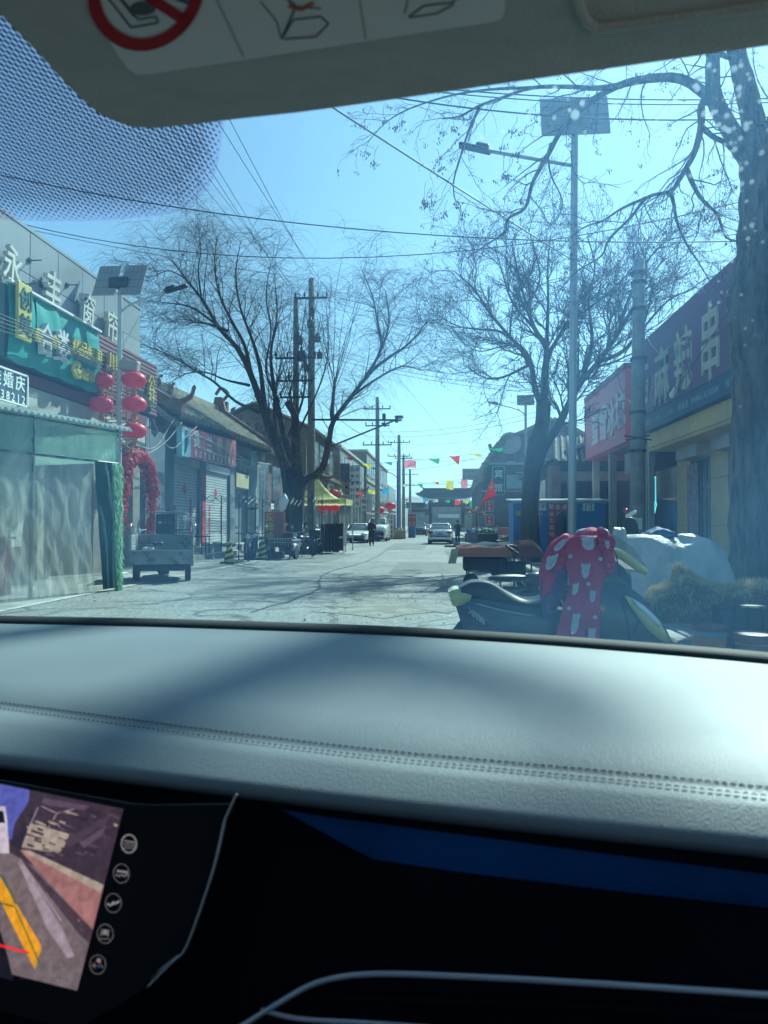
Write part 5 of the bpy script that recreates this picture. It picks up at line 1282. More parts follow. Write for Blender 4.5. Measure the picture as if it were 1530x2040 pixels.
# ================================================================ trees
def twig(mb, p, d, L, r, rnd, bend=.25, grav=0.0, seg=4, n=4, path=None):
    pts = [Vector(p)]; d = Vector(d).normalized(); s_ = L/seg; dirs = []
    for i in range(seg):
        d = (d + Vector((rnd.gauss(0, bend), rnd.gauss(0, bend), rnd.gauss(0, bend) * .7 + grav))).normalized()
        pts.append(pts[-1] + d * s_); dirs.append(d.copy())
    mb.tube(pts, [r * (1 - .62*i/seg) for i in range(seg + 1)], n, cap=False)
    return pts, dirs
def traced(mb, pts, Y, r0, r1, base=None, n=7, sm=4, jit=0.0, rnd=None):
    """a limb through photograph points; Y a street distance or a list of them"""
    N = len(pts); Ys = Y if isinstance(Y, (list, tuple)) else [Y]*N
    if len(Ys) == 2 and N != 2: Ys = [lerp(Ys[0], Ys[1], i/(N-1)) for i in range(N)]
    P = [at(x, y, Ys[i]) for i, (x, y) in enumerate(pts)]
    C = catmull(P, sm); M_ = len(C)
    mb.tube(C, [lerp(r0, r1, (i/(M_-1))**.62) * (1 + (rnd.uniform(-.05, .05) if rnd else 0)) for i in range(M_)], n)
    return [(C[i], (C[min(i+1, M_-1)] - C[max(i-1, 0)]).normalized(), lerp(r0, r1, (i/(M_-1))**.8)) for i in range(M_)]
# ---- willow
rnd = random.Random(21)
WY = 32.0
wb_ = G(582, 1105); wt = thing('willow_tree', 'bare willow with thick pollarded trunk and drooping hair thin twigs', 'tree', (at(582, 1100, WY).x, WY, 0))
tr = MB(); limbs = []
base = at(582, 1100, WY); base.z = 0
tr.tube(catmull([base, at(583, 1040, WY), at(586, 985, WY), at(590, 945, WY)]), [.62]*3 + [.52]*4 + [.5]*4 + [.55]*3, 12)
L_ = lambda pts, Y, r0, r1, sp=1: limbs.append((traced(tr, pts, Y, r0*(.72 if sp == 1 else .85), r1*.6, rnd=rnd), sp))
L_([(588,965),(548,880),(520,800),(493,730),(470,690),(438,655),(405,600),(370,555),(345,520)], (32, 30.5), .38, .04)
L_([(500,745),(488,690),(462,640),(438,590),(428,530),(432,470)], (31.6, 33), .17, .03)
L_([(528,820),(518,730),(500,670),(478,610),(470,540),(480,480)], (32, 34), .2, .03)
L_([(598,960),(572,890),(556,820),(545,770),(540,700),(552,630),(548,560)], (32.4, 34), .34, .03)
L_([(592,950),(590,880),(588,830),(572,800)], (31.7, 31.4), .34, .25, 3)
L_([(560,900),(548,850),(547,792)], (31.5, 31.3), .16, .12, 3)
L_([(600,960),(640,935),(655,880),(664,840),(700,790),(735,742),(762,690),(775,640),(768,580)], (32, 30.5), .30, .04)
L_([(735,742),(775,712),(808,690),(835,662),(850,640)], (31, 29.5), .14, .03)
L_([(700,790),(750,755),(800,730),(842,738)], (31.3, 30.2), .11, .03)
L_([(762,690),(752,640),(742,590),(722,540)], (30.8, 32), .12, .03)
L_([(662,835),(664,790),(668,755)], (32, 32), .12, .10, 3)
L_([(518,822),(470,800),(428,762),(400,745),(362,722),(320,700),(270,682)], (31.5, 29.5), .13, .03)
L_([(498,768),(450,757),(410,742),(370,745),(330,768)], (31.6, 30), .1, .025)
L_([(455,660),(425,648),(390,642),(370,648)], (31, 30), .12, .03)
L_([(430,645),(380,612),(330,603),(300,600)], (31, 29), .1, .02)
L_([(575,870),(602,800),(608,740),(600,680),(610,600)], (32.5, 33.5), .12, .03)
L_([(590,885),(600,850),(640,760),(655,690),(650,610)], (32, 33.5), .1, .03)
L_([(556,800),(530,740),(540,660),(530,590),(540,520)], (32, 33), .1, .03)
L_([(402,600),(395,540),(400,500),(396,455)], (31, 31.6), .08, .02)
L_([(370,555),(340,540),(318,545),(300,560)], (30.6, 30), .05, .015)
L_([(572,1000),(560,920),(540,860),(535,800)], (31.4, 31), .22, .06)
tr.build('trunk', bark_d, wt, smooth=True, world=True)
br = MB(); tw = MB()
def wtwigs(p, d, k, L):
    for _ in range(k):
        a = rnd.uniform(0, 2*pi); out = Vector((cos(a), sin(a)*.6, rnd.uniform(-.1, .9)))
        twig(tw, p, (d*.6 + out).normalized(), L * rnd.uniform(.5, 1.2), rnd.uniform(.0038, .006), rnd, .09, -.26, 8, 3)
for pts, sp in limbs:
    M_ = len(pts)
    for i, (p, d, r) in enumerate(pts):
        t = i / M_
        if sp == 3:
            if t > .5:
                for _ in range(3):
                    a = rnd.uniform(0, 2*pi); q, dd = twig(br, p, (cos(a)*.35, sin(a)*.35, 1), rnd.uniform(2.6, 6), .018, rnd, .08, .02, 6, 4)
                    for k in range(1, 7): wtwigs(q[k], dd[k-1], 1, 1.6)
            continue
        if t < .3: continue
        for _ in range(1 if i % 3 else 2):
            a = rnd.uniform(0, 2*pi); out = Vector((cos(a), sin(a), rnd.uniform(-.1, 1.0)))
            q, dd = twig(br, p, (d*.9 + out*.9), rnd.uniform(.8, 2.4), max(.010, min(.026, r*.4)), rnd, .14, .03, 5, 4)
            for k in range(2, 6):
                wtwigs(q[k], dd[k-1], 2, 2.1)
                if rnd.random() < .35:
                    q2, d2 = twig(br, q[k], (dd[k-1] + Vector((rnd.gauss(0, .7), rnd.gauss(0, .5), .3))), rnd.uniform(.5, 1.3), .012, rnd, .15, 0, 4, 3)
                    for k2 in range(1, 5): wtwigs(q2[k2], d2[k2-1], 2, 1.8)
        if t > .55: wtwigs(p, d, 3, 2.2)
br.build('branches', bark_d, wt, world=True)
o = tw.build('twigs', twigmat, wt, world=True); o['kind'] = 'stuff'
# tangle of shoots low on the trunk
sh = MB()
for _ in range(900):
    x, y = rnd.gauss(610, 38), rnd.uniform(860, 985)
    if abs(x - 590) < 25 and y > 930: continue
    p = at(x, y, WY - rnd.uniform(.3, 1.2)); twig(sh, p, (rnd.gauss(0, .6), rnd.gauss(0, .4), rnd.uniform(-.6, .8)), rnd.uniform(.3, .9), .006, rnd, .35, -.05, 4, 3)
o = sh.build('shoots', mat('dry_shoots', (.20, .155, .085), rough=.9, var=.3), wt, world=True); o['kind'] = 'stuff'

# ---- locust / tree of heaven on the right side, middle distance
def podbunch(mb, p, s_, rnd, k=5):
    for _ in range(k):
        a = rnd.uniform(0, 2*pi); o = Vector((rnd.gauss(0, s_), rnd.gauss(0, s_), -abs(rnd.gauss(0, s_*1.4)))); w = Vector((cos(a), sin(a), 0)) * s_ * .33; h = Vector((rnd.gauss(0, .2), rnd.gauss(0, .2), -1)) * s_ * rnd.uniform(.8, 1.6)
        q = p + o; mb.add([q, q + h*.5 + w, q + h, q + h*.5 - w], [(0, 1, 2, 3)])
rnd = random.Random(31)
MY = 24.0
mt = thing('street_tree', 'wide crowned bare tree with dry seed bunches leaning beside the blue booth', 'tree', (at(1060, 1120, MY).x, MY, .085))
tr = MB(); limbs = []
bs = at(1058, 1120, MY); bs.z = .05
def LM(pts, Y, r0, r1): limbs.append(traced(tr, pts, Y, r0, r1, rnd=rnd))
tr.tube(catmull([bs, at(1055, 1060, MY), at(1058, 980, MY), at(1066, 900, MY), at(1080, 845, MY), at(1083, 800, MY)]), [.34]*6 + [.29]*8 + [.24]*7, 12)
LM([(1062,960),(1080,900),(1112,848),(1134,802),(1157,763),(1190,722),(1228,671),(1261,612),(1300,560)], (24, 22.5), .21, .03)
LM([(1082,810),(1066,775),(1054,714),(1016,671),(977,625),(944,576),(905,540)], (24, 25.5), .15, .02)
LM([(1083,805),(1086,740),(1088,694),(1065,655),(1049,609),(1032,544),(1020,480)], (24, 23), .17, .02)
LM([(1088,710),(1090,661),(1092,600),(1091,540),(1096,470)], (24, 25), .1, .02)
LM([(1088,727),(1101,691),(1134,645),(1176,612),(1228,570),(1262,530)], (24, 22.5), .1, .02)
LM([(1157,763),(1176,700),(1179,660),(1173,600),(1185,530),(1170,470)], (23.3, 24.5), .1, .02)
LM([(1054,727),(1016,746),(985,755),(960,750),(925,728)], (24, 25), .06, .015)
LM([(1016,671),(990,659),(944,655),(908,648),(870,625)], (24.5, 26), .07, .015)
LM([(1049,609),(1075,560),(1066,500),(1050,450)], (23.5, 24), .05, .015)
LM([(1190,722),(1240,700),(1280,655),(1330,600),(1380,575)], (23, 21.5), .09, .015)
LM([(1120,838),(1108,806),(1092,795)], (24, 24), .05, .03)
LM([(1054,727),(1030,690),(1000,690),(960,700),(930,690)], (24, 23), .05, .012)
LM([(1065,655),(1020,600),(1000,540),(985,490)], (23.5, 22.8), .06, .012)
LM([(1228,671),(1250,600),(1290,520),(1330,480),(1380,470)], (22.9, 22), .06, .012)
tr.build('trunk', bark_m, mt, smooth=True, world=True)
br = MB(); pd = MB(); fine = MB()
def grow(p, d, L, r, lev, rnd, podp=.5, pods=pd):
    q, dd = twig(br if lev < 2 else fine, p, d, L, r, rnd, .16, .015, 5, 4 if lev < 2 else 3)
    if lev >= 3 or L < .25:
        if rnd.random() < podp: podbunch(pods, q[-1], .045, rnd, 3)
        return
    for k in range(1, 6):
        nb = 2 if rnd.random() < .75 else 1
        for _ in range(nb):
            a = rnd.uniform(0, 2*pi); u = dd[k-1].orthogonal().normalized(); v = dd[k-1].cross(u)
            grow(q[k], dd[k-1] * 1.0 + (u*cos(a) + v*sin(a)) * rnd.uniform(.5, 1.0) + Vector((0, 0, .12)), L * rnd.uniform(.42, .62), r * .55, lev + 1, rnd, podp, pods)
for pts in limbs:
    M_ = len(pts)
    for i in range(int(M_*.25), M_, 2 if len(limbs) > 3 and pts is not limbs[0] else 1):
        p, d, r = pts[i]; t = i/M_
        a = rnd.uniform(0, 2*pi); u = d.orthogonal().normalized(); v = d.cross(u)
        grow(p, d*.9 + (u*cos(a) + v*sin(a)) * .9 + Vector((0, 0, .15)), rnd.uniform(.9, 1.9) * (1.1 - .2*t), max(.014, min(.04, r*.5)), 1, rnd, .42)
br.build('branches', bark_m, mt, world=True)
o = fine.build('twigs', bark_m, mt, world=True); o['kind'] = 'stuff'
o = pd.build('seed_pods', podmat, mt, world=True); o['kind'] = 'stuff'

# ---- the near tree at the right edge
rnd = random.Random(41); NY = 11.4
nt_ = thing('street_tree', 'thick furrowed trunk at the right edge whose long limbs arch over the road', 'tree', (at(1492, 1150, NY).x, NY, .085))
tr = MB(); limbs = []
def LN(pts, Y, r0, r1, n=9): limbs.append(traced(tr, pts, Y, r0, r1, n=n, rnd=rnd))
bs = at(1494, 1200, NY); bs.z = .05
C = [bs, at(1493, 1120, NY), at(1493, 1000, NY), at(1494, 880, NY), at(1497, 760, NY), at(1488, 680, NY), at(1490, 600, NY), at(1500, 520, NY), at(1506, 430, NY), at(1508, 340, NY), at(1500, 270, NY)]
CC = catmull(C, 5); tr.tube(CC, [.33 if i < 3 else lerp(.30, .235, i/len(CC)) * (1 + .07*sin(i*1.7)) + (.03 if 24 < i < 34 else 0) for i in range(len(CC))], 16)
LN([(1500,330),(1472,285),(1445,240),(1424,195),(1420,140),(1424,60),(1436,-60)], (11.4, 10.8), .17, .09)
LN([(1512,330),(1500,240),(1478,150),(1462,80),(1440,-40)], (11.5, 12.2), .22, .12)
LN([(1430,210),(1398,181),(1352,156),(1290,157),(1229,172),(1167,209),(1121,255),(1091,310),(1062,362),(1046,414),(1013,435),(1004,463),(965,490),(930,515)], (11.1, 13.0), .10, .010)
LN([(1229,172),(1180,176),(1137,173),(1060,175),(1000,195),(956,210),(915,232),(880,236)], (11.3, 12.6), .05, .014)
LN([(956,210),(934,261),(918,310),(904,360),(906,395),(915,405)], (12.2, 12.8), .03, .008)
LN([(1060,175),(980,178),(900,190),(820,215),(770,243),(735,280)], (11.8, 13), .03, .007)
LN([(1438,205),(1400,205),(1397,250),(1385,300),(1367,335),(1352,360),(1336,381),(1290,393),(1257,433),(1214,476),(1198,510),(1150,540),(1110,585)], (11.1, 11.9), .075, .008)
LN([(1367,335),(1386,378),(1405,405),(1429,427),(1444,470),(1470,482)], (11.3, 11.0), .045, .01)
LN([(1336,381),(1343,410),(1349,443),(1367,485),(1390,520),(1420,570)], (11.4, 12), .04, .008)
LN([(1397,252),(1420,272),(1445,285),(1464,305)], (11.2, 11.4), .045, .035)
LN([(1420,268),(1436,320),(1450,355),(1462,385)], (11.2, 11), .015, .005)
LN([(1290,393),(1240,415),(1200,440),(1160,455),(1120,490)], (11.5, 12.5), .03, .008)
LN([(1137,300),(1143,340),(1165,365),(1190,350)], (12, 12.2), .012, .005)
LN([(1091,310),(1098,350),(1120,400),(1110,440)], (12.5, 12.7), .025, .006)
LN([(1470,120),(1400,100),(1330,108),(1250,120),(1190,140)], (11.8, 11.2), .05, .012)
LN([(1512,300),(1560,200),(1620,60)], (11.5, 11), .14, .08)
# the leader goes on above the frame and throws its soft shadow on the road and on our dashboard
for pts_, ra, rb_2 in (([at(1440,-40,12.2), (5.25,12.2,11.7), (5.52,12.15,12.8), (5.62,12.2,14.2), (5.8,12.3,16.4)], .13, .06), ([(5.25,12.2,11.7), (4.7,12.3,12.6), (4.3,12.7,14.2), (4.1,13,15.6)], .09, .03), ([(5.52,12.15,12.8), (6.2,12.6,13.6), (6.8,13,15)], .08, .03), ([at(1436,-60,10.8), (4.2,10.6,10.6), (3.8,10.4,12.2), (3.4,10.6,13.8)], .09, .03)):
    CQ = catmull(pts_, 5); nq = len(CQ); tr.tube(CQ, [lerp(ra, rb_2, i/(nq-1)) for i in range(nq)], 8)
    limbs.append([(CQ[i], (CQ[min(i+1, nq-1)] - CQ[max(i-1, 0)]).normalized(), lerp(ra, rb_2, i/(nq-1))) for i in range(nq)])
tr.build('trunk', bark_n, nt_, smooth=True, world=True)
br = MB(); fine = MB(); pd = MB()
for li, pts in enumerate(limbs):
    M_ = len(pts); st = .25 if li in (0, 1) else .12
    for i in range(int(M_*st), M_, 2):
        p, d, r = pts[i]
        a = rnd.uniform(0, 2*pi); u = d.orthogonal().normalized(); v = d.cross(u)
        q, dd = twig(br, p, d*.8 + (u*cos(a) + v*sin(a)) + Vector((0, 0, -.1)), rnd.uniform(.5, 1.15), max(.006, min(.013, r*.35)), rnd, .2, -.02, 6, 5)
        for k in range(1, 7):
            if rnd.random() < .8:
                a = rnd.uniform(0, 2*pi); q2, d2 = twig(fine, q[k], dd[k-1] + Vector((cos(a), sin(a), rnd.uniform(-.7, .5)))*.8, rnd.uniform(.18, .5), .004, rnd, .28, -.05, 5, 4)
                if rnd.random() < .5: podbunch(pd, q2[-1], .03, rnd, 12)
                if rnd.random() < .3: twig(fine, q2[3], d2[2] + Vector((rnd.gauss(0, .6), rnd.gauss(0, .6), -.2)), rnd.uniform(.1, .3), .003, rnd, .3, 0, 4, 3)
# seed bunches hanging at the ends of the far reaching limb
for x, y in ((725,245),(728,300),(765,235),(790,250),(800,240),(745,320),(860,400),(875,330),(912,400),(885,420),(920,225),(935,240),(905,250),(1010,345),(1030,300),(1000,290),(1040,395),(880,260),(850,400),(925,420),(845,395),(1020,255),(1005,345)):
    Y = lerp(13, 11.5, (x-725)/350); p = at(x, y, Y); podbunch(pd, p, .04, rnd, 26)
    q = at(x + rnd.uniform(-6, 22), y - rnd.uniform(20, 36), Y); br.tube(catmull([q, lerp(p, q, .5) + Vector((rnd.gauss(0, .02), 0, .02)), p]), .004, 4)
br.build('branches', bark_n, nt_, smooth=True, world=True)
o = fine.build('twigs', bark_n, nt_, world=True); o['kind'] = 'stuff'
o = pd.build('seed_pods', podmat, nt_, world=True); o['kind'] = 'stuff'

# ================================================================ utility poles
def upole(label, px, Y, ztop, r, arms, lean=0.0, pot=True, group=None):
    b = at(px, 1047, Y); x = b.x
    t = thing('utility_pole', label, 'utility pole', (x, Y, 0), group=group)
    mb = MB(); mb.tube([(lerp(0, lean, k/8), 0, ztop*k/8) for k in range(9)], [lerp(r*1.35, r, k/8) for k in range(9)], 14); mb.build('pole', pole_conc, t, smooth=True)
    for z, w in arms:
        lx = lean * z/ztop; mb = MB(); mb.box((lx, -.14, z), (w, .08, .09)); c = mb.build('crossarm', darkmetal, t)
        for k in (-.48, -.2, .2, .48):
            mb = MB(); mb.lathe((lx + w*k, -.14, z + .04), [(.03, 0), (.03, .06), (.06, .08), (.06, .13), (.035, .15), (.055, .18), (.04, .24), (0, .26)], 8); mb.build('insulator', darkmetal, c, smooth=True)
    return t
p1 = upole('tallest utility pole, rising out of the willow crown with one crossarm', 620, 34, 13.3, .15, [(12.3, 1.6)])
x1 = p1.location.x
p2 = upole('second utility pole inside the willow, left of the tallest one', 589, 34, 12.4, .13, [(9.4, 2.0), (8.3, 1.7), (7.5, 1.5)])
tf = thing('pole_equipment', 'dark transformer boxes and switch gear slung between the twin poles in the willow', 'transformer', (x1 - .3, 33.8, 9.2))
mb = MB(); 
for dx, dz, s_ in ((-.55, 10.0, .4), (.0, 10.8, .35), (.35, 10.1, .3), (-.45, 9.2, .45), (.45, 9.3, .3), (.1, 11.5, .25), (-.2, 8.7, .3)):
    mb = MB(); mb.lathe((x1 + dx, 33.7, dz), [(0, 0), (s_*.45, .02), (s_*.5, s_), (s_*.3, s_*1.1), (.05, s_*1.15), (.05, s_*1.5), (0, s_*1.5)], 10); mb.build('canister', darkmetal, tf, smooth=True, world=True)
mb = MB(); r5 = random.Random(4)
for _ in range(26):
    a = Vector((x1 + r5.uniform(-.9, .7), 33.7, r5.uniform(8.6, 12))); b = a + Vector((r5.uniform(-.8, .8), 0, r5.uniform(-1.2, .3))); mb.tube(catmull([a, (a+b)/2 + Vector((r5.uniform(-.3, .3), 0, -.3)), b]), .014, 4)
o = mb.build('jumper_cables', cablemat, tf, world=True); o['kind'] = 'stuff'
upole('utility pole with three crossarms just right of the willow', 752, 59, 12.0, .16, [(11.0, 2.2), (9.6, 2.0), (8.0, 2.4)])
upole('utility pole with double crossarms beyond the camera boom', 795, 83, 11.9, .18, [(11.0, 2.6), (9.4, 2.6)])
upole('slim utility pole hard beside the double crossarm one', 804, 84, 9.5, .15, [(9.2, 2.0)])
upole('farthest utility pole, short in front of the hills', 817, 130, 11.6, .2, [(10.6, 3.0), (8.6, 3.0)])
pr_ = upole('stout concrete pole without crossarms in front of the purple sign', 1268, 19, 8.25, .15, [], lean=.11)
xr = pr_.location.x
mb = MB()
for z in (7.6, 7.85, 6.9, 5.6, 4.2, 3.2): mb.lathe((.11*z/8.25, 0, z), [(.21, 0), (.215, .07), (.21, .08)], 14)
mb.build('steel_bands', darkmetal, pr_)
mb = MB(); mb.tube([(-.35, -.2, 3.62), (.35, -.2, 3.5)], .02, 5); mb.tube([(-.3, -.2, 3.5), (.3, -.2, 3.62)], .02, 5); mb.build('bracket', darkmetal, pr_)
mb = MB(); mb.tube([(.23, -.05, .1), (.25, -.05, 3.4)], .025, 6); mb.build('conduit', steel, pr_)
mb = MB(); mb.box((-.02, -.2, 1.35), (.22, .02, .3)); mb.build('sticker', white, pr_)
# camera boom on the tallest pole
cb = thing('surveillance_boom', 'long horizontal camera boom with cameras at its end over the road', 'camera boom', (x1, 34, 5))
a, b = at(622, 836, 33.8), at(800, 837, 33.8)
mb = MB(); mb.tube([a, b], .05, 8); mb.build('boom', darkmetal, cb, world=True)
mb = MB(); mb.tube([at(648, 894, 33.8), at(790, 836, 33.8)], .045, 6); mb.build('strut', darkmetal, cb, world=True)
for px, py in ((766, 846), (790, 838)):
    p = at(px, py, 33.7); mb = MB(); mb.rbox(p, (.16, .4, .16), .03); mb.cyl(p + Vector((0, 0, .08)), p + Vector((0, 0, .25)), .03, 6); mb.build('camera', darkmetal, cb, world=True)
mb = MB(); p = at(765, 830, 33.7); mb.rbox(p, (.16, .16, .3), .03); mb.rbox(at(795, 831, 33.7), (.4, .2, .14), .03); mb.build('lamp_unit', darkmetal, cb, world=True)

# ================================================================ solar street lamps
solar = mat('solar_cell_back', (.33, .30, .29), rough=.5, var=.12); solarline = mat('solar_cell_line', (.20, .2, .19), rough=.5, var=0)
def lamp(label, px, Y, ztop, r, m, arm_dir, arm_len, armz, panels, z0=0, lean=0.0, head=True):
    x = at(px, 1047, Y).x; t = thing('street_lamp', label, 'street lamp', (x, Y, z0))
    mb = MB(); mb.tube([(lean*k/6, 0, (ztop - z0)*k/6) for k in range(7)], [lerp(r, r*.8, k/6) for k in range(7)], 14); mb.rbox((0, 0, .03), (.4, .4, .06), .01)
    mb.build('pole', m, t, smooth='auto')
    za = armz - z0; s_ = arm_dir; lx = lean * .8
    mb = MB(); mb.tube(catmull([(lx, 0, za - .45*abs(arm_len)/1.6), (lx + s_*arm_len*.3, 0, za - .12), (lx + s_*arm_len, 0, za + .13*arm_len)]) if lean == 0 else [(lx, 0, za), (lx + s_*arm_len, 0, za + .22*arm_len)], r*.42, 8); mb.build('arm', m, t, smooth=True)
    mb = MB(); e = Vector((lx + s_*arm_len, 0, za + (.13 if lean == 0 else .22)*arm_len)); R = Matrix.Rotation(-s_*.26, 3, 'Y')
    mb.rbox(e + Vector((s_*.28, 0, .07)), (.62, .2, .06), .02, R=R); mb.rbox(e + Vector((s_*.14, 0, .09)), (.26, .18, .11), .03, R=R); mb.build('lamp_head', darkmetal, t)
    w, h, gap, tilt, npan = panels
    R = Matrix.Rotation(-tilt, 3, 'X')
    for k in range(npan):
        cx = lean + ((k - (npan-1)/2) * (w + gap)); c = Vector((cx, 0, ztop - z0 + h*.1)); mb = MB(); mb.rbox(c, (w, .035, h), .008, R=R); pn = mb.build('solar_panel', solar, t)
        mb = MB()
        for q in (-.25, .0, .25): mb.box(c + R @ Vector((0, -.022, h*q)), (w*.98, .006, .012), R=R)
        for q in (-.3, -.1, .1, .3): mb.box(c + R @ Vector((w*q, -.022, 0)), (.008, .006, h*.98), R=R)
        mb.build('cell_lines', solarline, pn)
    if npan > 1: mb = MB(); mb.rbox((lean, -.1, ztop - z0), (w*(npan)*.42, .12, h*.3), .03); mb.build('battery_box', darkmetal, t)
    return t
lampwhite = mat('lamp_pole_paint', (.52, .54, .55), rough=.4, var=.1); lampblue = mat('blue_pole_paint', (.03, .12, .42), rough=.5, var=.15)
LY = 18.3
l1 = lamp('solar street lamp with twin panels at the left, hung with red lanterns', 236, LY, 7.75, .075, lampwhite, 1, 1.25, 7.35, (.62, 1.05, .1, .45, 2))
lx = l1.location.x
mb = MB(); mb.cyl((0, 0, .1), (0, 0, 1.4), .083, 14); mb.build('blue_band', lampblue, l1, smooth='auto')
mb = MB(); mb.cyl((0, 0, 1.4), (0, 0, 2.6), .081, 14)
mb.build('flower_print_band', mat('flower_print', (.45, .42, .38), rough=.6, var=.1, col2=(.5, .05, .04), c2scale=14, c2lo=.48, c2hi=.52), l1, smooth='auto')
lat = mat('orange_lattice', (.55, .22, .05), rough=.5, var=.15)
mb = MB()
for s_ in (-1, 1):
    for i in range(13):
        z = 3.3 + i*.185; y = 0
        for q in (.06, .2, .34):
            mb.box((s_*q, y, z), (.035, .02, .17)) if (i + int(q*10)) % 2 else mb.box((s_*(q + .02), y, z), (.12, .02, .035))
        mb.box((s_*.2, y, z + .09), (.3, .02, .018))
    mb.box((s_*.37, 0, 4.4), (.02, .02, 2.4))
o = mb.build('lattice_bracket', lat, l1); o['kind'] = 'stuff'
for z in (5.2, 4.55, 3.9): mb = MB(); mb.tube([(-.75 if z > 4 else 0, 0, z), (.75, 0, z)], .014, 6); mb.build('lantern_rail', lat, l1)
mb = MB(); mb.rbox((.28, 0, 5.55), (.5, .25, .28), .03, R=Matrix.Rotation(.15, 3, 'Y')); mb.build('loudspeaker', mat('tan_casing', (.42, .34, .30), rough=.6, var=.1), l1)
lanm = thincloth('red_lantern_silk', (.85, .03, .08), .4, .45)
def lantern(p, s_, label=None, group='red lanterns', detail=True):
    t = thing('red_lantern', label, 'lantern', p, group=group)
    mb = MB(); n = 24; o_ = len(mb.v)
    prof = [(.07, -.62), (.62, -.55), (.9, -.3), (1, 0), (.9, .3), (.62, .55), (.12, .62)]
    for r, z in prof:
        for k in range(n): w = 2*pi*k/n; rr = r * (1 - (.04 if k % 2 else 0)) * s_; mb.v.append((rr*cos(w), rr*sin(w), z*s_))
    for i in range(len(prof)-1):
        for k in range(n): mb.f.append((i*n+k, i*n+(k+1) % n, (i+1)*n+(k+1) % n, (i+1)*n+k)); mb.m.append(0)
    mb.build('silk_body', lanm, t, smooth=True)
    if detail:
        mb = MB(); mb.lathe((0, 0, -.8*s_), [(.16*s_, 0), (.3*s_, .2*s_)], 12); mb.build('lower_cap', lat, t)
        mb = MB(); mb.lathe((0, 0, -1.25*s_), [(.26*s_, 0), (.16*s_, .45*s_)], 10); mb.build('tassel', mat('tassel_orange', (.55, .2, .04), rough=.8, var=.2) if 'tassel_orange' not in bpy.data.materials else bpy.data.materials['tassel_orange'], t)
        mb = MB(); mb.lathe((0, 0, .58*s_), [(.3*s_, 0), (.2*s_, .1*s_)], 12); mb.cyl((0, 0, .6*s_), (0, 0, .85*s_), .012, 5); mb.build('upper_cap', lat, t)
    return t
for (px, py), w in (((202, 757), 'upper lantern on the left arm of the lamp lattice'), ((267, 757), 'topmost lantern on the right arm of the lamp lattice'), ((202, 806), 'lower lantern on the left arm of the lamp lattice'), ((268, 805), 'middle lantern on the right arm of the lamp lattice'), ((268, 858), 'lowest lantern on the right arm, touching the booth roof edge')):
    lantern(at(px, py, LY - .05), .325, 'red ' + w, 'lanterns hung on the solar street lamp')
l2 = lamp('tall grey solar lamp with key pattern band standing before the leaning tree', 1138, 13.4, 8.85, .078, greypaint, -1, 1.55, 8.0, (1.25, .88, .0, .3, 1), z0=.085, lean=.10)
mb = MB()
for i in range(11):
    z = 5.45 + i*.13; X = .10*z/8.5
    for s_ in (-1, 1): mb.box((X + s_*.045, -.062, z), (.012, .01, .13))
    mb.box((X, -.068, z), (.07, .01, .012)); mb.box((X + (.02 if i % 2 else -.02), -.068, z + .05), (.012, .01, .08)); mb.box((X, -.068, z + .085), (.05, .01, .012))
o = mb.build('key_pattern', steel, l2); o['kind'] = 'stuff'
lamp('solar street lamp behind the leaning tree near the grey inn', 1048, 42, 8.55, .09, greypaint, -1, 1.6, 8.2, (1.0, .7, .0, .4, 1), z0=.085)
lamp('small distant solar lamp standing right of the gateway', 953, 100, 8.3, .12, darkmetal, -1, 2.2, 6.9, (4.4, 1.6, .0, .1, 1), z0=.0)
lamp('thin lamp mast rising beside the far utility poles on the left', 792, 70, 7.6, .1, lampblue, -1, 2.2, 6.6, (.1, .1, .0, .1, 1), z0=.0)

# ================================================================ overhead cables
ORD = ['first', 'second', 'third', 'fourth', 'fifth', 'sixth', 'seventh']
FARL = ['upper of two cables from the three-armed pole rising into the right crown', 'lower of two cables from the three-armed pole rising into the right crown', 'cable from the three-armed pole passing above the upper pennants to the inn roof',
        'cable rising from the double-armed pole across the leaning trunk', 'cable from the double-armed pole to the lamp by the leaning tree', 'nearly level cable from the farthest pole to the inn corner', 'cable sloping up from behind the gateway left end to the inn',
        'steep cable from the camera boom height down toward the distant lamp', 'long diagonal cable from the tallest pole top down to the distant lamp', 'lowest cable crossing in front of the hills']
ROWL = ['upper cable between the tallest pole and the three-armed pole', 'lower cable between the tallest pole and the three-armed pole', 'upper cable between the three-armed and the double-armed pole', 'lower cable between the three-armed and the double-armed pole', 'cable from the double-armed pole to the farthest pole']
LOOPL = ['pale wire looping from the booth roof up to the tile eave', 'deepest pale wire loop hanging beside the lowest lantern', 'pale wire loop crossing the left end of the clothing sign', 'short pale wire dropping straight down beside the arch', 'small pale wire loop at the clothing sign corner', 'pale wire sagging across the clothing sign face', 'long pale wire running along the sign toward the willow', 'lowest long pale wire running toward the willow trunk']
def cable(a, b, sag, r, label, group, m=cablemat, n=18):
    a, b = Vector(a), Vector(b); mb = MB(); mid = (a + b)/2
    mb.tube([a + (b-a)*(k/n) - Vector((0, 0, sag * 4 * (k/n)*(1-k/n))) for k in range(n + 1)], r, 5)
    o = mb.build('overhead_cable', m, loc=mid, smooth=True); return tag(o, label, 'cable', group)
def pc(x0, y0, Y0_, x1_, y1_, Y1_, sag, r, label, group=None, m=cablemat): return cable(at(x0, y0, Y0_), at(x1_, y1_, Y1_), sag, r, label, group, m)
pc(-60, 335, 14.5, 1560, 478, 14.0, .55, .012, 'black cable crossing the whole sky above both tree crowns')
pc(-40, 424, 26, 1560, 380, 22, 1.9, .016, 'black cable sagging low across the sky through both crowns')
pc(0, 445, 22, 625, 556, 34, .15, .012, 'cable from the grey building corner to the tallest pole')
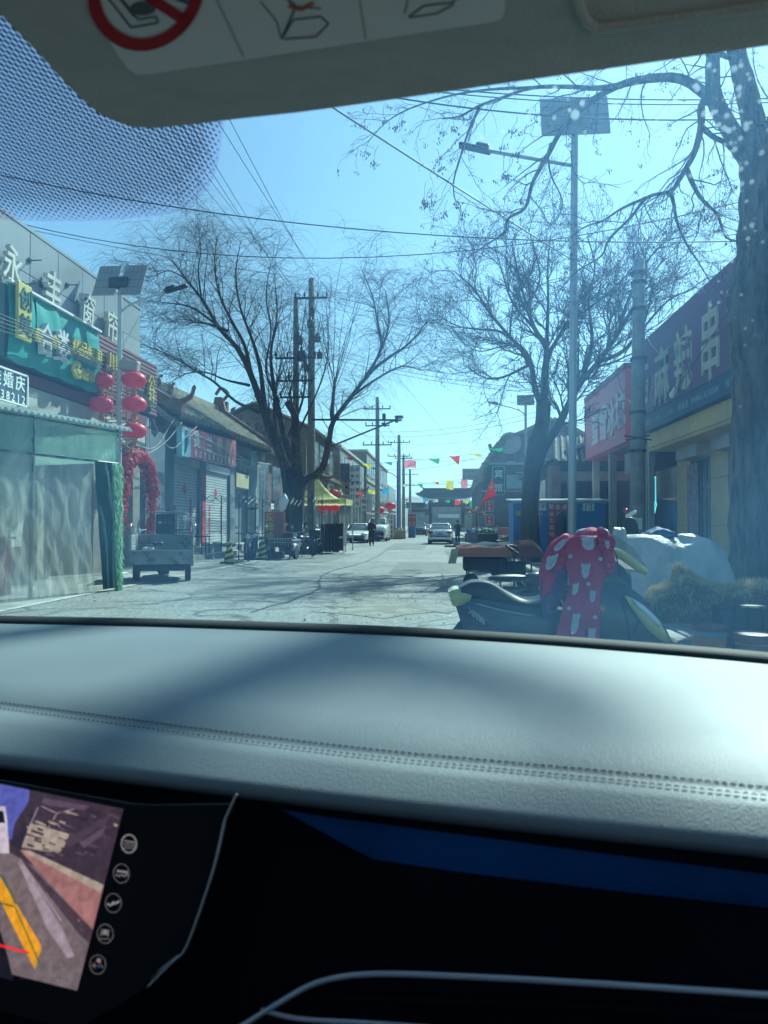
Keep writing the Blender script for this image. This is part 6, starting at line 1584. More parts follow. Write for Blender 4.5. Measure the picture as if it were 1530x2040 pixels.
for i, (x0, y0) in enumerate(((262,250),(315,258),(345,256),(368,256),(388,258),(438,245),(462,243))):
    x, y = (588, 590) if i < 5 else (645, 585); x += (i % 3)*6; 
    d = (x - x0, y - y0); k = -.35
    pc(x0 + d[0]*k, y0 + d[1]*k, 12, x, y, 34, .1, .008 if i < 5 else .009, '%s cable from the left in the fan climbing from the willow poles' % ORD[i], 'parallel cables climbing to the upper left')
pc(500, 108, 9, 1275, 600, 19, .05, .014, 'straight diagonal cable running down to the stout concrete pole')
pc(560, 150, 12, 1560, 232, 12.5, .32, .014, 'thick cable passing just below the visor behind the solar panel')
pc(860, 175, 12, 1560, 195, 12, .1, .011, 'upper cable of the close pair behind the solar panel')
pc(860, 182, 12.2, 1560, 203, 12.2, .12, .010, 'lower cable of the close pair behind the solar panel')
for i, (x0, y0, x1_, y1_) in enumerate(((650,598,1260,672),(650,610,1260,690),(640,690,1260,770),(640,700,1262,782),(640,708,1262,790),(262,636,585,592),(262,650,585,604),(262,720,585,690),(262,728,585,700))):
    pc(x0, y0, 34, x1_, y1_, 30 if i < 5 else 31, .5, .009, ('%s from the top of the thin cables between willow poles and the right crown' % ORD[i] if i < 5 else '%s from the top of the thin cables reaching left from the willow poles' % ORD[i - 5]), 'thin cables right of the willow poles' if i < 5 else 'thin cables left of the willow poles')
for i, (x0, y0, Ya, x1_, y1_, Yb) in enumerate(((760,860,59,1180,790,40),(760,870,59,1180,800,40),(760,935,59,1000,893,58),(800,885,83,1100,845,58),(800,908,83,1040,900,42),(810,955,83,1000,950,58),(810,965,90,1010,930,58),(700,855,59,970,960,90),(640,560,34,960,935,100),(825,980,130,1000,960,58))):
    pc(x0, y0, Ya, x1_, y1_, Yb, .6, .012, FARL[i], 'far cables criss-crossing the street')
for i, (x0, y0, x1_, y1_, Yb) in enumerate(((640,800,752,870,59),(632,905,752,1000,59),(752,800,796,880,83),(752,850,796,900,83),(797,872,818,940,130))):
    pc(x0, y0, 34 if i < 2 else 58.8 if i < 4 else 83, x1_, y1_, Yb, .5, .016, ROWL[i], 'cables along the left side poles')
for i in range(5):
    pts = [atX(-60, 600 + i*9, -8.7), atX(95, 668 + i*5, -8.75), atX(235, 742 + i*4 , -8.8), atX(330, 822 + i*4, -8.8), atX(450, 900 + i*5, -8.9), atX(560, 955 + i*5, -8.9)]
    mb = MB(); mb.tube([p + Vector((0, .1*i, 0)) for p in catmull(pts, 6)], .013 if i < 3 else .009, 5); o = mb.build('overhead_cable', cablemat, smooth=True, loc=pts[1]); tag(o, '%s strand from the top of the dark cable bundle along the left shop fronts' % ORD[i], 'cable', 'cable bundle along the left shops')
for i, q in enumerate((((248,862),(270,885),(310,890),(345,838)), ((240,880),(285,905),(330,880),(362,842)), ((305,835),(320,870),(345,893),(375,865),(392,850)), ((300,840),(298,870),(300,900)), ((372,852),(378,868),(395,858)), ((375,858),(392,895),(430,935),(470,925)), ((362,850),(420,880),(520,930)), ((370,862),(430,905),(540,925)))):
    P = [atX(x, y, -8.9 + .05*i) for x, y in q]; mb = MB(); mb.tube(catmull(P, 6), .011, 5); o = mb.build('hanging_wire', palecable, smooth=True, loc=P[0]); tag(o, LOOPL[i], 'wire', 'pale wires looping by the lanterns')
P = [atX(1288, 671, 5.75), atX(1300, 690, 5.7), atX(1318, 705, 5.7), atX(1335, 690, 5.75)]; mb = MB(); mb.tube(catmull(P, 6), .014, 5); o = mb.build('hanging_wire', palecable, smooth=True, loc=P[0]); tag(o, 'short pale wire looping off the stout concrete pole over the purple sign', 'wire')
P = [atX(1228, 735, 5.8), atX(1240, 780, 5.8), atX(1265, 812, 5.5)]; mb = MB(); mb.tube(catmull(P, 6), .008, 5); o = mb.build('hanging_wire', cablemat, smooth=True, loc=P[0]); tag(o, 'dark wire hanging from the pink sign to the concrete pole', 'wire')
P = [atX(1286, 818, 5.7), atX(1320, 800, 5.7), atX(1340, 782, 5.7), atX(1375, 735, 5.6), atX(1470, 590, 5.5)]; mb = MB(); mb.tube(catmull(P, 6), .007, 5); o = mb.build('hanging_wire', cablemat, smooth=True, loc=P[0]); tag(o, 'thin wire running up across the purple sign characters', 'wire')
mb = MB(); p = atX(1339, 783, 5.68); r6 = random.Random(3)
for _ in range(8): mb.ball(p + Vector((0, r6.uniform(-.12, .12), r6.uniform(-.1, .08))), .06, 7, 0, (.7, 1, 1), .2)
o = mb.build('plastic_bag', white, smooth=True, loc=p); tag(o, 'scrap of white plastic caught on the wire before the purple sign', 'plastic bag')
# ================================================================ cars
silverp = mat('silver_car_paint', (.62, .63, .62), rough=.28, metal=.35, var=.04, coat=.8)
whitep = mat('white_car_paint', (.74, .76, .76), rough=.25, var=.03, coat=.8)
blackp = mat('black_car_paint', (.03, .035, .04), rough=.25, var=.05, coat=.8)
cglass = mat('car_glass', (.05, .07, .075), rough=.05, var=0, spec=.9)
headl = mat('headlamp_glass', (.55, .58, .6), rough=.08, var=0, spec=.9)
taill = mat('tail_lamp_red', (.35, .015, .015), rough=.15, var=0, spec=.8)
platem = mat('blue_number_plate', (.02, .09, .45), rough=.5, var=0)
rimm = mat('wheel_rim', (.45, .46, .47), rough=.35, metal=.8, var=.05)
def wheel(parent, x, y, r, w=.2, rim=rimm):
    mb = MB(); mb.lathe((x - w/2, y, r), [(r*.62, .0), (r*.94, .0), (r, w*.18), (r, w*.82), (r*.94, w), (r*.62, w)], 22, 0, (1, 0, 0)); t = mb.build('wheel', tyre, parent, smooth='auto')
    mb = MB(); mb.lathe((x - w/2 + .015, y, r), [(0, .02), (r*.2, .0), (r*.6, .02), (r*.63, w - .05), (r*.6, w - .03), (r*.2, w - .02), (0, w - .03)], 18, 0, (1, 0, 0))
    for k in range(7):
        a = 2*pi*k/7; mb.box((x, y + r*.38*cos(a), r + r*.38*sin(a)), (w*.98, r*.5, r*.12), R=Matrix.Rotation(a, 3, 'X'))
    mb.build('rim', rim, t)
    return t
def car_body(name, label, cat, loc, rz, paint_, kind='sedan', grille='wide', L=4.7, Wd=1.82, H=1.45, group=None, rear_plate=True):
    """nose towards +y of the car; bodywork lofted from cross sections along its length"""
    t = thing(name, label, cat, loc, rz, group)
    hw = Wd/2; rw = .33
    if kind == 'sedan': st = [(-.5, .55, .62, .80), (-.475, .28, .80, .92), (-.44, .22, 1.0, .965), (-.36, .2, 1.02, .99), (-.2, .2, .97, 1), (0, .2, .95, 1), (.18, .2, .94, 1), (.3, .2, .90, .99), (.42, .22, .80, .95), (.475, .25, .72, .88), (.5, .38, .60, .76)]
    else: st = [(-.5, .5, .9, .86), (-.48, .28, 1.05, .95), (-.4, .2, 1.1, 1), (-.2, .2, 1.08, 1), (0, .2, 1.06, 1), (.2, .2, 1.04, 1), (.34, .2, 1.0, .98), (.44, .22, .9, .93), (.485, .26, .78, .86), (.5, .4, .62, .75)]
    rows = []
    for y, zb, zt, wf in st:
        w = hw * wf; zt = zt * H/1.45; r = []
        for x, z in ((-.86, 0), (-.99, .12), (-1.0, .45), (-.985, .72), (-.93, .93), (-.8, 1.0), (-.4, 1.02), (0, 1.03), (.4, 1.02), (.8, 1.0), (.93, .93), (.985, .72), (1.0, .45), (.99, .12), (.86, 0)): r.append(Vector((w*x, y*L, zb + (zt - zb)*z)))
        rows.append(r)
    mb = MB(); loft(mb, rows); mb.f.append(tuple(range(15))[::-1]); mb.m.append(0); o = 15*(len(st)-1); mb.f.append(tuple(o + k for k in range(15))); mb.m.append(0)
    body = mb.build('body', paint_, t, smooth=True)
    # cabin
    if kind == 'sedan': cb_ = [(-.40, 1.0, 0), (-.26, 1.38, 1), (-.12, 1.45, 1), (.02, 1.44, 1), (.10, 1.38, 1), (.27, .93, 0)]
    else: cb_ = [(-.47, 1.08, 0), (-.43, H - .08, 1), (-.25, H, 1), (.05, H, 1), (.14, H - .07, 1), (.33, 1.0, 0)]
    zl = .93 if kind == 'sedan' else 1.04
    gl = MB(); R_ = []
    for y, z, k in cb_:
        wb = hw*.93; wt_ = hw*(.70 if k else .86); z2 = z * (H/1.45 if kind == 'sedan' else 1)
        R_.append([Vector((-wb, y*L, min(zl, z2))), Vector((-wt_ - .03, y*L, lerp(zl, z2, .86) if k else z2)), Vector((-wt_*.9, y*L, z2)), Vector((0, y*L, z2 + (.02 if k else 0))), Vector((wt_*.9, y*L, z2)), Vector((wt_ + .03, y*L, lerp(zl, z2, .86) if k else z2)), Vector((wb, y*L, min(zl, z2)))])
    loft(gl, R_); gl.build('windows', cglass, t, smooth='auto')
    mb = MB(); RR = []
    for y, z, k in cb_[1:-1]:
        z2 = z * (H/1.45 if kind == 'sedan' else 1) + .012; wt_ = hw*.70; RR.append([Vector((x, y*L, z2 - (.05 if abs(x) > wt_*.9 else 0) + .015*(1-abs(x)/hw))) for x in (-wt_ - .04, -wt_*.85, -wt_*.4, 0, wt_*.4, wt_*.85, wt_ + .04)])
    loft(mb, RR); mb.build('roof', paint_, t, smooth=True, solid=.02)
    for s_ in (-1, 1):
        mb = MB()
        for i in range(len(cb_) - 1):
            pass
        a, b = cb_[-1], cb_[-2]; mb.tube([(s_*hw*.87, a[0]*L, a[1]*H/1.45), (s_*(hw*.70 + .03), b[0]*L, (b[1] - .03)*(H/1.45 if kind == 'sedan' else 1))], .035, 6)
        a, b = cb_[0], cb_[1]; mb.tube([(s_*hw*.87, a[0]*L, a[1]*(H/1.45 if kind == 'sedan' else 1)), (s_*(hw*.70 + .03), b[0]*L, (b[1] - .03)*(H/1.45 if kind == 'sedan' else 1))], .05, 6)
        mb.tube([(s_*hw*.92, -.05*L, zl), (s_*(hw*.71 + .03), -.06*L, H*.96)], .035, 6)
        mb.build('window_pillar', paint_, t, smooth=True)
        mb = MB(); mb.rbox((s_*(hw + .08), .17*L, zl + .05), (.2, .1, .13), .03); mb.build('door_mirror', paint_, t)
        for y in (-.16, .07): mb = MB(); mb.rbox((s_*hw*.985, y*L, .80), (.03, .16, .03), .008); mb.build('door_handle', chrome, t)
        mb = MB(); mb.rbox((s_*hw*.70, L*.475, .66*H/1.45), (.42, .14, .15), .04, R=Matrix.Rotation(-s_*.35, 3, 'Z')); mb.build('headlight', headl, t)
        mb = MB(); mb.rbox((s_*hw*.74, -L*.487, .84*H/1.45), (.36, .12, .17 if kind == 'sedan' else .4), .04, R=Matrix.Rotation(s_*.35, 3, 'Z')); mb.build('tail_light', taill, t)
        for y in (-.31, .30): wheel(t, s_*(hw - .11), y*L, rw)
    mb = MB(); mb.rbox((0, L*.492, .50), (hw*1.0, .06, .22 if grille == 'wide' else .16), .03); gr = mb.build('grille', blackplastic, t)
    mb = MB()
    for k in (-.3, -.2, -.1, .1, .2, .3): mb.box((hw*k*1.4, L*.492 + .035, .5), (.02, .02, .17))
    mb.build('grille_bar', chrome, gr)
    mb = MB(); mb.rbox((0, L*.498, .32), (hw*1.2, .06, .12), .02); mb.build('lower_grille', blackplastic, t)
    mb = MB(); mb.rbox((0, L*.508, .40), (.44, .02, .14), .005); mb.build('number_plate', platem, t)
    mb = MB(); mb.rbox((0, -L*.5, .72*H/1.45), (.44, .03, .14), .005); pl_ = mb.build('number_plate', platem, t)
    mb = MB(); write(mb, '晋H 5867', (-.2, -L*.5 - .018, .72*H/1.45), (.2, -L*.5 - .018, .72*H/1.45), UP, .08, ext=.002); mb.build('plate_number', signwhite, pl_)
    mb = MB(); mb.rbox((0, -L*.497, .42), (hw*1.72, .1, .2), .05); mb.build('rear_bumper', paint_, t)
    mb = MB(); mb.rbox((0, -L*.505, .29), (hw*1.3, .08, .09), .02); mb.build('diffuser', blackplastic, t)
    mb = MB(); mb.bb((-hw*.85, -L*.46, .14), (hw*.85, L*.46, .3)); mb.build('underbody', blackplastic, t)
    return t
def gxy(px, py, z=0): p = G(px, py, z); return (p.x, p.y, z)
def wx(px, Y): return at(px, 1047, Y).x
car_body('parked_car', 'white sedan with dark grille parked facing us at the left kerb', 'car', (wx(715, 54.5), 54.5, 0), pi, whitep, Wd=1.84)
car_body('parked_van', 'tall white minivan parked just behind the white sedan', 'van', (wx(752, 59), 60, 0), pi, whitep, kind='van', L=4.4, Wd=1.72, H=1.95)
car_body('moving_car', 'silver sedan driving away from us in the right lane', 'car', (wx(878, 51), 51.5, 0), radians(-1), silverp, L=4.6, Wd=1.76)
car_body('parked_car', 'black hatchback parked far off before the gateway', 'car', (wx(836, 88), 90, 0), pi, blackp, kind='van', L=4.2, Wd=1.8, H=1.6)
car_body('parked_car', 'far white car half hidden behind the black hatchback', 'car', (wx(849, 100), 103, 0), pi, whitep)

# ================================================================ two and three wheelers
seatm = mat('seat_vinyl', (.02, .022, .025), rough=.42, var=.2, vs=5, spec=.5)
def two_wheeler(label, loc, rz, bodym, name='motorcycle', group=None, scoot=False, mirrors=True, box=False):
    """front towards +y"""
    t = thing(name, label, 'motorcycle' if not scoot else 'scooter', loc, rz, group); r = .29 if not scoot else .24
    for y in (-.66, .66): wheel(t, 0, y, r, .1, rimm)
    mb = MB(); mb.tube(catmull([(0, .62, r), (0, .5, .62), (0, .40, .95)]), .035, 6); mb.tube([(-.06, .66, r), (-.06, .46, .75)], .022, 6); mb.tube([(.06, .66, r), (.06, .46, .75)], .022, 6); mb.build('front_fork', steel, t, smooth=True)
    mb = MB(); mb.tube(catmull([(-.36, .22, 1.0), (-.22, .36, .98), (0, .4, .96), (.22, .36, .98), (.36, .22, 1.0)]), .016, 6); mb.build('handlebar', darkmetal, t, smooth=True)
    for s_ in (-1, 1):
        mb = MB(); mb.tube([(s_*.36, .22, 1.0), (s_*.42, .16, 1.0)], .022, 6); mb.build('grip', blackplastic, t)
        if mirrors:
            mb = MB(); mb.tube(catmull([(s_*.25, .34, .99), (s_*.3, .33, 1.13), (s_*.36, .28, 1.2)]), .008, 5); mb.lathe((s_*.38, .27, 1.22), [(0, -.01), (.06, -.01), (.065, .01), (0, .02)], 12, 0, (0, -1, .1)); mb.build('mirror', steel, t, smooth=True)
    mb = MB(); mb.ball((0, .50, .88), .1, 12, 0, (1, .7, 1)); mb.build('headlight', headl, t, smooth=True)
    if scoot:
        mb = MB(); mb.grid(lambda u, v: ((u-.5)*.34*(1 - .3*v), .42 + .10*sin(pi*u) - .02*v + .12*(1-v), .28 + .62*v), 10, 8); mb.build('leg_shield', bodym, t, smooth=True, solid=.03)
        mb = MB(); mb.rbox((0, .12, .30), (.28, .5, .06), .02); mb.build('floorboard', blackplastic, t)
        mb = MB(); mb.ball((0, -.38, .52), .3, 14, 0, (.55, 1.3, .72)); mb.build('rear_body', bodym, t, smooth=True)
    else:
        mb = MB(); mb.ball((0, .16, .74), .22, 14, 0, (.62, 1.15, .62)); mb.build('fuel_tank', bodym, t, smooth=True)
        mb = MB(); mb.rbox((0, .05, .42), (.24, .4, .32), .05); mb.lathe((0, .12, .55), [(.1, 0), (.1, .16)], 10); mb.build('engine', darkmetal, t)
        mb = MB(); mb.tube([(.14, .1, .3), (.16, -.3, .28), (.17, -.75, .36)], [.03, .04, .05], 8); mb.build('exhaust', steel, t, smooth=True)
        mb = MB(); mb.tube([(0, .4, .85), (0, .1, .6), (0, -.4, .62), (0, -.66, r)], .025, 6); mb.build('frame', darkmetal, t)
    mb = MB(); mb.ball((0, -.32, .78), .3, 14, 0, (.45, 1.25, .22)); mb.build('seat', seatm, t, smooth=True)
    for y in (-.66, .66):
        mb = MB(); mb.tube([(0, y + (r + .05)*cos(a), r + (r + .05)*sin(a)) for a in [radians(q) for q in range(20, 170, 15)]], .045, 6); mb.build('mudguard', bodym, t, smooth=True)
    mb = MB(); mb.rbox((0, -.86, .68), (.16, .06, .08), .02); mb.build('tail_light', taill, t)
    if box: mb = MB(); mb.rbox((0, -.72, .98), (.42, .36, .32), .05); mb.build('top_box', blackplastic, t)
    return t
dk = mat('dark_blue_panel', (.03, .05, .08), rough=.35, var=.1, coat=.4)
two_wheeler('dark motorcycle nearest the striped cone, turned toward the road', (wx(492, 25.8), 25.8, .02), radians(200), dk)
two_wheeler('dark scooter with round mirrors just left of the red upright sign', (wx(518, 27.2), 27.2, .02), radians(168), blackp, name='scooter', scoot=True)
two_wheeler('black motorcycle with luggage box tucked behind the cargo cart', (wx(604, 29.5), 29.5, .02), radians(150), blackp, box=True)
two_wheeler('black scooter in the dark gap under the yellow canopy', (wx(622, 32), 32, .02), radians(160), blackp, name='scooter', scoot=True)
# small three wheeled cart
c3 = thing('cargo_tricycle', 'low dark electric cargo cart with pale mudguards parked under the willow', 'tricycle', (wx(571, 27.4), 27.4, 0), radians(-8))
mb = MB(); mb.rbox((0, -.1, .62), (.95, 1.1, .3), .05); mb.build('cargo_box', blackp, c3)
mb = MB(); mb.tube([(-.5, -.66, .8), (.5, -.66, .8)], .02, 6); mb.tube([(-.5, -.66, .66), (.5, -.66, .66)], .015, 6)
for k in range(9): mb.tube([(-.45 + k*.11, -.67, .5), (-.45 + k*.11, -.67, .8)], .01, 4)
mb.build('rear_rack', steel, c3)
for s_ in (-1, 1):
    wheel(c3, s_*.5, -.35, .25, .12); mb = MB(); mb.tube([(s_*.5, -.35 + .31*cos(a), .25 + .31*sin(a)) for a in [radians(q) for q in range(10, 175, 15)]], .06, 6); mb.build('mudguard', greypaint, c3, smooth=True)
    mb = MB(); mb.rbox((s_*.36, -.68, .7), (.14, .05, .07), .01); mb.build('tail_light', taill, c3)
wheel(c3, 0, .95, .25, .1)
mb = MB(); mb.tube([(0, .95, .3), (0, .75, 1.0)], .03, 6); mb.tube([(-.35, .7, 1.05), (0, .76, 1.0), (.35, .7, 1.05)], .018, 6); mb.tube([(-.3, .7, 1.05), (-.3, .68, 1.3)], .01, 5); mb.lathe((-.3, .66, 1.33), [(0, 0), (.08, 0), (.08, .02), (0, .02)], 14, 0, (0, -1, 0)); mb.build('steering_bar', steel, c3)
mb = MB(); mb.rbox((0, .35, .78), (.5, .4, .14), .05); mb.build('seat', seatm, c3)
# grey cargo tricycle seen from behind
GY = 15.9; gx0 = (wx(258, GY) + wx(366, GY))/2
ct = thing('cargo_tricycle', 'grey steel cargo tricycle seen from behind, cab hoop over its open bed', 'tricycle', (gx0, GY + .35, 0), radians(19))
bed = mat('worn_grey_bed', (.25, .275, .28), rough=.6, metal=.2, var=.25, vs=4, col2=(.15, .09, .06), c2scale=5, c2lo=.52, c2hi=.62)
hw = .68
for z0, z1 in ((.40, .66), (.67, .86), (.87, 1.08)):
    pass
mb = MB(); mb.rbox((0, -.36, .57), (2*hw, .04, .32), .01); mb.build('tailgate', bed, ct)
for z0, z1 in ((.42, .62), (.63, .83), (.84, 1.08)):
    for s_ in (-1, 1): mb = MB(); mb.rbox((s_*hw, .55, (z0+z1)/2), (.04, 1.8, z1-z0), .01); mb.build('side_panel', bed, ct)
    mb = MB(); mb.rbox((0, 1.45, (z0+z1)/2), (2*hw, .04, z1-z0), .01); mb.build('front_panel', bed, ct)
mb = MB(); mb.bb((-hw, -.34, .40), (hw, 1.45, .44)); mb.build('bed_floor', bed, ct)
mb = MB(); mb.tube([(-hw - .02, -.39, .73), (hw + .02, -.39, .73)], .018, 6); mb.build('gate_rail', steel, ct)
for s_ in (-1, 1):
    mb = MB(); mb.bb((s_*hw - .03, -.4, .36), (s_*hw + .03, -.34, 1.1)); mb.build('corner_stake', bed, ct)
    wheel(ct, s_*.58, .1, .27, .13, darkmetal)
    mb = MB(); mb.tube(catmull([(s_*(hw-.03), 1.5, 1.06), (s_*(hw-.02), 1.5, 1.3), (s_*(hw - .12), 1.5, 1.56), (s_*.42, 1.5, 1.63), (0, 1.5, 1.64)]), .022, 6); mb.build('cab_hoop', bed, ct, smooth=True)
    mb = MB(); mb.tube([(s_*.27, 1.5, 1.06), (s_*.27, 1.5, 1.62)], .02, 6); mb.build('hoop_bar', bed, ct)
    mb = MB(); mb.tube(catmull([(s_*(hw), .9, 1.08), (s_*(hw + .06), .9, 1.3), (s_*(hw + .06), .4, 1.32), (s_*(hw + .03), .35, 1.1)]), .02, 6); mb.build('side_rail', steel, ct, smooth=True)
mb = MB(); mb.rbox((.0, 1.46, 1.34), (.46, .05, .5), .02); mb.build('backrest_panel', blackplastic, ct)
mb = MB(); mb.ball((-.13, 1.425, 1.38), .05, 10, 0, (1, .2, .8)); write(mb, '巨力王', (-.05, 1.43, 1.38), (.18, 1.43, 1.38), UP, .055, ext=.002); mb.build('badge', steel, ct)
mb = MB(); mb.tube([(-.6, 2.1, 1.2), (.0, 2.15, 1.15), (.6, 2.1, 1.2)], .018, 6); mb.build('handlebar', darkmetal, ct)
mb = MB(); mb.rbox((.50, 1.75, 1.5), (.17, .03, .14), .02); mb.tube([(.5, 1.75, 1.5), (.45, 2.1, 1.2)], .01, 5); mb.rbox((-.72, 1.9, 1.16), (.2, .05, .12), .03); mb.tube([(-.72, 1.9, 1.16), (-.5, 2.1, 1.2)], .01, 5); mb.build('mirrors', whitep, ct)
mb = MB(); mb.bb((-.5, -.1, .25), (.5, 1.5, .36)); mb.cyl((-.5, .1, .27), (.5, .1, .27), .04, 8); mb.ball((0, .1, .26), .13, 10); mb.build('axle', darkmetal, ct)
wheel(ct, 0, 2.4, .27, .11)
mb = MB(); mb.tube([(0, 2.4, .3), (0, 2.15, 1.15)], .03, 6); mb.bb((-.3, 1.5, .3), (.3, 2.3, .36)); mb.build('front_frame', darkmetal, ct)
mb = MB(); r7 = random.Random(6)
mb.ball((-.22, -.2, .76), .07, 8, 0, (1.4, 1, .6), .15); o = mb.build('rag', white, loc=Vector(ct.location) ); 
bpy.data.objects.remove(o)
for dx, z, mm, s_, lab in ((-.2, .74, white, (.16, .1, .05), 'crumpled white rag lying on the tailgate of the grey tricycle'), (.02, .86, darkmetal, (.22, .2, .09), 'dark cable coil lying in the bed of the grey tricycle')):
    mb = MB(); p = Vector((gx0 + dx, GY + .02, z))
    for _ in range(5): mb.ball(p + Vector((r7.uniform(-s_[0], s_[0])*.5, r7.uniform(-.05, .05), r7.uniform(0, .04))), .07, 8, 0, (1.2, 1, .6), .15)
    o = mb.build('rag' if mm is white else 'cable_coil', mm, smooth=True, loc=p); tag(o, lab, 'rag' if mm is white else 'coil')

# ================================================================ the near maxi scooter
SY = 5.9
sx = lambda px, Y=SY: at(px, 1047, Y).x
msc = thing('scooter', 'large dark scooter with yellow green fairings parked side on beside us', 'scooter', (sx(1110), SY, .09))
ygr = mat('pearl_yellow_green', (.46, .44, .17), rough=.25, var=.06, coat=.8); dteal = mat('dark_teal_panel', (.018, .03, .035), rough=.32, var=.12, coat=.5)
def P(px, py, Y=SY): return at(px, py, Y)
def blade(pts_top, pts_bot, Ys, dep, name, m, parent, nz=0.0, smooth=True):
    """a curved side panel between an upper and a lower traced edge, bulging towards us and closed behind"""
    n = len(pts_top); rows = []
    for v in (0, .2, .45, .7, .9, 1):
        rows.append([at(lerp(pts_top[i][0], pts_bot[i][0], v), lerp(pts_top[i][1], pts_bot[i][1], v), Ys - dep*sin(pi*(.12 + .76*v))) for i in range(n)])
    rows = [catmull(r, 3) for r in rows]
    far = [[q + Vector((0, 2*(SY - q.y) , 0)) for q in r] for r in rows]
    mb = MB(); loft(mb, rows); loft(mb, [r for r in far[::-1]]); loft(mb, [rows[-1], far[-1]]); loft(mb, [far[0], rows[0]])
    loft(mb, [[r[0] for r in rows], [r[0] for r in far]]); loft(mb, [[r[-1] for r in far], [r[-1] for r in rows]])
    return mb.build(name, m, parent, smooth='auto', world=True)
blade([(905,1198),(960,1192),(1040,1200),(1100,1212),(1160,1225)], [(925,1262),(970,1285),(1040,1300),(1100,1310),(1160,1320)], SY - .14, .05, 'rear_side_panel', dteal, msc)
blade([(893,1180),(906,1174),(922,1175),(940,1184)], [(901,1206),(910,1209),(922,1205),(938,1196)], SY - .15, .05, 'tail_fairing', ygr, msc)
blade([(915,1172),(940,1160),(975,1162),(1010,1180),(1050,1196),(1090,1192)], [(925,1190),(950,1196),(980,1202),(1015,1208),(1055,1212),(1092,1214)], SY - .12, .07, 'seat', seatm, msc)
mb = MB(); mb.tube(catmull([P(910, 1150), P(925, 1165, SY - .12), P(955, 1184, SY - .17)]), [.025]*5 + [.03]*4 + [.015]*4, 8); mb.tube(catmull([P(910, 1150), P(935, 1150, SY+.05), P(962, 1166, SY + .12)]), .022, 8); mb.build('grab_rail', blackplastic, msc, smooth=True)
mb = MB(); write(mb, 'Xtreme', P(936, 1217, SY - .22), P(964, 1238, SY - .225), UP, .05, ext=.002); mb.build('side_lettering', mat('grey_lettering', (.35, .38, .4), rough=.5, var=0), msc, world=True)
blade([(1160,1180),(1200,1160),(1240,1162),(1280,1190),(1310,1225),(1332,1265)], [(1160,1310),(1200,1325),(1240,1335),(1285,1335),(1315,1325),(1338,1310)], SY - .18, .09, 'front_fairing', dteal, msc)
blade([(1246,1186),(1268,1196),(1293,1215),(1316,1240),(1333,1272)], [(1258,1212),(1282,1245),(1300,1262),(1318,1276),(1336,1284)], SY - .28, .05, 'front_cowl', ygr, msc)
blade([(1262,1195),(1280,1205),(1300,1224),(1315,1240)], [(1272,1210),(1290,1228),(1304,1240),(1316,1250)], SY - .335, .015, 'headlamp', headl, msc)
blade([(1212,1088),(1235,1094),(1258,1108),(1275,1122),(1291,1136)], [(1205,1104),(1230,1112),(1252,1126),(1268,1138),(1288,1146)], SY - .14, .05, 'upper_fairing', ygr, msc)
mb = MB(); mb.grid(lambda u, v: at(lerp(lerp(1205, 1290, u), lerp(1222, 1262, u), v), lerp(lerp(1090, 1132, u), lerp(1064, 1092, u), v), SY - .14 + .3*v + .0), 8, 6); mb.build('windshield', clearplastic('smoked_windshield', (.08, .12, .14), .55, .1), msc, smooth=True, world=True)
blade([(1150,1130),(1180,1110),(1215,1110),(1240,1130),(1258,1150)], [(1150,1220),(1185,1222),(1215,1222),(1240,1218),(1260,1205)], SY - .13, .05, 'leg_shield', dteal, msc)
mb = MB(); mb.tube(catmull([P(1150, 1078, SY - .34), P(1185, 1070, SY - .2), P(1205, 1072, SY), P(1185, 1072, SY + .2), P(1150, 1080, SY + .34)]), .017, 8); mb.build('handlebar', darkmetal, msc, smooth=True, world=True)
for px in (955, 1272):
    mb = MB(); c = at(px, 1047, SY); mb.lathe((c.x, SY - .06, .09 + .24), [(.13, 0), (.22, 0), (.245, .03), (.245, .09), (.22, .12), (.13, .12)], 24, 0, (0, 1, 0)); o = mb.build('wheel', tyre, msc, smooth='auto', world=True)
    mb = MB(); mb.lathe((c.x, SY - .05, .33), [(0, 0), (.14, 0), (.14, .1), (0, .1)], 18, 0, (0, 1, 0)); mb.build('rim', rimm, o, world=True)
mb = MB(); mb.bb((sx(960), SY - .1, .25), (sx(1270), SY + .1, .42)); mb.build('floorboard', blackplastic, msc, world=True)
mb = MB(); mb.rbox(P(1197, 1213, SY - .30), (.06, .03, .05), .01); mb.build('indicator', mat('amber_lens', (.6, .25, .02), rough=.3, var=0), msc, world=True)
for q_, yy in (([(938,1196),(990,1208),(1050,1222),(1100,1236)], .19), ([(915,1222),(960,1240),(1020,1262),(1100,1278)], .19), ([(1215,1170),(1240,1205),(1252,1250),(1256,1300)], .275), ([(1285,1212),(1262,1262),(1240,1310)], .275)):
    mb = MB(); mb.tube(catmull([P(x, y, SY - yy) for x, y in q_]), .004, 6); mb.build('panel_seam', blackplastic, msc, smooth=True, world=True)
mb = MB(); mb.tube(catmull([P(948, 1202, SY - .2), P(1000, 1216, SY - .205), P(1070, 1228, SY - .2)]), [.003] + [.007]*11 + [.003], 6); mb.build('trim_strip', steel, msc, smooth=True, world=True)
for k in range(5): mb = MB(); mb.rbox(P(1010 + k*13, 1262 + k*3, SY - .2), (.012, .01, .07), .004, R=Matrix.Rotation(.4, 3, 'Y')); mb.build('cooling_slot', blackplastic, msc, world=True)
for a_ in ([(1150,1080),(1170,1110),(1215,1130)], [(1200,1074),(1225,1100),(1235,1150)]):
    mb = MB(); mb.tube(catmull([P(x, y, SY - .22) for x, y in a_]), .005, 5); mb.build('control_cable', cablemat, msc, smooth=True, world=True)
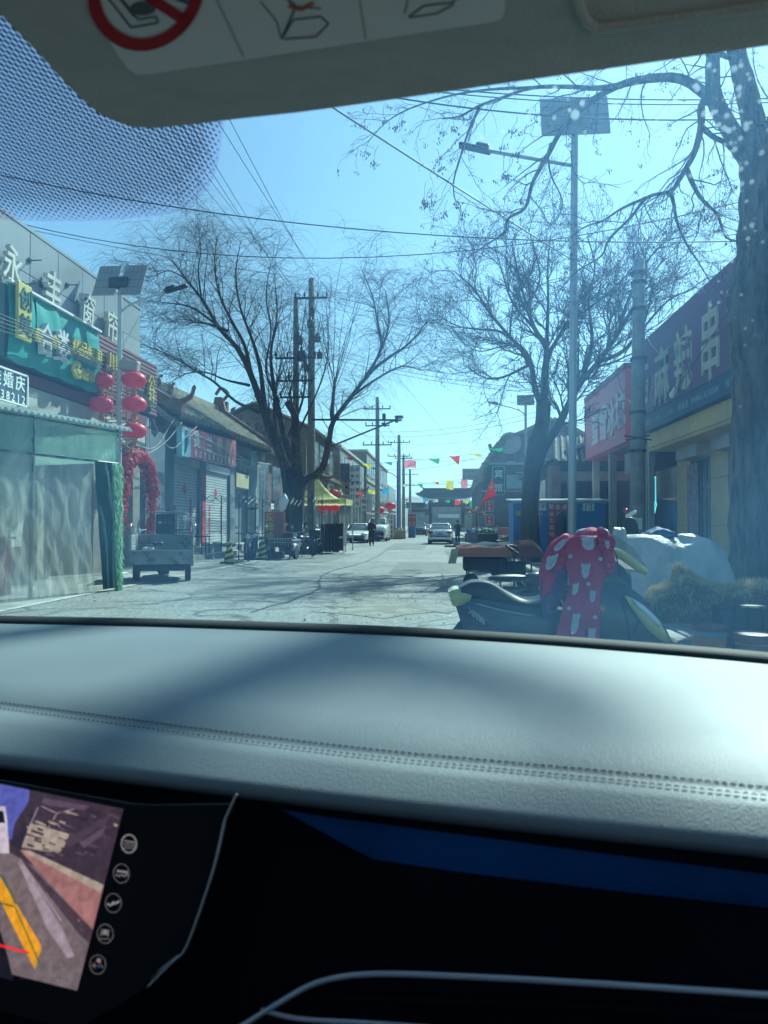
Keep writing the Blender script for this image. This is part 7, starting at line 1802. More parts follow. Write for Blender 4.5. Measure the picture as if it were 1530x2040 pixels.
# the quilted wind apron hung over its handlebar
quilt = mat('pink_red_quilt', (.44, .025, .085), rough=.75, var=.15, vs=5, bump=.5, bs=14)
lining = mat('dark_purple_lining', (.07, .04, .11), rough=.7, var=.3, vs=9, bump=.5, bs=20, col2=(.14, .10, .2), c2scale=18)
bearm = mat('pale_bear_print', (.42, .40, .44), rough=.75, var=.1)
qt = thing('quilt_apron', 'pink red quilted scooter apron printed with pale bear heads, draped over the handlebar', 'quilt', P(1150, 1300, SY - .3))
def qsurf(lft, rgt, Yt, Yb, seed, amp=.02, nu=26, nv=30):
    L_c = catmull([(x, y, 0) for x, y in lft], 6); R_c = catmull([(x, y, 0) for x, y in rgt], 6)
    def cur(C, t): k = t*(len(C)-1); i = min(int(k), len(C)-2); return C[i] + (C[i+1]-C[i])*(k-i)
    def f(u, v):
        a, b = cur(L_c, v), cur(R_c, v); x, y = lerp(a.x, b.x, u), lerp(a.y, b.y, u) - 5*sin(pi*u)*(1-v)
        return at(x, y, lerp(Yt, Yb, v**.5) - .05*sin(pi*u) - .012*abs(sin(pi*v*7))*1)
    mb = MB(); cloth(mb, f, nu, nv, amp, seed, (1.4, 2)); return mb, f
m1, f1 = qsurf([(1128,1078),(1122,1110),(1135,1165),(1122,1215),(1100,1300)], [(1205,1068),(1216,1110),(1198,1160),(1194,1215),(1189,1300)], SY - .26, SY - .36, 3)
m1.build('front_drape', quilt, qt, smooth=True, world=True, solid=.03)
m2, f2 = qsurf([(1122,1072),(1090,1096),(1078,1130),(1074,1160),(1080,1195)], [(1150,1070),(1140,1090),(1135,1112),(1132,1128),(1118,1140)], SY - .22, SY - .30, 5)
m2.build('left_mitten', quilt, qt, smooth=True, world=True, solid=.03)
m4, f4 = qsurf([(1084,1140),(1078,1165),(1077,1195),(1082,1218),(1088,1228)], [(1128,1136),(1130,1160),(1122,1190),(1108,1214),(1092,1229)], SY - .30, SY - .31, 6)
m4.build('lining', lining, qt, smooth=True, world=True, solid=.02)
m3, f3 = qsurf([(1186,1062),(1196,1080),(1200,1100),(1200,1125),(1204,1140)], [(1206,1060),(1222,1082),(1222,1098),(1222,1125),(1220,1142)], SY - .3, SY - .34, 8)
m3.build('right_mitten', quilt, qt, smooth=True, world=True, solid=.03)
m5, f5 = qsurf([(1150,1062),(1148,1068),(1146,1074),(1148,1080),(1150,1086)], [(1192,1058),(1198,1062),(1202,1068),(1200,1074),(1198,1082)], SY - .1, SY - .2, 9, .012, 10, 8)
m5.build('top_fold', quilt, qt, smooth=True, world=True, solid=.03)
def bear(f, u, v, s_, parent):
    def q(dx, dy): 
        uu, vv = min(.99, max(.01, u + dx*s_)), min(.99, max(.01, v + dy*s_*.62)); p = Vector(f(uu, vv)); return p + (EYE - p).normalized()*.052
    mb = MB()
    for cx, cy_, r in ((0, 0, 1), (.75, -.75, .33), (-.75, -.75, .33)):
        o = len(mb.v); mb.add([q(cx + r*cos(k*pi/6), cy_ + r*sin(k*pi/6)) for k in range(12)], [tuple(range(12))])
    for cx, cy_, r in ((-.3, -.05, .1), (.3, -.05, .1), (0, .25, .13)):
        mb.add([q(cx + r*cos(k*pi/4), cy_ + r*sin(k*pi/4)) + (EYE - q(0, 0)).normalized()*.003 for k in range(8)], [tuple(range(8))], 1)
    mb.build('bear_print', [bearm, quilt], parent, world=True)
for u, v, s_ in ((.55, .1, .15), (.48, .40, .11), (.2, .56, .10), (.78, .64, .09), (.4, .84, .10), (.85, .92, .09)): bear(f1, u, v, s_, qt)
for u, v, s_ in ((.45, .2, .2), (.35, .5, .2)): bear(f2, u, v, s_, qt)
bear(f3, .5, .35, .18, qt)
for u, v in ((.15, .25), (.8, .28), (.15, .74), (.6, .52), (.9, .8)):
    mb = MB(); p = Vector(f1(u, v)); e = (EYE - p).normalized(); a_ = e.cross(UP).normalized(); p = p + e*.05; mb.add([p + a_*.016*cos(k*pi/4) + UP*.016*sin(k*pi/4) for k in range(8)], [tuple(range(8))]); mb.build('dot_print', bearm, qt, world=True)
two_wheeler('dark motorcycle crowded between the pink covered trolley and the near scooter', (wx(1048, 9.6), 9.6, .0), radians(-72), blackp, mirrors=False).scale = (.78, .78, .78)
# motorcycle under a silver tarpaulin
tarp = mat('silver_tarpaulin', (.44, .47, .48), rough=.42, var=.2, vs=3, bump=1.0, bs=9, col2=(.3, .31, .3), c2scale=3)
def heap(name, label, cat, outline, Yc, depth, m, seed, amp=.05, zmin=.1, back=True):
    """a draped heap: silhouette traced left to right, bulging towards us and away"""
    C = catmull([(x, y, 0) for x, y in outline], 5); pts = [at(p.x, p.y, Yc) for p in C]; n = len(pts) - 1
    def f(u, v):
        k = u*n; i = min(int(k), n-1); top = pts[i] + (pts[i+1]-pts[i])*(k-i); a = pi*v
        z = zmin + (top.z - zmin) * sin(a)**.42; y = Yc - depth*cos(a)*(1 - .15*sin(a)); return Vector((top.x, y, z))
    t = thing(name, label, cat, (pts[len(pts)//2].x, Yc, zmin)); mb = MB(); cloth(mb, f, 110, 54, amp, seed, (3.2, 2), crease=True); mb.build('cover', m, t, smooth=True, world=True, solid=.01)
    return t, f
hp, fh = heap('covered_motorcycle', 'motorcycle hidden under a big crumpled silver tarpaulin by the tree trunk', 'covered motorcycle', [(1212,1150),(1222,1092),(1240,1068),(1270,1058),(1305,1062),(1330,1064),(1350,1058),(1380,1060),(1410,1072),(1432,1090),(1448,1120),(1460,1160)], 9.4, .42, tarp, 4, .075, .25)
for dx in (-.65, .65): mb = MB(); c = Vector((hp.location.x + dx, 9.4, .34)); mb.lathe(c - Vector((0, .06, 0)), [(.14, 0), (.24, 0), (.25, .04), (.25, .08), (.14, .12)], 20, 0, (0, 1, 0)); mb.build('wheel', tyre, hp, smooth='auto', world=True)
bluecl = mat('blue_cover_cloth', (.035, .10, .22), rough=.7, var=.2)
heap('folded_cover', 'folded dark blue cloth resting on top of the silver tarpaulin', 'cloth', [(1282,1064),(1290,1056),(1310,1050),(1330,1051),(1342,1060)], 9.5, .16, bluecl, 9, .02, 1.15)
mb = MB(); c = P(1256, 1042, 9.9); bk = thing('parked_motorcycle', 'upright dark handlebar stem with red and white mirror cap beside the concrete pole', 'motorcycle', (c.x, 9.9, .09))
mb.lathe(Vector((c.x, 9.9, .1)), [(.1, 0), (.16, .4), (.13, .9), (.10, 1.22), (.06, 1.3), (0, 1.32)], 12, 0, sq=(1, .8)); mb.build('dark_cover', blackplastic, bk, smooth=True, world=True)
mb = MB(); mb.rbox(P(1257, 1024, 9.85), (.17, .05, .05), .02, R=Matrix.Rotation(-.5, 3, 'Y')); mb.build('mirror_cap', white, bk, world=True)
mb = MB(); mb.ball(P(1247, 1018, 9.85), .035, 8); mb.build('red_lens', taill, bk, world=True)
whiteb, _ = heap('covered_bundle', 'tied pale sack leaning between the scooter and the silver tarpaulin', 'sack', [(1212,1095),(1216,1066),(1222,1050),(1238,1048),(1244,1054),(1248,1070),(1252,1095)], 8.7, .14, tarp, 14, .025, .6)
heap('covered_bundle', 'small pale bundle strapped behind the scooter handlebar', 'bundle', [(1146,1072),(1152,1056),(1170,1052),(1200,1053),(1212,1058),(1216,1070)], 7.2, .16, tarp, 15, .015, 1.0)
# shaggy straw coloured rug
rug_m = mat('straw_fur', (.55, .47, .27), rough=.95, var=.35, vs=9); rugd = mat('dark_fur', (.16, .135, .08), rough=.95, var=.35, vs=9)
rg, fr_ = heap('shaggy_rug', 'shaggy straw coloured rug thrown over a bench beside the trunk', 'rug', [(1288,1200),(1298,1178),(1320,1168),(1340,1160),(1347,1128),(1362,1134),(1385,1152),(1410,1160),(1440,1170),(1480,1160),(1530,1158),(1600,1160),(1680,1170)], 7.2, .30, rugd, 21, .03, .38)
mb = MB(); rnd = random.Random(9)
for _ in range(15000):
    u, v = rnd.random(), rnd.uniform(0, .62); p = Vector(fr_(u, v)); q = Vector((rnd.gauss(0, .5), rnd.gauss(-.5, .4), rnd.gauss(.3 if v > .3 else -.4, .5))).normalized() * rnd.uniform(.03, .075); w = Vector((rnd.gauss(0, 1), rnd.gauss(0, 1), 0)).normalized() * .0035
    mb.add([p - w, p + w, p + q], [(0, 1, 2)], 0 if v > .22 or rnd.random() < .3 else 1)
o = mb.build('fur', [rug_m, rugd], rg, world=True); o['kind'] = 'stuff'
bn = thing('bench', 'dark wooden bench standing under the shaggy rug', 'bench', (at(1430, 1200, 7.2).x, 7.2, .09))
mb = MB(); mb.rbox((0, 0, .33), (2.0, .5, .06), .01); mb.build('seat', wood_d, bn)
for s_ in (-.9, .0, .9):
    for y in (-.2, .2): mb = MB(); mb.bb((s_ - .03, y - .03, 0), (s_ + .03, y + .03, .3)); mb.build('leg', wood_d, bn)
# paint buckets
def bucket(label, px, pyb, Y, r, h, cols, lidm, z0=.09):
    x = wx(px, Y); t = thing('bucket', label, 'bucket', (x, Y, z0)); n = len(cols)
    for i, c_ in enumerate(cols):
        mb = MB(); a, b = i/n, (i+1)/n; mb.lathe((0, 0, 0), [(r*(.88 + .12*a), h*a), (r*(.88 + .12*b), h*b - .002)], 28); mb.build('label_band', c_, t, smooth='auto')
    mb = MB(); mb.lathe((0, 0, 0), [(r*.86, .0), (r*.87, h*.98), (0, h*.98)], 28); mb.build('bucket_wall', lidm, t)
    mb = MB(); mb.lathe((0, 0, h), [(r*1.02, -.03), (r*1.05, -.02), (r*1.05, .018), (r*.98, .022), (r*.94, .008), (0, .008)], 28); mb.build('lid', lidm, t, smooth='auto')
    mb = MB(); mb.tube([(r*1.03*cos(a), r*1.03*sin(a), h*.8 - .12*abs(sin(a))*0 + .0) for a in [pi + pi*k/12 for k in range(13)]], .004, 5); mb.build('handle', steel, t, smooth=True)
    return t
tealb = mat('blue_label', (.03, .14, .36), rough=.4, var=.1); orangeb = mat('orange_label', (.42, .2, .09), rough=.4, var=.1); darkred = mat('dark_red_lid', (.16, .035, .03), rough=.5, var=.1); pale_b = mat('pale_blue_label', (.16, .3, .42), rough=.4, var=.1)
bucket('blue and orange banded paint bucket with dark red lid on the tiled pavement', 1411, 1290, 6.5, .145, .32, [mat('dull_label', (.2, .2, .22), rough=.5, var=.1), tealb, orangeb, pale_b], darkred)
bucket('dull brownish bucket partly out of frame at the right edge', 1500, 1290, 6.15, .15, .30, [mat('brown_label', (.22, .12, .10), rough=.5, var=.15)]*2, mat('brown_lid', (.2, .09, .08), rough=.5, var=.1))
bx = thing('crate', 'dark slatted crate standing between the two buckets', 'crate', (wx(1482, 6.9), 6.9, .09))
for k in range(5): mb = MB(); mb.rbox((-.24 + k*.12, -.2, .24), (.1, .02, .46), .005); mb.build('slat', blackplastic, bx)
mb = MB(); mb.bb((-.3, -.18, .02), (.3, .2, .48)); mb.build('crate_body', blackplastic, bx)
# ================================================================ cloth covered trolleys
tc = thing('cloth_covered_trolley', 'vending trolley under a dusty pink cloth behind the scooter', 'trolley', (wx(985, 15.2), 15.2, 0))
pinkcl = mat('dusty_pink_cloth', (.44, .19, .15), rough=.85, var=.15, vs=3, bump=.3, bs=9); browncl = mat('brown_cloth', (.20, .075, .06), rough=.85, var=.2, vs=3, bump=.3, bs=9); beigecl = mat('pale_dust_cloth', (.50, .50, .42), rough=.85, var=.15, vs=3, bump=.3, bs=9)
x0, x1_ = wx(908, 15.2), wx(1068, 15.2)
def tabf(xa, xb, ztop, dr, ya, yb):
    def f(u, v):
        x = lerp(xa, xb, u); t = v*3
        if t < 1: return Vector((x, ya - .03, ztop - dr*(1-t)))
        if t < 2: return Vector((x, lerp(ya, yb, t-1), ztop + .03*sin(pi*(t-1))))
        return Vector((x, yb + .03, ztop - dr*(t-2)))
    return f
mb = MB(); cloth(mb, tabf(x0, x1_ - .25, .86, .2, 14.75, 15.5), 30, 24, .035, 3, (3, 1)); mb.build('pink_cover', pinkcl, tc, smooth=True, world=True)
mb = MB(); cloth(mb, tabf(x0 + .1, x1_ - .5, .90, .04, 15.4, 16.3), 26, 18, .03, 4, (3, 1)); mb.build('pale_cover', beigecl, tc, smooth=True, world=True)
def domef(u, v): a = pi*v; x = lerp(x1_ - .55, x1_ + .12, u); return Vector((x, 15.1 - .45*cos(a), .66 + .36*sin(pi*min(1, u*.9 + .1))**.5*sin(a)**.5))
mb = MB(); cloth(mb, domef, 18, 18, .03, 6, (2, 2)); mb.build('brown_cover', browncl, tc, smooth=True, world=True)
mb = MB()
for x in (x0 + .25, x0 + .9, x1_ - .5, x1_ - .15):
    for y in (14.8, 15.9): mb.tube([(x, y, .05), (x, y, .68)], .018, 5)
for z in (.35, .66): mb.tube([(x0 + .25, 14.8, z), (x1_ - .15, 14.8, z)], .015, 5)
mb.build('frame', darkmetal, tc, world=True)
for x in (x0 + .3, x1_ - .3): mb = MB(); mb.lathe((x, 14.78, .16), [(.1, 0), (.155, 0), (.16, .03), (.155, .06), (.1, .06)], 18, 0, (0, 1, 0)); mb.lathe((x, 14.79, .16), [(0, 0), (.1, .01), (0, .04)], 12, 0, (0, 1, 0)); mb.build('wheel', tyre, tc, world=True)
mb = MB(); mb.rbox((x0 + .6, 15.2, .5), (.9, .6, .28), .03); mb.rbox((x1_ - .6, 15.2, .4), (.7, .5, .3), .03); mb.build('hung_gear', blackplastic, tc, world=True)
mb = MB(); cloth(mb, lambda u, v: Vector((x0 - .1 + .16*u - .07*(1-v), 14.72, .52 + .3*v)), 6, 8, .03, 8); mb.build('torn_corner', beigecl, tc, smooth=True, world=True)
# ================================================================ people
coatm = mat('black_coat', (.018, .02, .026), rough=.85, var=.2, vs=6); skinm = mat('skin', (.42, .26, .19), rough=.6, var=.08); hairm = mat('black_hair', (.015, .013, .012), rough=.7, var=.2)
trous = mat('dark_trousers', (.02, .022, .03), rough=.85, var=.15)
def skin_mesh(name, verts, edges, rads, m, parent, sub=2, root=0):
    me = bpy.data.meshes.new(name); me.from_pydata(verts, edges, []); me.materials.append(m)
    o = bpy.data.objects.new(name, me); COL.objects.link(o)
    sk = o.modifiers.new('skin', 'SKIN'); sk.use_smooth_shade = True
    for i, r in enumerate(rads): me.skin_vertices[0].data[i].radius = (r, r) if not isinstance(r, tuple) else r
    for d in me.skin_vertices[0].data: d.use_root = False
    me.skin_vertices[0].data[root].use_root = True
    ss = o.modifiers.new('sub', 'SUBSURF'); ss.levels = ss.render_levels = sub
    if parent: o.parent = parent
    return o
def person(label, loc, rz, H=1.7, coat=coatm, walk=.18, bag=None):
    """front towards -y"""
    t = thing('person', label, 'person', loc, rz); k = H/1.7
    V = [(0,0,.94),(0,0,1.12),(0,.01,1.32),(0,0,1.44),(0,-.01,1.53),(0,-.015,1.62),      # pelvis .. head
         (-.09,0,.90),(-.10,-walk*.5,.50),(-.10,-walk,.09),(-.10,-walk-.12,.04),
         (.09,0,.90),(.10,walk*.1,.50),(.10,walk,.12),(.10,walk-.11,.05),
         (-.17,.01,1.40),(-.23,.05,1.13),(-.17,-.10,.99),(-.10,-.16,1.03),
         (.17,.01,1.40),(.23,.03,1.13),(.20,-.12,.98),(.13,-.19,1.05)]
    E = [(0,1),(1,2),(2,3),(3,4),(4,5),(0,6),(6,7),(7,8),(8,9),(0,10),(10,11),(11,12),(12,13),(2,14),(14,15),(15,16),(16,17),(2,18),(18,19),(19,20),(20,21)]
    R = [(.15,.11),(.14,.10),(.17,.11),.065,.062,.095,.088,.062,.045,.04,.088,.062,.045,.04,.06,.048,.036,.03,.06,.048,.036,.03]
    body = skin_mesh('body', [tuple(c*k for c in v) for v in V], E, [tuple(c*k for c in r) if isinstance(r, tuple) else r*k for r in R], skinm, t)
    mb = MB()
    def ring_(z, rx, ry, dy=0): return (z, rx, ry, dy)
    rows = []
    for z, rx, ry, dy in ((.52,.20,.17,0),(.70,.20,.165,0),(.92,.195,.15,0),(1.10,.185,.14,0),(1.28,.205,.145,.01),(1.40,.20,.12,.01),(1.455,.09,.08,0)):
        rows.append([Vector((rx*cos(a), dy + ry*sin(a), z))*k for a in [2*pi*q/18 for q in range(19)]])
    loft(mb, rows); mb.build('coat', coat, t, smooth=True, solid=.015)
    for s_, (i, j, l, h_) in ((-1, (14, 15, 16, 17)), (1, (18, 19, 20, 21))):
        mb = MB(); mb.tube(catmull([Vector(V[q])*k for q in (i, j, l)]), [.075*k, .062*k, .052*k], 10); mb.build('sleeve', coat, t, smooth=True)
        hp_ = Vector(V[h_])*k; mb = MB(); mb.ball(hp_, .04*k, 8, 0, (.8, 1.1, .5))
        for f in range(4): mb.tube([hp_ + Vector((-.024 + f*.016, -.03, 0))*k, hp_ + Vector((-.024 + f*.016, -.065 - .008*(f in (1, 2)), -.012))*k, hp_ + Vector((-.024 + f*.016, -.07, -.035))*k], .008*k, 5)
        mb.tube([hp_ + Vector((-s_*.03, 0, .01))*k, hp_ + Vector((-s_*.05, -.04, .0))*k], .009*k, 5); mb.build('hand', skinm, t, smooth=True)
    for a in ((6, 7, 8), (10, 11, 12)):
        mb = MB(); mb.tube(catmull([Vector(V[q])*k for q in a]), [.10*k, .075*k, .06*k], 10); mb.build('trouser_leg', trous, t, smooth=True)
    for q in (9, 13):
        mb = MB(); p = Vector(V[q])*k; mb.ball(p + Vector((0, .04, .0)), .055*k, 10, 0, (.85, 2.1, .8)); mb.build('shoe', blackplastic, t, smooth=True)
    hd = Vector((0, -.015, 1.615))*k
    mb = MB(); mb.ball(hd + Vector((0, .012, .03))*k, .106*k, 14, 0, (.93, 1.0, 1.05)); mb.v = [v if not (v[1] < hd.y - .055*k and v[2] < hd.z + .05*k) else (v[0], hd.y - .03*k, v[2]) for v in mb.v]; mb.build('hair', hairm, t, smooth=True)
    mb = MB(); mb.ball(hd + Vector((0, -.095, -.01))*k, .018*k, 6, 0, (.7, 1, 1.3))
    for s_ in (-1, 1): mb.ball(hd + Vector((s_*.09, 0, 0))*k, .022*k, 6, 0, (.5, .8, 1.2))
    mb.build('nose_and_ears', skinm, t, smooth=True)['kind'] = 'stuff'
    mb = MB()
    for s_ in (-1, 1): mb.ball(hd + Vector((s_*.034, -.086, .018))*k, .011*k, 6, 0, (1.3, .5, .7))
    mb.ball(hd + Vector((0, -.09, -.048))*k, .012*k, 6, 0, (1.9, .4, .4)); mb.build('eyes_and_mouth', hairm, t)['kind'] = 'stuff'
    return t
person('person in a long black coat walking toward us beside the white sedan', (wx(742, 46), 45.5, 0), radians(6), 1.72)
person('person in dark clothes standing at the stalls just right of the silver sedan', (wx(912, 53), 54, 0), radians(150), 1.66, walk=.04)
person('person in a dark jacket behind the stall table under the yellow canopy', (wx(611, 35), 35.5, .1), radians(20), 1.65, walk=.02)

# ================================================================ traffic cones
stripe_y = mat('cone_yellow', (.55, .55, .06), rough=.6, var=.12, vs=8); stripe_k = mat('cone_black', (.02, .02, .022), rough=.6, var=.12)
def cone(label, px, Y):
    t = thing('traffic_cone', label, 'cone', (wx(px, Y), Y, .01)); mb = MB(); mb.rbox((0, 0, .03), (.52, .52, .06), .02); mb.build('base', stripe_k, t)
    n = 20
    for i in range(7):
        mb = MB(); z0, z1 = .06 + .72*i/7, .06 + .72*(i+1)/7; rr = lambda z: .19 - .14*(z-.06)/.72
        o = len(mb.v)
        for zz in (z0, z1):
            for k in range(n): a = 2*pi*k/n; dz = .05*cos(a - .5); z = min(.79, max(.06, zz + dz if 0 < i or zz > z0 else zz)); mb.v.append((rr(z)*cos(a), rr(z)*sin(a), z))
        for k in range(n): mb.f.append((o+k, o+(k+1) % n, o+n+(k+1) % n, o+n+k)); mb.m.append(0)
        mb.build('stripe', stripe_y if i % 2 == 0 else stripe_k, t, smooth=True)
cone('yellow and black striped cone at the road line, left of the motorcycles', 457, 23.8)
cone('striped cone half hidden between the motorcycle and the red sign', 524, 26.6)
# red upright board
rsb = thing('street_sign_board', 'red upright wedding shop board with yellow and dark characters', 'sign', (wx(546, 27.6), 27.6, 0))
q0, q1 = at(526, 1103, 27.6), at(567, 1019, 27.6)
boardred = mat('board_red', (.48, .09, .05), rough=.5, var=.12)
mb = MB(); a = q0.x; b = q1.x; mb.prism([(a, 27.6, .25), (a + .3, 27.6, .25), (a + .45, 27.6, .75), (b, 27.6, 1.0), (b, 27.6, q1.z), (a, 27.6, q1.z)][::-1], (0, .06, 0)); mb.build('panel', boardred, rsb, world=True)
mb = MB(); mb.rbox(((a+b)/2, 27.7, .14), (.7, .5, .25), .03); mb.build('foot', blackplastic, rsb, world=True)
for ch, dx, i, mm in [(c_, .2, i, stripe_y) for i, c_ in enumerate('爱雅婚衣')] + [(c_, .6, i, bluegrey) for i, c_ in enumerate('哈喽你')]:
    mb = MB(); put_glyph(mb, ch, (a + .02 + dx, 27.59, q1.z - .22 - .37*i), (1, 0, 0), UP, .31, ext=.006, off=.01); mb.build('character', mm, rsb, world=True)

# ================================================================ red flower arch at the shop door
ar = thing('flower_arch', 'red flower arch with red drapes standing at the shop door by the lamp', 'arch', (-9.1, 21.8, .1))
def archp(t):
    px = lerp(242, 303, t) if t < 0 else None
    a = pi*t; return Vector((-8.95, lerp(ypx(243, -8.95), ypx(303, -8.95), .5 - .5*cos(a)), 2.1 + 1.25*sin(a)**.8 * 1.0))
redfl = thincloth('red_flowers', (.55, .03, .035), .35); redcl = thincloth('red_drape', (.6, .03, .035), .4)
C = [archp(k/24) for k in range(25)]; lo0, lo1 = C[0] - Vector((0, 0, .9)), C[-1] - Vector((0, 0, .9))
mb = MB(); mb.tube([lo0] + C + [lo1], .09, 8); mb.build('hoop', redcl, ar, smooth=True, world=True)
mb = MB(); rnd = random.Random(12); path = [lo0] + C + [lo1]
for _ in range(2600):
    k = rnd.uniform(0, len(path)-1.001); i = int(k); p = lerp(path[i], path[i+1], k-i); d = Vector((rnd.gauss(0, 1), rnd.gauss(0, 1), rnd.gauss(0, 1))).normalized(); c = p + d*rnd.uniform(.1, .27)
    u = d.orthogonal().normalized()*.045; v = d.cross(u).normalized()*.045; mb.add([c-u-v, c+u-v*.6, c+u*.8+v, c-u*.7+v], [(0, 1, 2, 3)])
o = mb.build('flowers', redfl, ar, world=True); o['kind'] = 'stuff'
for q, s_ in ((lo0, .35), (lo1, .6)):
    mb = MB(); cloth(mb, lambda u, v: Vector((q.x - .05, q.y + (u-.5)*s_*(1.3 - .5*v), .15 + (q.z + .3 - .15)*v)), 12, 14, .06, 6, (3, .5)); mb.build('drape', redcl, ar, smooth=True, world=True)

# ================================================================ canopies
yt = thincloth('pale_yellow_canopy', (.66, .66, .34), .45, .6)
ct_ = thing('yellow_canopy', 'pale yellow peaked canopy tent standing behind the willow', 'canopy', (wx(625, 35), 36, 0))
YC = 34.5; a = at(558, 1000, YC); b = at(688, 1000, YC); pk_ = at(623, 957, YC + 1.5); D_ = 2.9; z0 = at(688, 993, YC).z
cx = (a.x + b.x)/2 + .0; cor = [(a.x, YC), (b.x, YC), (b.x, YC + D_), (a.x, YC + D_)]
mb = MB()
for i in range(4):
    p, q = cor[i], cor[(i+1) % 4]
    mb.grid(lambda u, v: lerp(lerp(Vector((p[0], p[1], z0)), Vector((q[0], q[1], z0)), u), Vector((cx, YC + D_/2, pk_.z + .1)), v) - Vector((0, 0, .62*sin(pi*v)**.8*(.6 + .4*cos(pi*2*(u-.5))*0) + .05*sin(pi*u)*(1-v))), 8, 10)
mb.build('roof_cloth', yt, ct_, smooth='auto', world=True)
mb = MB()
for i in range(4):
    p, q = cor[i], cor[(i+1) % 4]; n = 14
    top = [lerp(Vector((p[0], p[1], z0)), Vector((q[0], q[1], z0)), k/n) for k in range(n+1)]; loft(mb, [top, [t_ - Vector((0, 0, .24 + .03*(k % 2))) for k, t_ in enumerate(top)]])
mb.build('valance', yt, ct_, world=True)
mb = MB(); write(mb, '欢迎光临鲜果批发', (cx + .2, YC - .012, z0 - .13), (b.x - .3, YC - .012, z0 - .13), UP, .13, ext=.004); mb.build('valance_lettering', ink, ct_, world=True)
for p in cor: mb = MB(); mb.cyl((p[0], p[1], 0), (p[0], p[1], z0), .03, 8); mb.build('post', steel, ct_, world=True)
# bare folding frames
def tframe(label, px0, px1, Y, z, D_=2.4, h=.26):
    x0, x1_ = wx(px0, Y), wx(px1, Y); t = thing('canopy_frame', label, 'canopy frame', ((x0+x1_)/2, Y, 0)); mb = MB()
    for y in (Y, Y + D_):
        n = 4
        for i in range(n):
            a, b = lerp(x0, x1_, i/n), lerp(x0, x1_, (i+1)/n); mb.tube([(a, y, z), (b, y, z - h)], .009, 4); mb.tube([(a, y, z - h), (b, y, z)], .009, 4)
    for x in (x0, x1_):
        for i in range(3): a, b = Y + D_*i/3, Y + D_*(i+1)/3; mb.tube([(x, a, z), (x, b, z - h)], .009, 4); mb.tube([(x, a, z - h), (x, b, z)], .009, 4)
    mb.build('scissor_truss', darkmetal, t, world=True)
    for x in (x0, x1_):
        for y in (Y, Y + D_): mb = MB(); mb.cyl((x, y, 0), (x, y, z + .05), .022, 6); mb.build('post', darkmetal, t, world=True)
tframe('bare folding canopy frame in front of the roller shutters', 402, 476, 26.3, 2.45)
tframe('bare folding canopy frame above the motorcycles under the willow', 492, 577, 27.0, 2.35)
tframe('bare folding canopy frame before the yellow canopy', 578, 622, 28.6, 2.5)
mb = MB(); c = at(566, 996, 27.0); mb.tube([c + Vector((0, 0, .25)), c, c - Vector((.1, 0, .35)), c - Vector((.08, 0, .45))], [.05, .2, .15, .04], 8); o = mb.build('plastic_bag', white, smooth=True, loc=c); tag(o, 'white plastic bag tied to the bare canopy frame', 'plastic bag')
mb = MB(); p, q = at(508, 1014, 34), at(540, 1003, 34); mb.bb((p.x, 34, p.z), (q.x, 34.6, q.z)); o = mb.build('awning', white, loc=p); tag(o, 'white awning slab behind the red upright board', 'awning')
mb = MB(); mb.bb((-9.0, 37.6, 0), (-8.7, 37.9, 4.6)); mb.v = []; mb.f = []; mb.m = []
x = wx(502, 31); pc_ = thing('utility_pole', 'short pale weathered pole standing before the dark shop doors', 'utility pole', (x, 31, 0)); mb = MB(); mb.tube([(0, 0, 0), (0, 0, 2.2), (.08, 0, 4.6)], [.2, .19, .17], 12); mb.build('pole', mat('pale_green_pole', (.30, .36, .30), rough=.8, var=.25, vs=3), pc_, smooth=True); mb = MB(); mb.lathe((.02, 0, 2.0), [(.21, 0), (.21, .1)], 12); mb.build('band', darkmetal, pc_)
# dark stall under the tent
darkcl = mat('black_stall_cloth', (.02, .024, .028), rough=.8, var=.3, vs=3)
st = thing('market_stall', 'market stall draped in black cloth below the yellow canopy', 'stall', (wx(655, 33), 33, 0))
xa, xb = wx(640, 32.5), wx(676, 32.5)
for i in range(5):
    x0, x1_ = lerp(xa, xb, i/5), lerp(xa, xb, (i+.96)/5); mb = MB(); cloth(mb, lambda u, v: Vector((lerp(x0, x1_, u), 32.4 - .04*sin(pi*u), .08 + 1.25*v)), 6, 10, .03, i, (1.5, .6)); mb.build('cloth_panel', darkcl, st, smooth=True, world=True)
mb = MB(); mb.bb((xa, 32.45, .7), (xb, 34, .78)); mb.bb((xa, 33.9, .1), (xb, 34, 1.4)); mb.build('table', wood_d, st, world=True)
mb = MB(); mb.tube([(xa, 32.4, 1.35), (xb, 32.4, 1.3)], .015, 4); mb.build('rail', darkmetal, st, world=True)
gstall = thing('market_stall', 'dim stall table heaped with goods beside the black draped stall', 'stall', (wx(622, 33.5), 33.5, 0))
xa, xb = wx(598, 33.5), wx(640, 33.5); mb = MB(); mb.bb((xa, 33, .72), (xb, 34.4, .8)); mb.build('table_top', wood_d, gstall, world=True)
for x in (xa + .05, xb - .05): mb = MB(); mb.bb((x-.03, 33.05, 0), (x+.03, 33.1, .72)); mb.build('leg', wood_d, gstall, world=True)
def goods(label, x, y, z, cols, n, s_, seed, name='goods', cat='goods', spread=.5):
    r = random.Random(seed); mb = MB()
    for i in range(n): 
        c = Vector((x + r.uniform(-spread, spread), y + r.uniform(-.3, .3), z + s_*.45 + r.uniform(0, s_*.8)*(i > n*.5)))
        if i % 3: mb.ball(c, s_*.5, 7, i % len(cols), (1, 1, .8), .1)
        else: mb.rbox(c, (s_*1.3, s_, s_*.7), s_*.15, i % len(cols))
    o = mb.build(name, cols, smooth=False, loc=(x, y, z)); tag(o, label, cat, kind='stuff'); return o
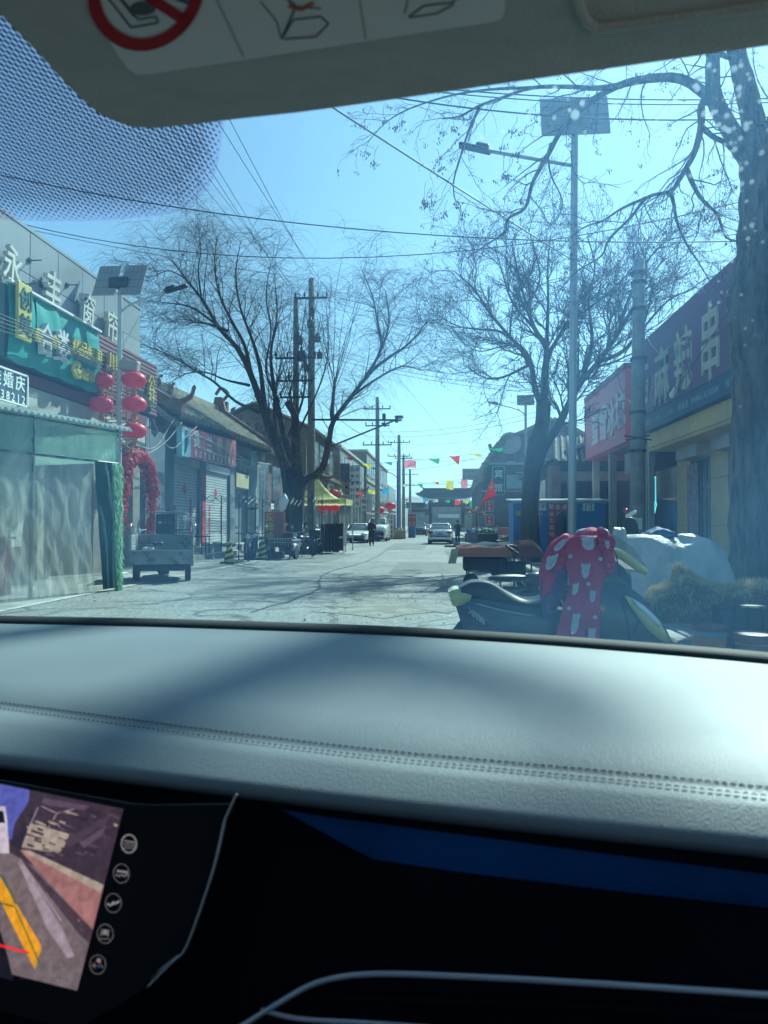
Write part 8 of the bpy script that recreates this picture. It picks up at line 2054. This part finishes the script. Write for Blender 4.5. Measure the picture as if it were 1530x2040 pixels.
gc = {k: mat('goods_' + k, c, rough=.6, var=.2, vs=8) for k, c in dict(red=(.45, .03, .03), green=(.06, .28, .08), blue=(.05, .22, .5), white=(.6, .62, .6), yellow=(.5, .4, .06), orange=(.5, .2, .04), pink=(.5, .2, .25), dark=(.04, .04, .05), teal=(.05, .3, .3), tan=(.36, .28, .18)).items()}
goods('jumble of red, white and dark goods on the dim stall table', (xa+xb)/2, 33.6, .8, [gc['red'], gc['dark'], gc['white'], gc['orange']], 40, .12, 5, spread=.42)
for i, (px, py) in enumerate(((655, 1052), (608, 1012), (600, 1018))):
    pass
def parasol(label, px, Y, py, m, w=.16, h=1.3):
    c = at(px, py, Y); t = thing('folded_parasol', label, 'parasol', (c.x, Y, 0)); mb = MB(); mb.lathe((0, 0, c.z - h), [(w*.5, 0), (w, .1), (w*.8, h*.6), (.02, h)], 12); mb.build('folded_cloth', m, t, smooth=True); mb = MB(); mb.cyl((0, 0, 0), (0, 0, c.z + .1), .02, 6); mb.build('pole', steel, t)
# clutter on the shop platform
for lab, px, py, z, m, s_ in (('heap of pale bags on the shop platform under the shutters', 408, 1089, .42, greyb, .2), ('small heap of debris by the dark shop door', 440, 1090, .42, conc, .14), ('yellowish carton stood against the shutter left of the red couplet', 392, 1082, .2, mat('carton_brown', (.36, .28, .12), rough=.8, var=.2), .3)):
    c = at(px, py, 27.5 if 'carton' in lab else 29.5); mb = MB(); r = random.Random(hash(px) % 9)
    if 'carton' in lab: mb.rbox((c.x, 26.6, .37), (.4, .35, .7), .02); o = mb.build('carton', m, loc=(c.x, 26.6, .02)); tag(o, lab, 'carton')
    else:
        for _ in range(9): mb.ball((c.x + r.uniform(-.5, .5), 29.6 + r.uniform(-.2, .2), z + s_*.4), s_, 8, 0, (1.2, 1, .6), .2)
        o = mb.build('debris_heap', m, smooth=True, loc=(c.x, 29.6, z)); tag(o, lab, 'debris', kind='stuff')
mb = MB(); c = at(390, 1060, 27.0); tbl = thing('table', 'small dark table against the first roller shutter', 'table', (c.x, 27.2, .13)); mb.rbox((0, 0, .75), (.9, .5, .05), .01); mb.build('table_top', wood_d, tbl)
for x in (-.4, .4):
    for y in (-.2, .2): mb = MB(); mb.cyl((x, y, 0), (x, y, .74), .02, 6); mb.build('leg', darkmetal, tbl)

# ================================================================ bunting, national flag, far lanterns
pen = {k: thincloth('pennant_' + k, c, .5) for k, c in dict(red=(.75, .05, .03), yellow=(.72, .68, .10), blue=(.03, .38, .62), green=(.03, .42, .16), pink=(.78, .25, .32), white=(.75, .6, .6)).items()}
def bunting(label, ends, Y, flags, sz):
    A, B = at(*ends[0], Y), at(*ends[1], Y); t = thing('bunting_line', label, 'bunting', A); n = 30
    line = [at(lerp(ends[0][0], ends[1][0], k/n), 0, Y) for k in range(n+1)]
    xs = [ends[0][0]] + [f[0] for f in flags] + [ends[1][0]]; ys = [ends[0][1]] + [f[1] for f in flags] + [ends[1][1]]
    P = [at(x, y, Y) for x, y in zip(xs, ys)]; mb = MB(); mb.tube(catmull(P, 3), .009, 4); mb.build('string', cablemat, t, world=True)
    r = random.Random(len(flags))
    for x, y, dx, dy, c_, ty in flags:
        p = at(x, y, Y); s_ = Y/1420; w = dx*s_; h = dy*s_; ph = r.uniform(0, 6)
        def f(u, v):
            base_ = Vector(((u-.5)*abs(w)*(1 - (0 if ty == 'q' else .85)*v), .10*sin(5*u + 4*v + ph)*(.3+v) , 0))
            return p + base_ + Vector((w*.5*v*(1 if w > 0 else -1)*.0 + (dx < 0)*0, 0, -h*v + .06*h*sin(7*u + ph))) + Vector((.35*w*v*(0 if ty == 'q' else 1), 0, 0))
        mb = MB(); mb.grid(f, 6, 6); mb.build('pennant', pen[c_], t, smooth=True, world=True)
bunting('upper line of coloured pennants strung high across the street', ((640, 880), (1010, 893)), 56,
        [(694,911,18,7,'red','t'),(731,924,20,9,'yellow','t'),(773,921,18,6,'blue','t'),(817,917,24,15,'pink','q'),(864,914,24,10,'green','t'),(905,909,22,16,'red','t'),(945,904,28,6,'yellow','t'),(985,893,32,8,'green','t')], 1)
bunting('lower line of coloured pennants hanging near the yellow canopy and gateway', ((688, 972), (950, 958)), 60,
        [(715,979,12,13,'red','t'),(741,976,14,8,'yellow','q'),(768,974,14,11,'blue','q'),(804,965,12,6,'white','t'),(836,964,12,8,'green','t'),(868,961,14,4,'red','t'),(896,958,15,17,'yellow','q'),(925,955,13,17,'pink','q')], 1)
bunting('farthest line of small pennants strung before the gateway roof', ((795, 990), (960, 1000)), 92,
        [(808,994,9,4,'red','t'),(827,995,9,4,'white','t'),(847,992,9,6,'blue','q'),(869,995,9,4,'white','t'),(892,996,9,5,'green','q'),(911,998,11,8,'red','q'),(927,997,9,5,'yellow','q'),(943,998,14,12,'green','q')], 1)
fl = thing('national_flag', 'red flag with yellow star hanging slanted from its pole by the stalls', 'flag', at(968, 1010, 40))
a = at(980, 953, 40); mb = MB()
def ff(u, v):
    top = lerp(at(981, 953, 40), at(988, 985, 40), u); bot = lerp(at(955, 1012, 40), at(966, 1003, 40), u); p = lerp(top, bot, v); return p + Vector((0, .10*sin(9*u + 3*v), 0)) + Vector((.08*sin(6*v)*(u), 0, 0))
mb.grid(ff, 12, 14); mb.build('flag_cloth', thincloth('flag_red', (.85, .03, .02), .5), fl, smooth=True, world=True, solid=.01)
mb = MB(); mb.tube([at(982, 948, 40), at(954, 1018, 40), at(950, 1030, 40)], .02, 6); mb.build('flag_pole', steel, fl, world=True)
mb = MB(); c = Vector(ff(.3, .2)) + Vector((0, -.08, 0)); mb.add([c + Vector(((.2 if k % 2 == 0 else .08)*cos(pi/2 + k*pi/5), 0, (.2 if k % 2 == 0 else .08)*sin(pi/2 + k*pi/5))) for k in range(10)], [tuple(range(10))]); mb.build('star', mat('flag_yellow', (.7, .55, .05), rough=.6, var=0), fl, world=True)
for (px, py, Y, s_), lab in (((665, 983, 52, .45), 'red lantern hanging above the yellow canopy edge'), ((645, 1010, 38, .35), 'red lantern tucked under the left half of the canopy edge'), ((667, 1011, 38, .3), 'smaller red lantern under the right half of the canopy edge'), ((756, 1016, 66, .5), 'red lantern on the far left front, lower of two'), ((778, 1008, 70, .55), 'red lantern on the far left front just past the pole')):
    lantern(at(px, py, Y), s_, lab, 'lanterns down the left side', detail=True)
for (px, py, Y, s_), lab in (((1246, 1016, 20, .07), 'small red ornament hanging by the pink sign shop door'), ((912, 1001, 95, .45), 'red lantern hanging at the gateway opening'), ((975, 985, 60, .01), None)):
    if lab: lantern(at(px, py, Y), s_, lab, detail=False)

# ================================================================ market clutter far down the street
def table_stall(label, px0, px1, Y, h, m, z0=0, canopy=None):
    x0, x1_ = wx(px0, Y), wx(px1, Y); t = thing('market_stall', label, 'stall', ((x0+x1_)/2, Y, z0)); mb = MB(); cloth(mb, lambda u, v: Vector((lerp(x0, x1_, u), Y, z0 + .05 + (h-.05)*v)), 14, 6, .03, int(px0), (3, .5)); mb.build('table_skirt', m, t, smooth=True, world=True)
    mb = MB(); mb.bb((x0, Y, z0 + h - .03), (x1_, Y + 1.2, z0 + h)); mb.build('table_top', m, t, world=True)
    mb = MB(); mb.bb((x0 + .05, Y + 1.1, z0), (x1_ - .05, Y + 1.15, z0 + h - .03)); mb.build('back_panel', wood_d, t, world=True)
    return (x0 + x1_)/2, Y + .5, z0 + h, (x1_ - x0)/2 - .1
SL = [('stall with a tan skirt behind the far white minivan', 770, 808, 68, .8, gc['tan'], [gc['green'], gc['white'], gc['dark']], 'heap of greens and white boxes on the far left stall'),
      ('grey skirted fruit stall right of the silver sedan', 926, 958, 46, .8, bluegrey, [gc['blue'], gc['white'], gc['teal']], 'pale blue bags heaped on the grey skirted stall'),
      ('dark skirted vegetable stall before the maroon boards', 952, 992, 40, .85, gc['dark'], [gc['green'], gc['white'], gc['teal'], gc['green']], 'heap of green vegetables on the dark skirted stall'),
      ('white topped stall further back beyond the vegetable stall', 945, 1000, 56, 1.0, gc['white'], [gc['white'], gc['tan'], gc['red'], gc['orange']], 'boxes of mixed goods on the white topped stall'),
      ('low stall nearest the blue booth heaped with cloth', 992, 1024, 33, .62, gc['tan'], [gc['blue'], gc['teal'], gc['tan'], gc['orange']], 'blue and tan cloth bundles on the low stall')]
for lab, p0, p1, Y, h, m, cols, gl_ in SL:
    x, y, z, w = table_stall(lab, p0, p1, Y, h, m); goods(gl_, x, y, z, cols, 46, .2 if Y > 38 else .14, int(p0), spread=w)
for i, (px, py, Y, m, lab) in enumerate(((944, 1062, 47, greyb, 'grey carton on the road edge left of the vegetable stall'), (1000, 1062, 44, gc['pink'], 'reddish crate between the vegetable stall and the blue booth'), (1006, 1052, 48, gc['white'], 'white carton stack behind the reddish crate'), (940, 1040, 62, gc['red'], 'red carton in the shade by the far stalls'), (1010, 1036, 52, gc['orange'], 'orange carton high on the far stall pile'))):
    c = at(px, py, Y); mb = MB(); mb.rbox((c.x, Y, .35), (.8, .6, .7), .03); mb.rbox((c.x + .05, Y, .95), (.7, .5, .45), .03); o = mb.build('carton', m, loc=(c.x, Y, 0)); tag(o, lab, 'carton', kind=None)
    o['kind'] = 'stuff'
pw = thing('pinwheel_rack', 'rack of sticks fanned out like a brush above the stalls', 'rack', (wx(949, 44), 44, 0)); mb = MB(); mb.cyl((pw.location.x, 44, 0), (pw.location.x, 44, 2.1), .03, 6); mb.build('pole', wood_d, pw, world=True)
r = random.Random(8); mb = MB()
for _ in range(44): a = r.uniform(-.2, pi + .2); L = r.uniform(.35, .62); c = Vector((pw.location.x, 44, 2.0)); mb.tube([c + Vector((cos(a)*.12, r.uniform(-.1, .1), sin(a)*.1)), c + Vector((cos(a)*L, r.uniform(-.3, .3), sin(a)*L*.8))], .035, 5, r.randrange(3))
o = mb.build('sticks', [gc['tan'], gc['red'], gc['white']], pw, world=True); o['kind'] = 'stuff'
rk = thing('shoe_rack', 'white wire display rack of small items left of the blue board', 'rack', (wx(776, 66), 66, 0)); x0, x1_ = wx(765, 66), wx(783, 66)
for z in (.5, .95, 1.4, 1.85, 2.3): mb = MB(); mb.bb((x0, 66, z), (x1_, 66.1, z + .05)); mb.build('shelf', white, rk, world=True)
mb = MB()
for k in range(4): mb.cyl((lerp(x0, x1_, k/3), 66, 0), (lerp(x0, x1_, k/3), 66, 2.35), .025, 5)
mb.build('upright', white, rk, world=True)
for k in range(12):
    mb = MB(); mb.rbox((lerp(x0, x1_, (k % 3 + .5)/3), 66, .68 + (k//3)*.45), (.14, .1, .2), .03); mb.build('display_item', gc[['dark', 'tan', 'red'][k % 3]], rk, world=True)
for lab, px, py, Y, w in (('dark plank lying on the road near the silver sedan', 898, 1090, 43.0, 1.0), ('shorter dark plank beside the stall edge on the road', 914, 1087, 45.5, .9)):
    c = G(px, py); mb = MB(); mb.rbox((0, 0, .06), (w*.75, .16, .11), .02); o = mb.build('road_plank', darkmetal, loc=(0, 0, 0)); o.location = (c.x, c.y, 0); tag(o, lab, 'plank')
mb = MB(); c = at(663, 1096, 32); sg_ = thing('metal_stand', 'thin upright stand with white card at the road edge by the black stall', 'stand', (wx(684, 32), 32, 0)); mb.cyl((0, 0, 0), (0, 0, 1.25), .015, 6); mb.rbox((0, 0, .02), (.3, .2, .03), .01); mb.build('pole', steel, sg_); mb = MB(); mb.rbox((.08, 0, .75), (.16, .02, .7), .004); mb.build('card', white, sg_)
mb = MB(); c = G(667, 1097); mb.lathe((c.x, c.y, .12), [(0, -.3), (.12, -.3), (.12, .3), (0, .3)], 12, 0, (1, .2, 0)); o = mb.build('rolled_sack', greyb, smooth='auto', loc=(c.x, c.y, 0)); tag(o, 'rolled grey sack on the road before the black stall', 'sack')
# leaf litter and scraps
mb = MB(); r = random.Random(77)
for _ in range(500):
    y = r.uniform(9, 40); x = r.choice((-6.9 - abs(r.gauss(0, 1.0)), 2.2 - abs(r.gauss(0, .5)), r.uniform(-6, 2))); s_ = r.uniform(.01, .035); a = r.uniform(0, 6)
    if x < -9: continue
    z = .014 if x > -6.7 else .02; u = Vector((cos(a), sin(a), r.uniform(0, .4)))*s_; v = Vector((-sin(a), cos(a), .1))*s_*.6; c = Vector((x, y, z)); mb.add([c-u, c-v, c+u, c+v], [(0, 1, 2, 3)], r.randrange(3))
o = mb.build('litter', [gc['tan'], podmat, white]); tag(o, 'dry leaves and paper scraps scattered along the road', 'litter', kind='stuff')
# air
hz = bpy.data.materials.new('street_haze'); hz.use_nodes = True; n = hz.node_tree.nodes; n.clear(); o_ = n.new('ShaderNodeOutputMaterial'); v = n.new('ShaderNodeVolumePrincipled')
v.inputs['Density'].default_value = .00045; v.inputs['Color'].default_value = (.72, .88, 1, 1); v.inputs['Anisotropy'].default_value = .3; hz.node_tree.links.new(v.outputs[0], o_.inputs['Volume'])
mb = MB(); mb.bb((-1700, -80, -4), (1700, 2900, 190)); o = mb.build('haze', hz); o['kind'] = 'stuff'
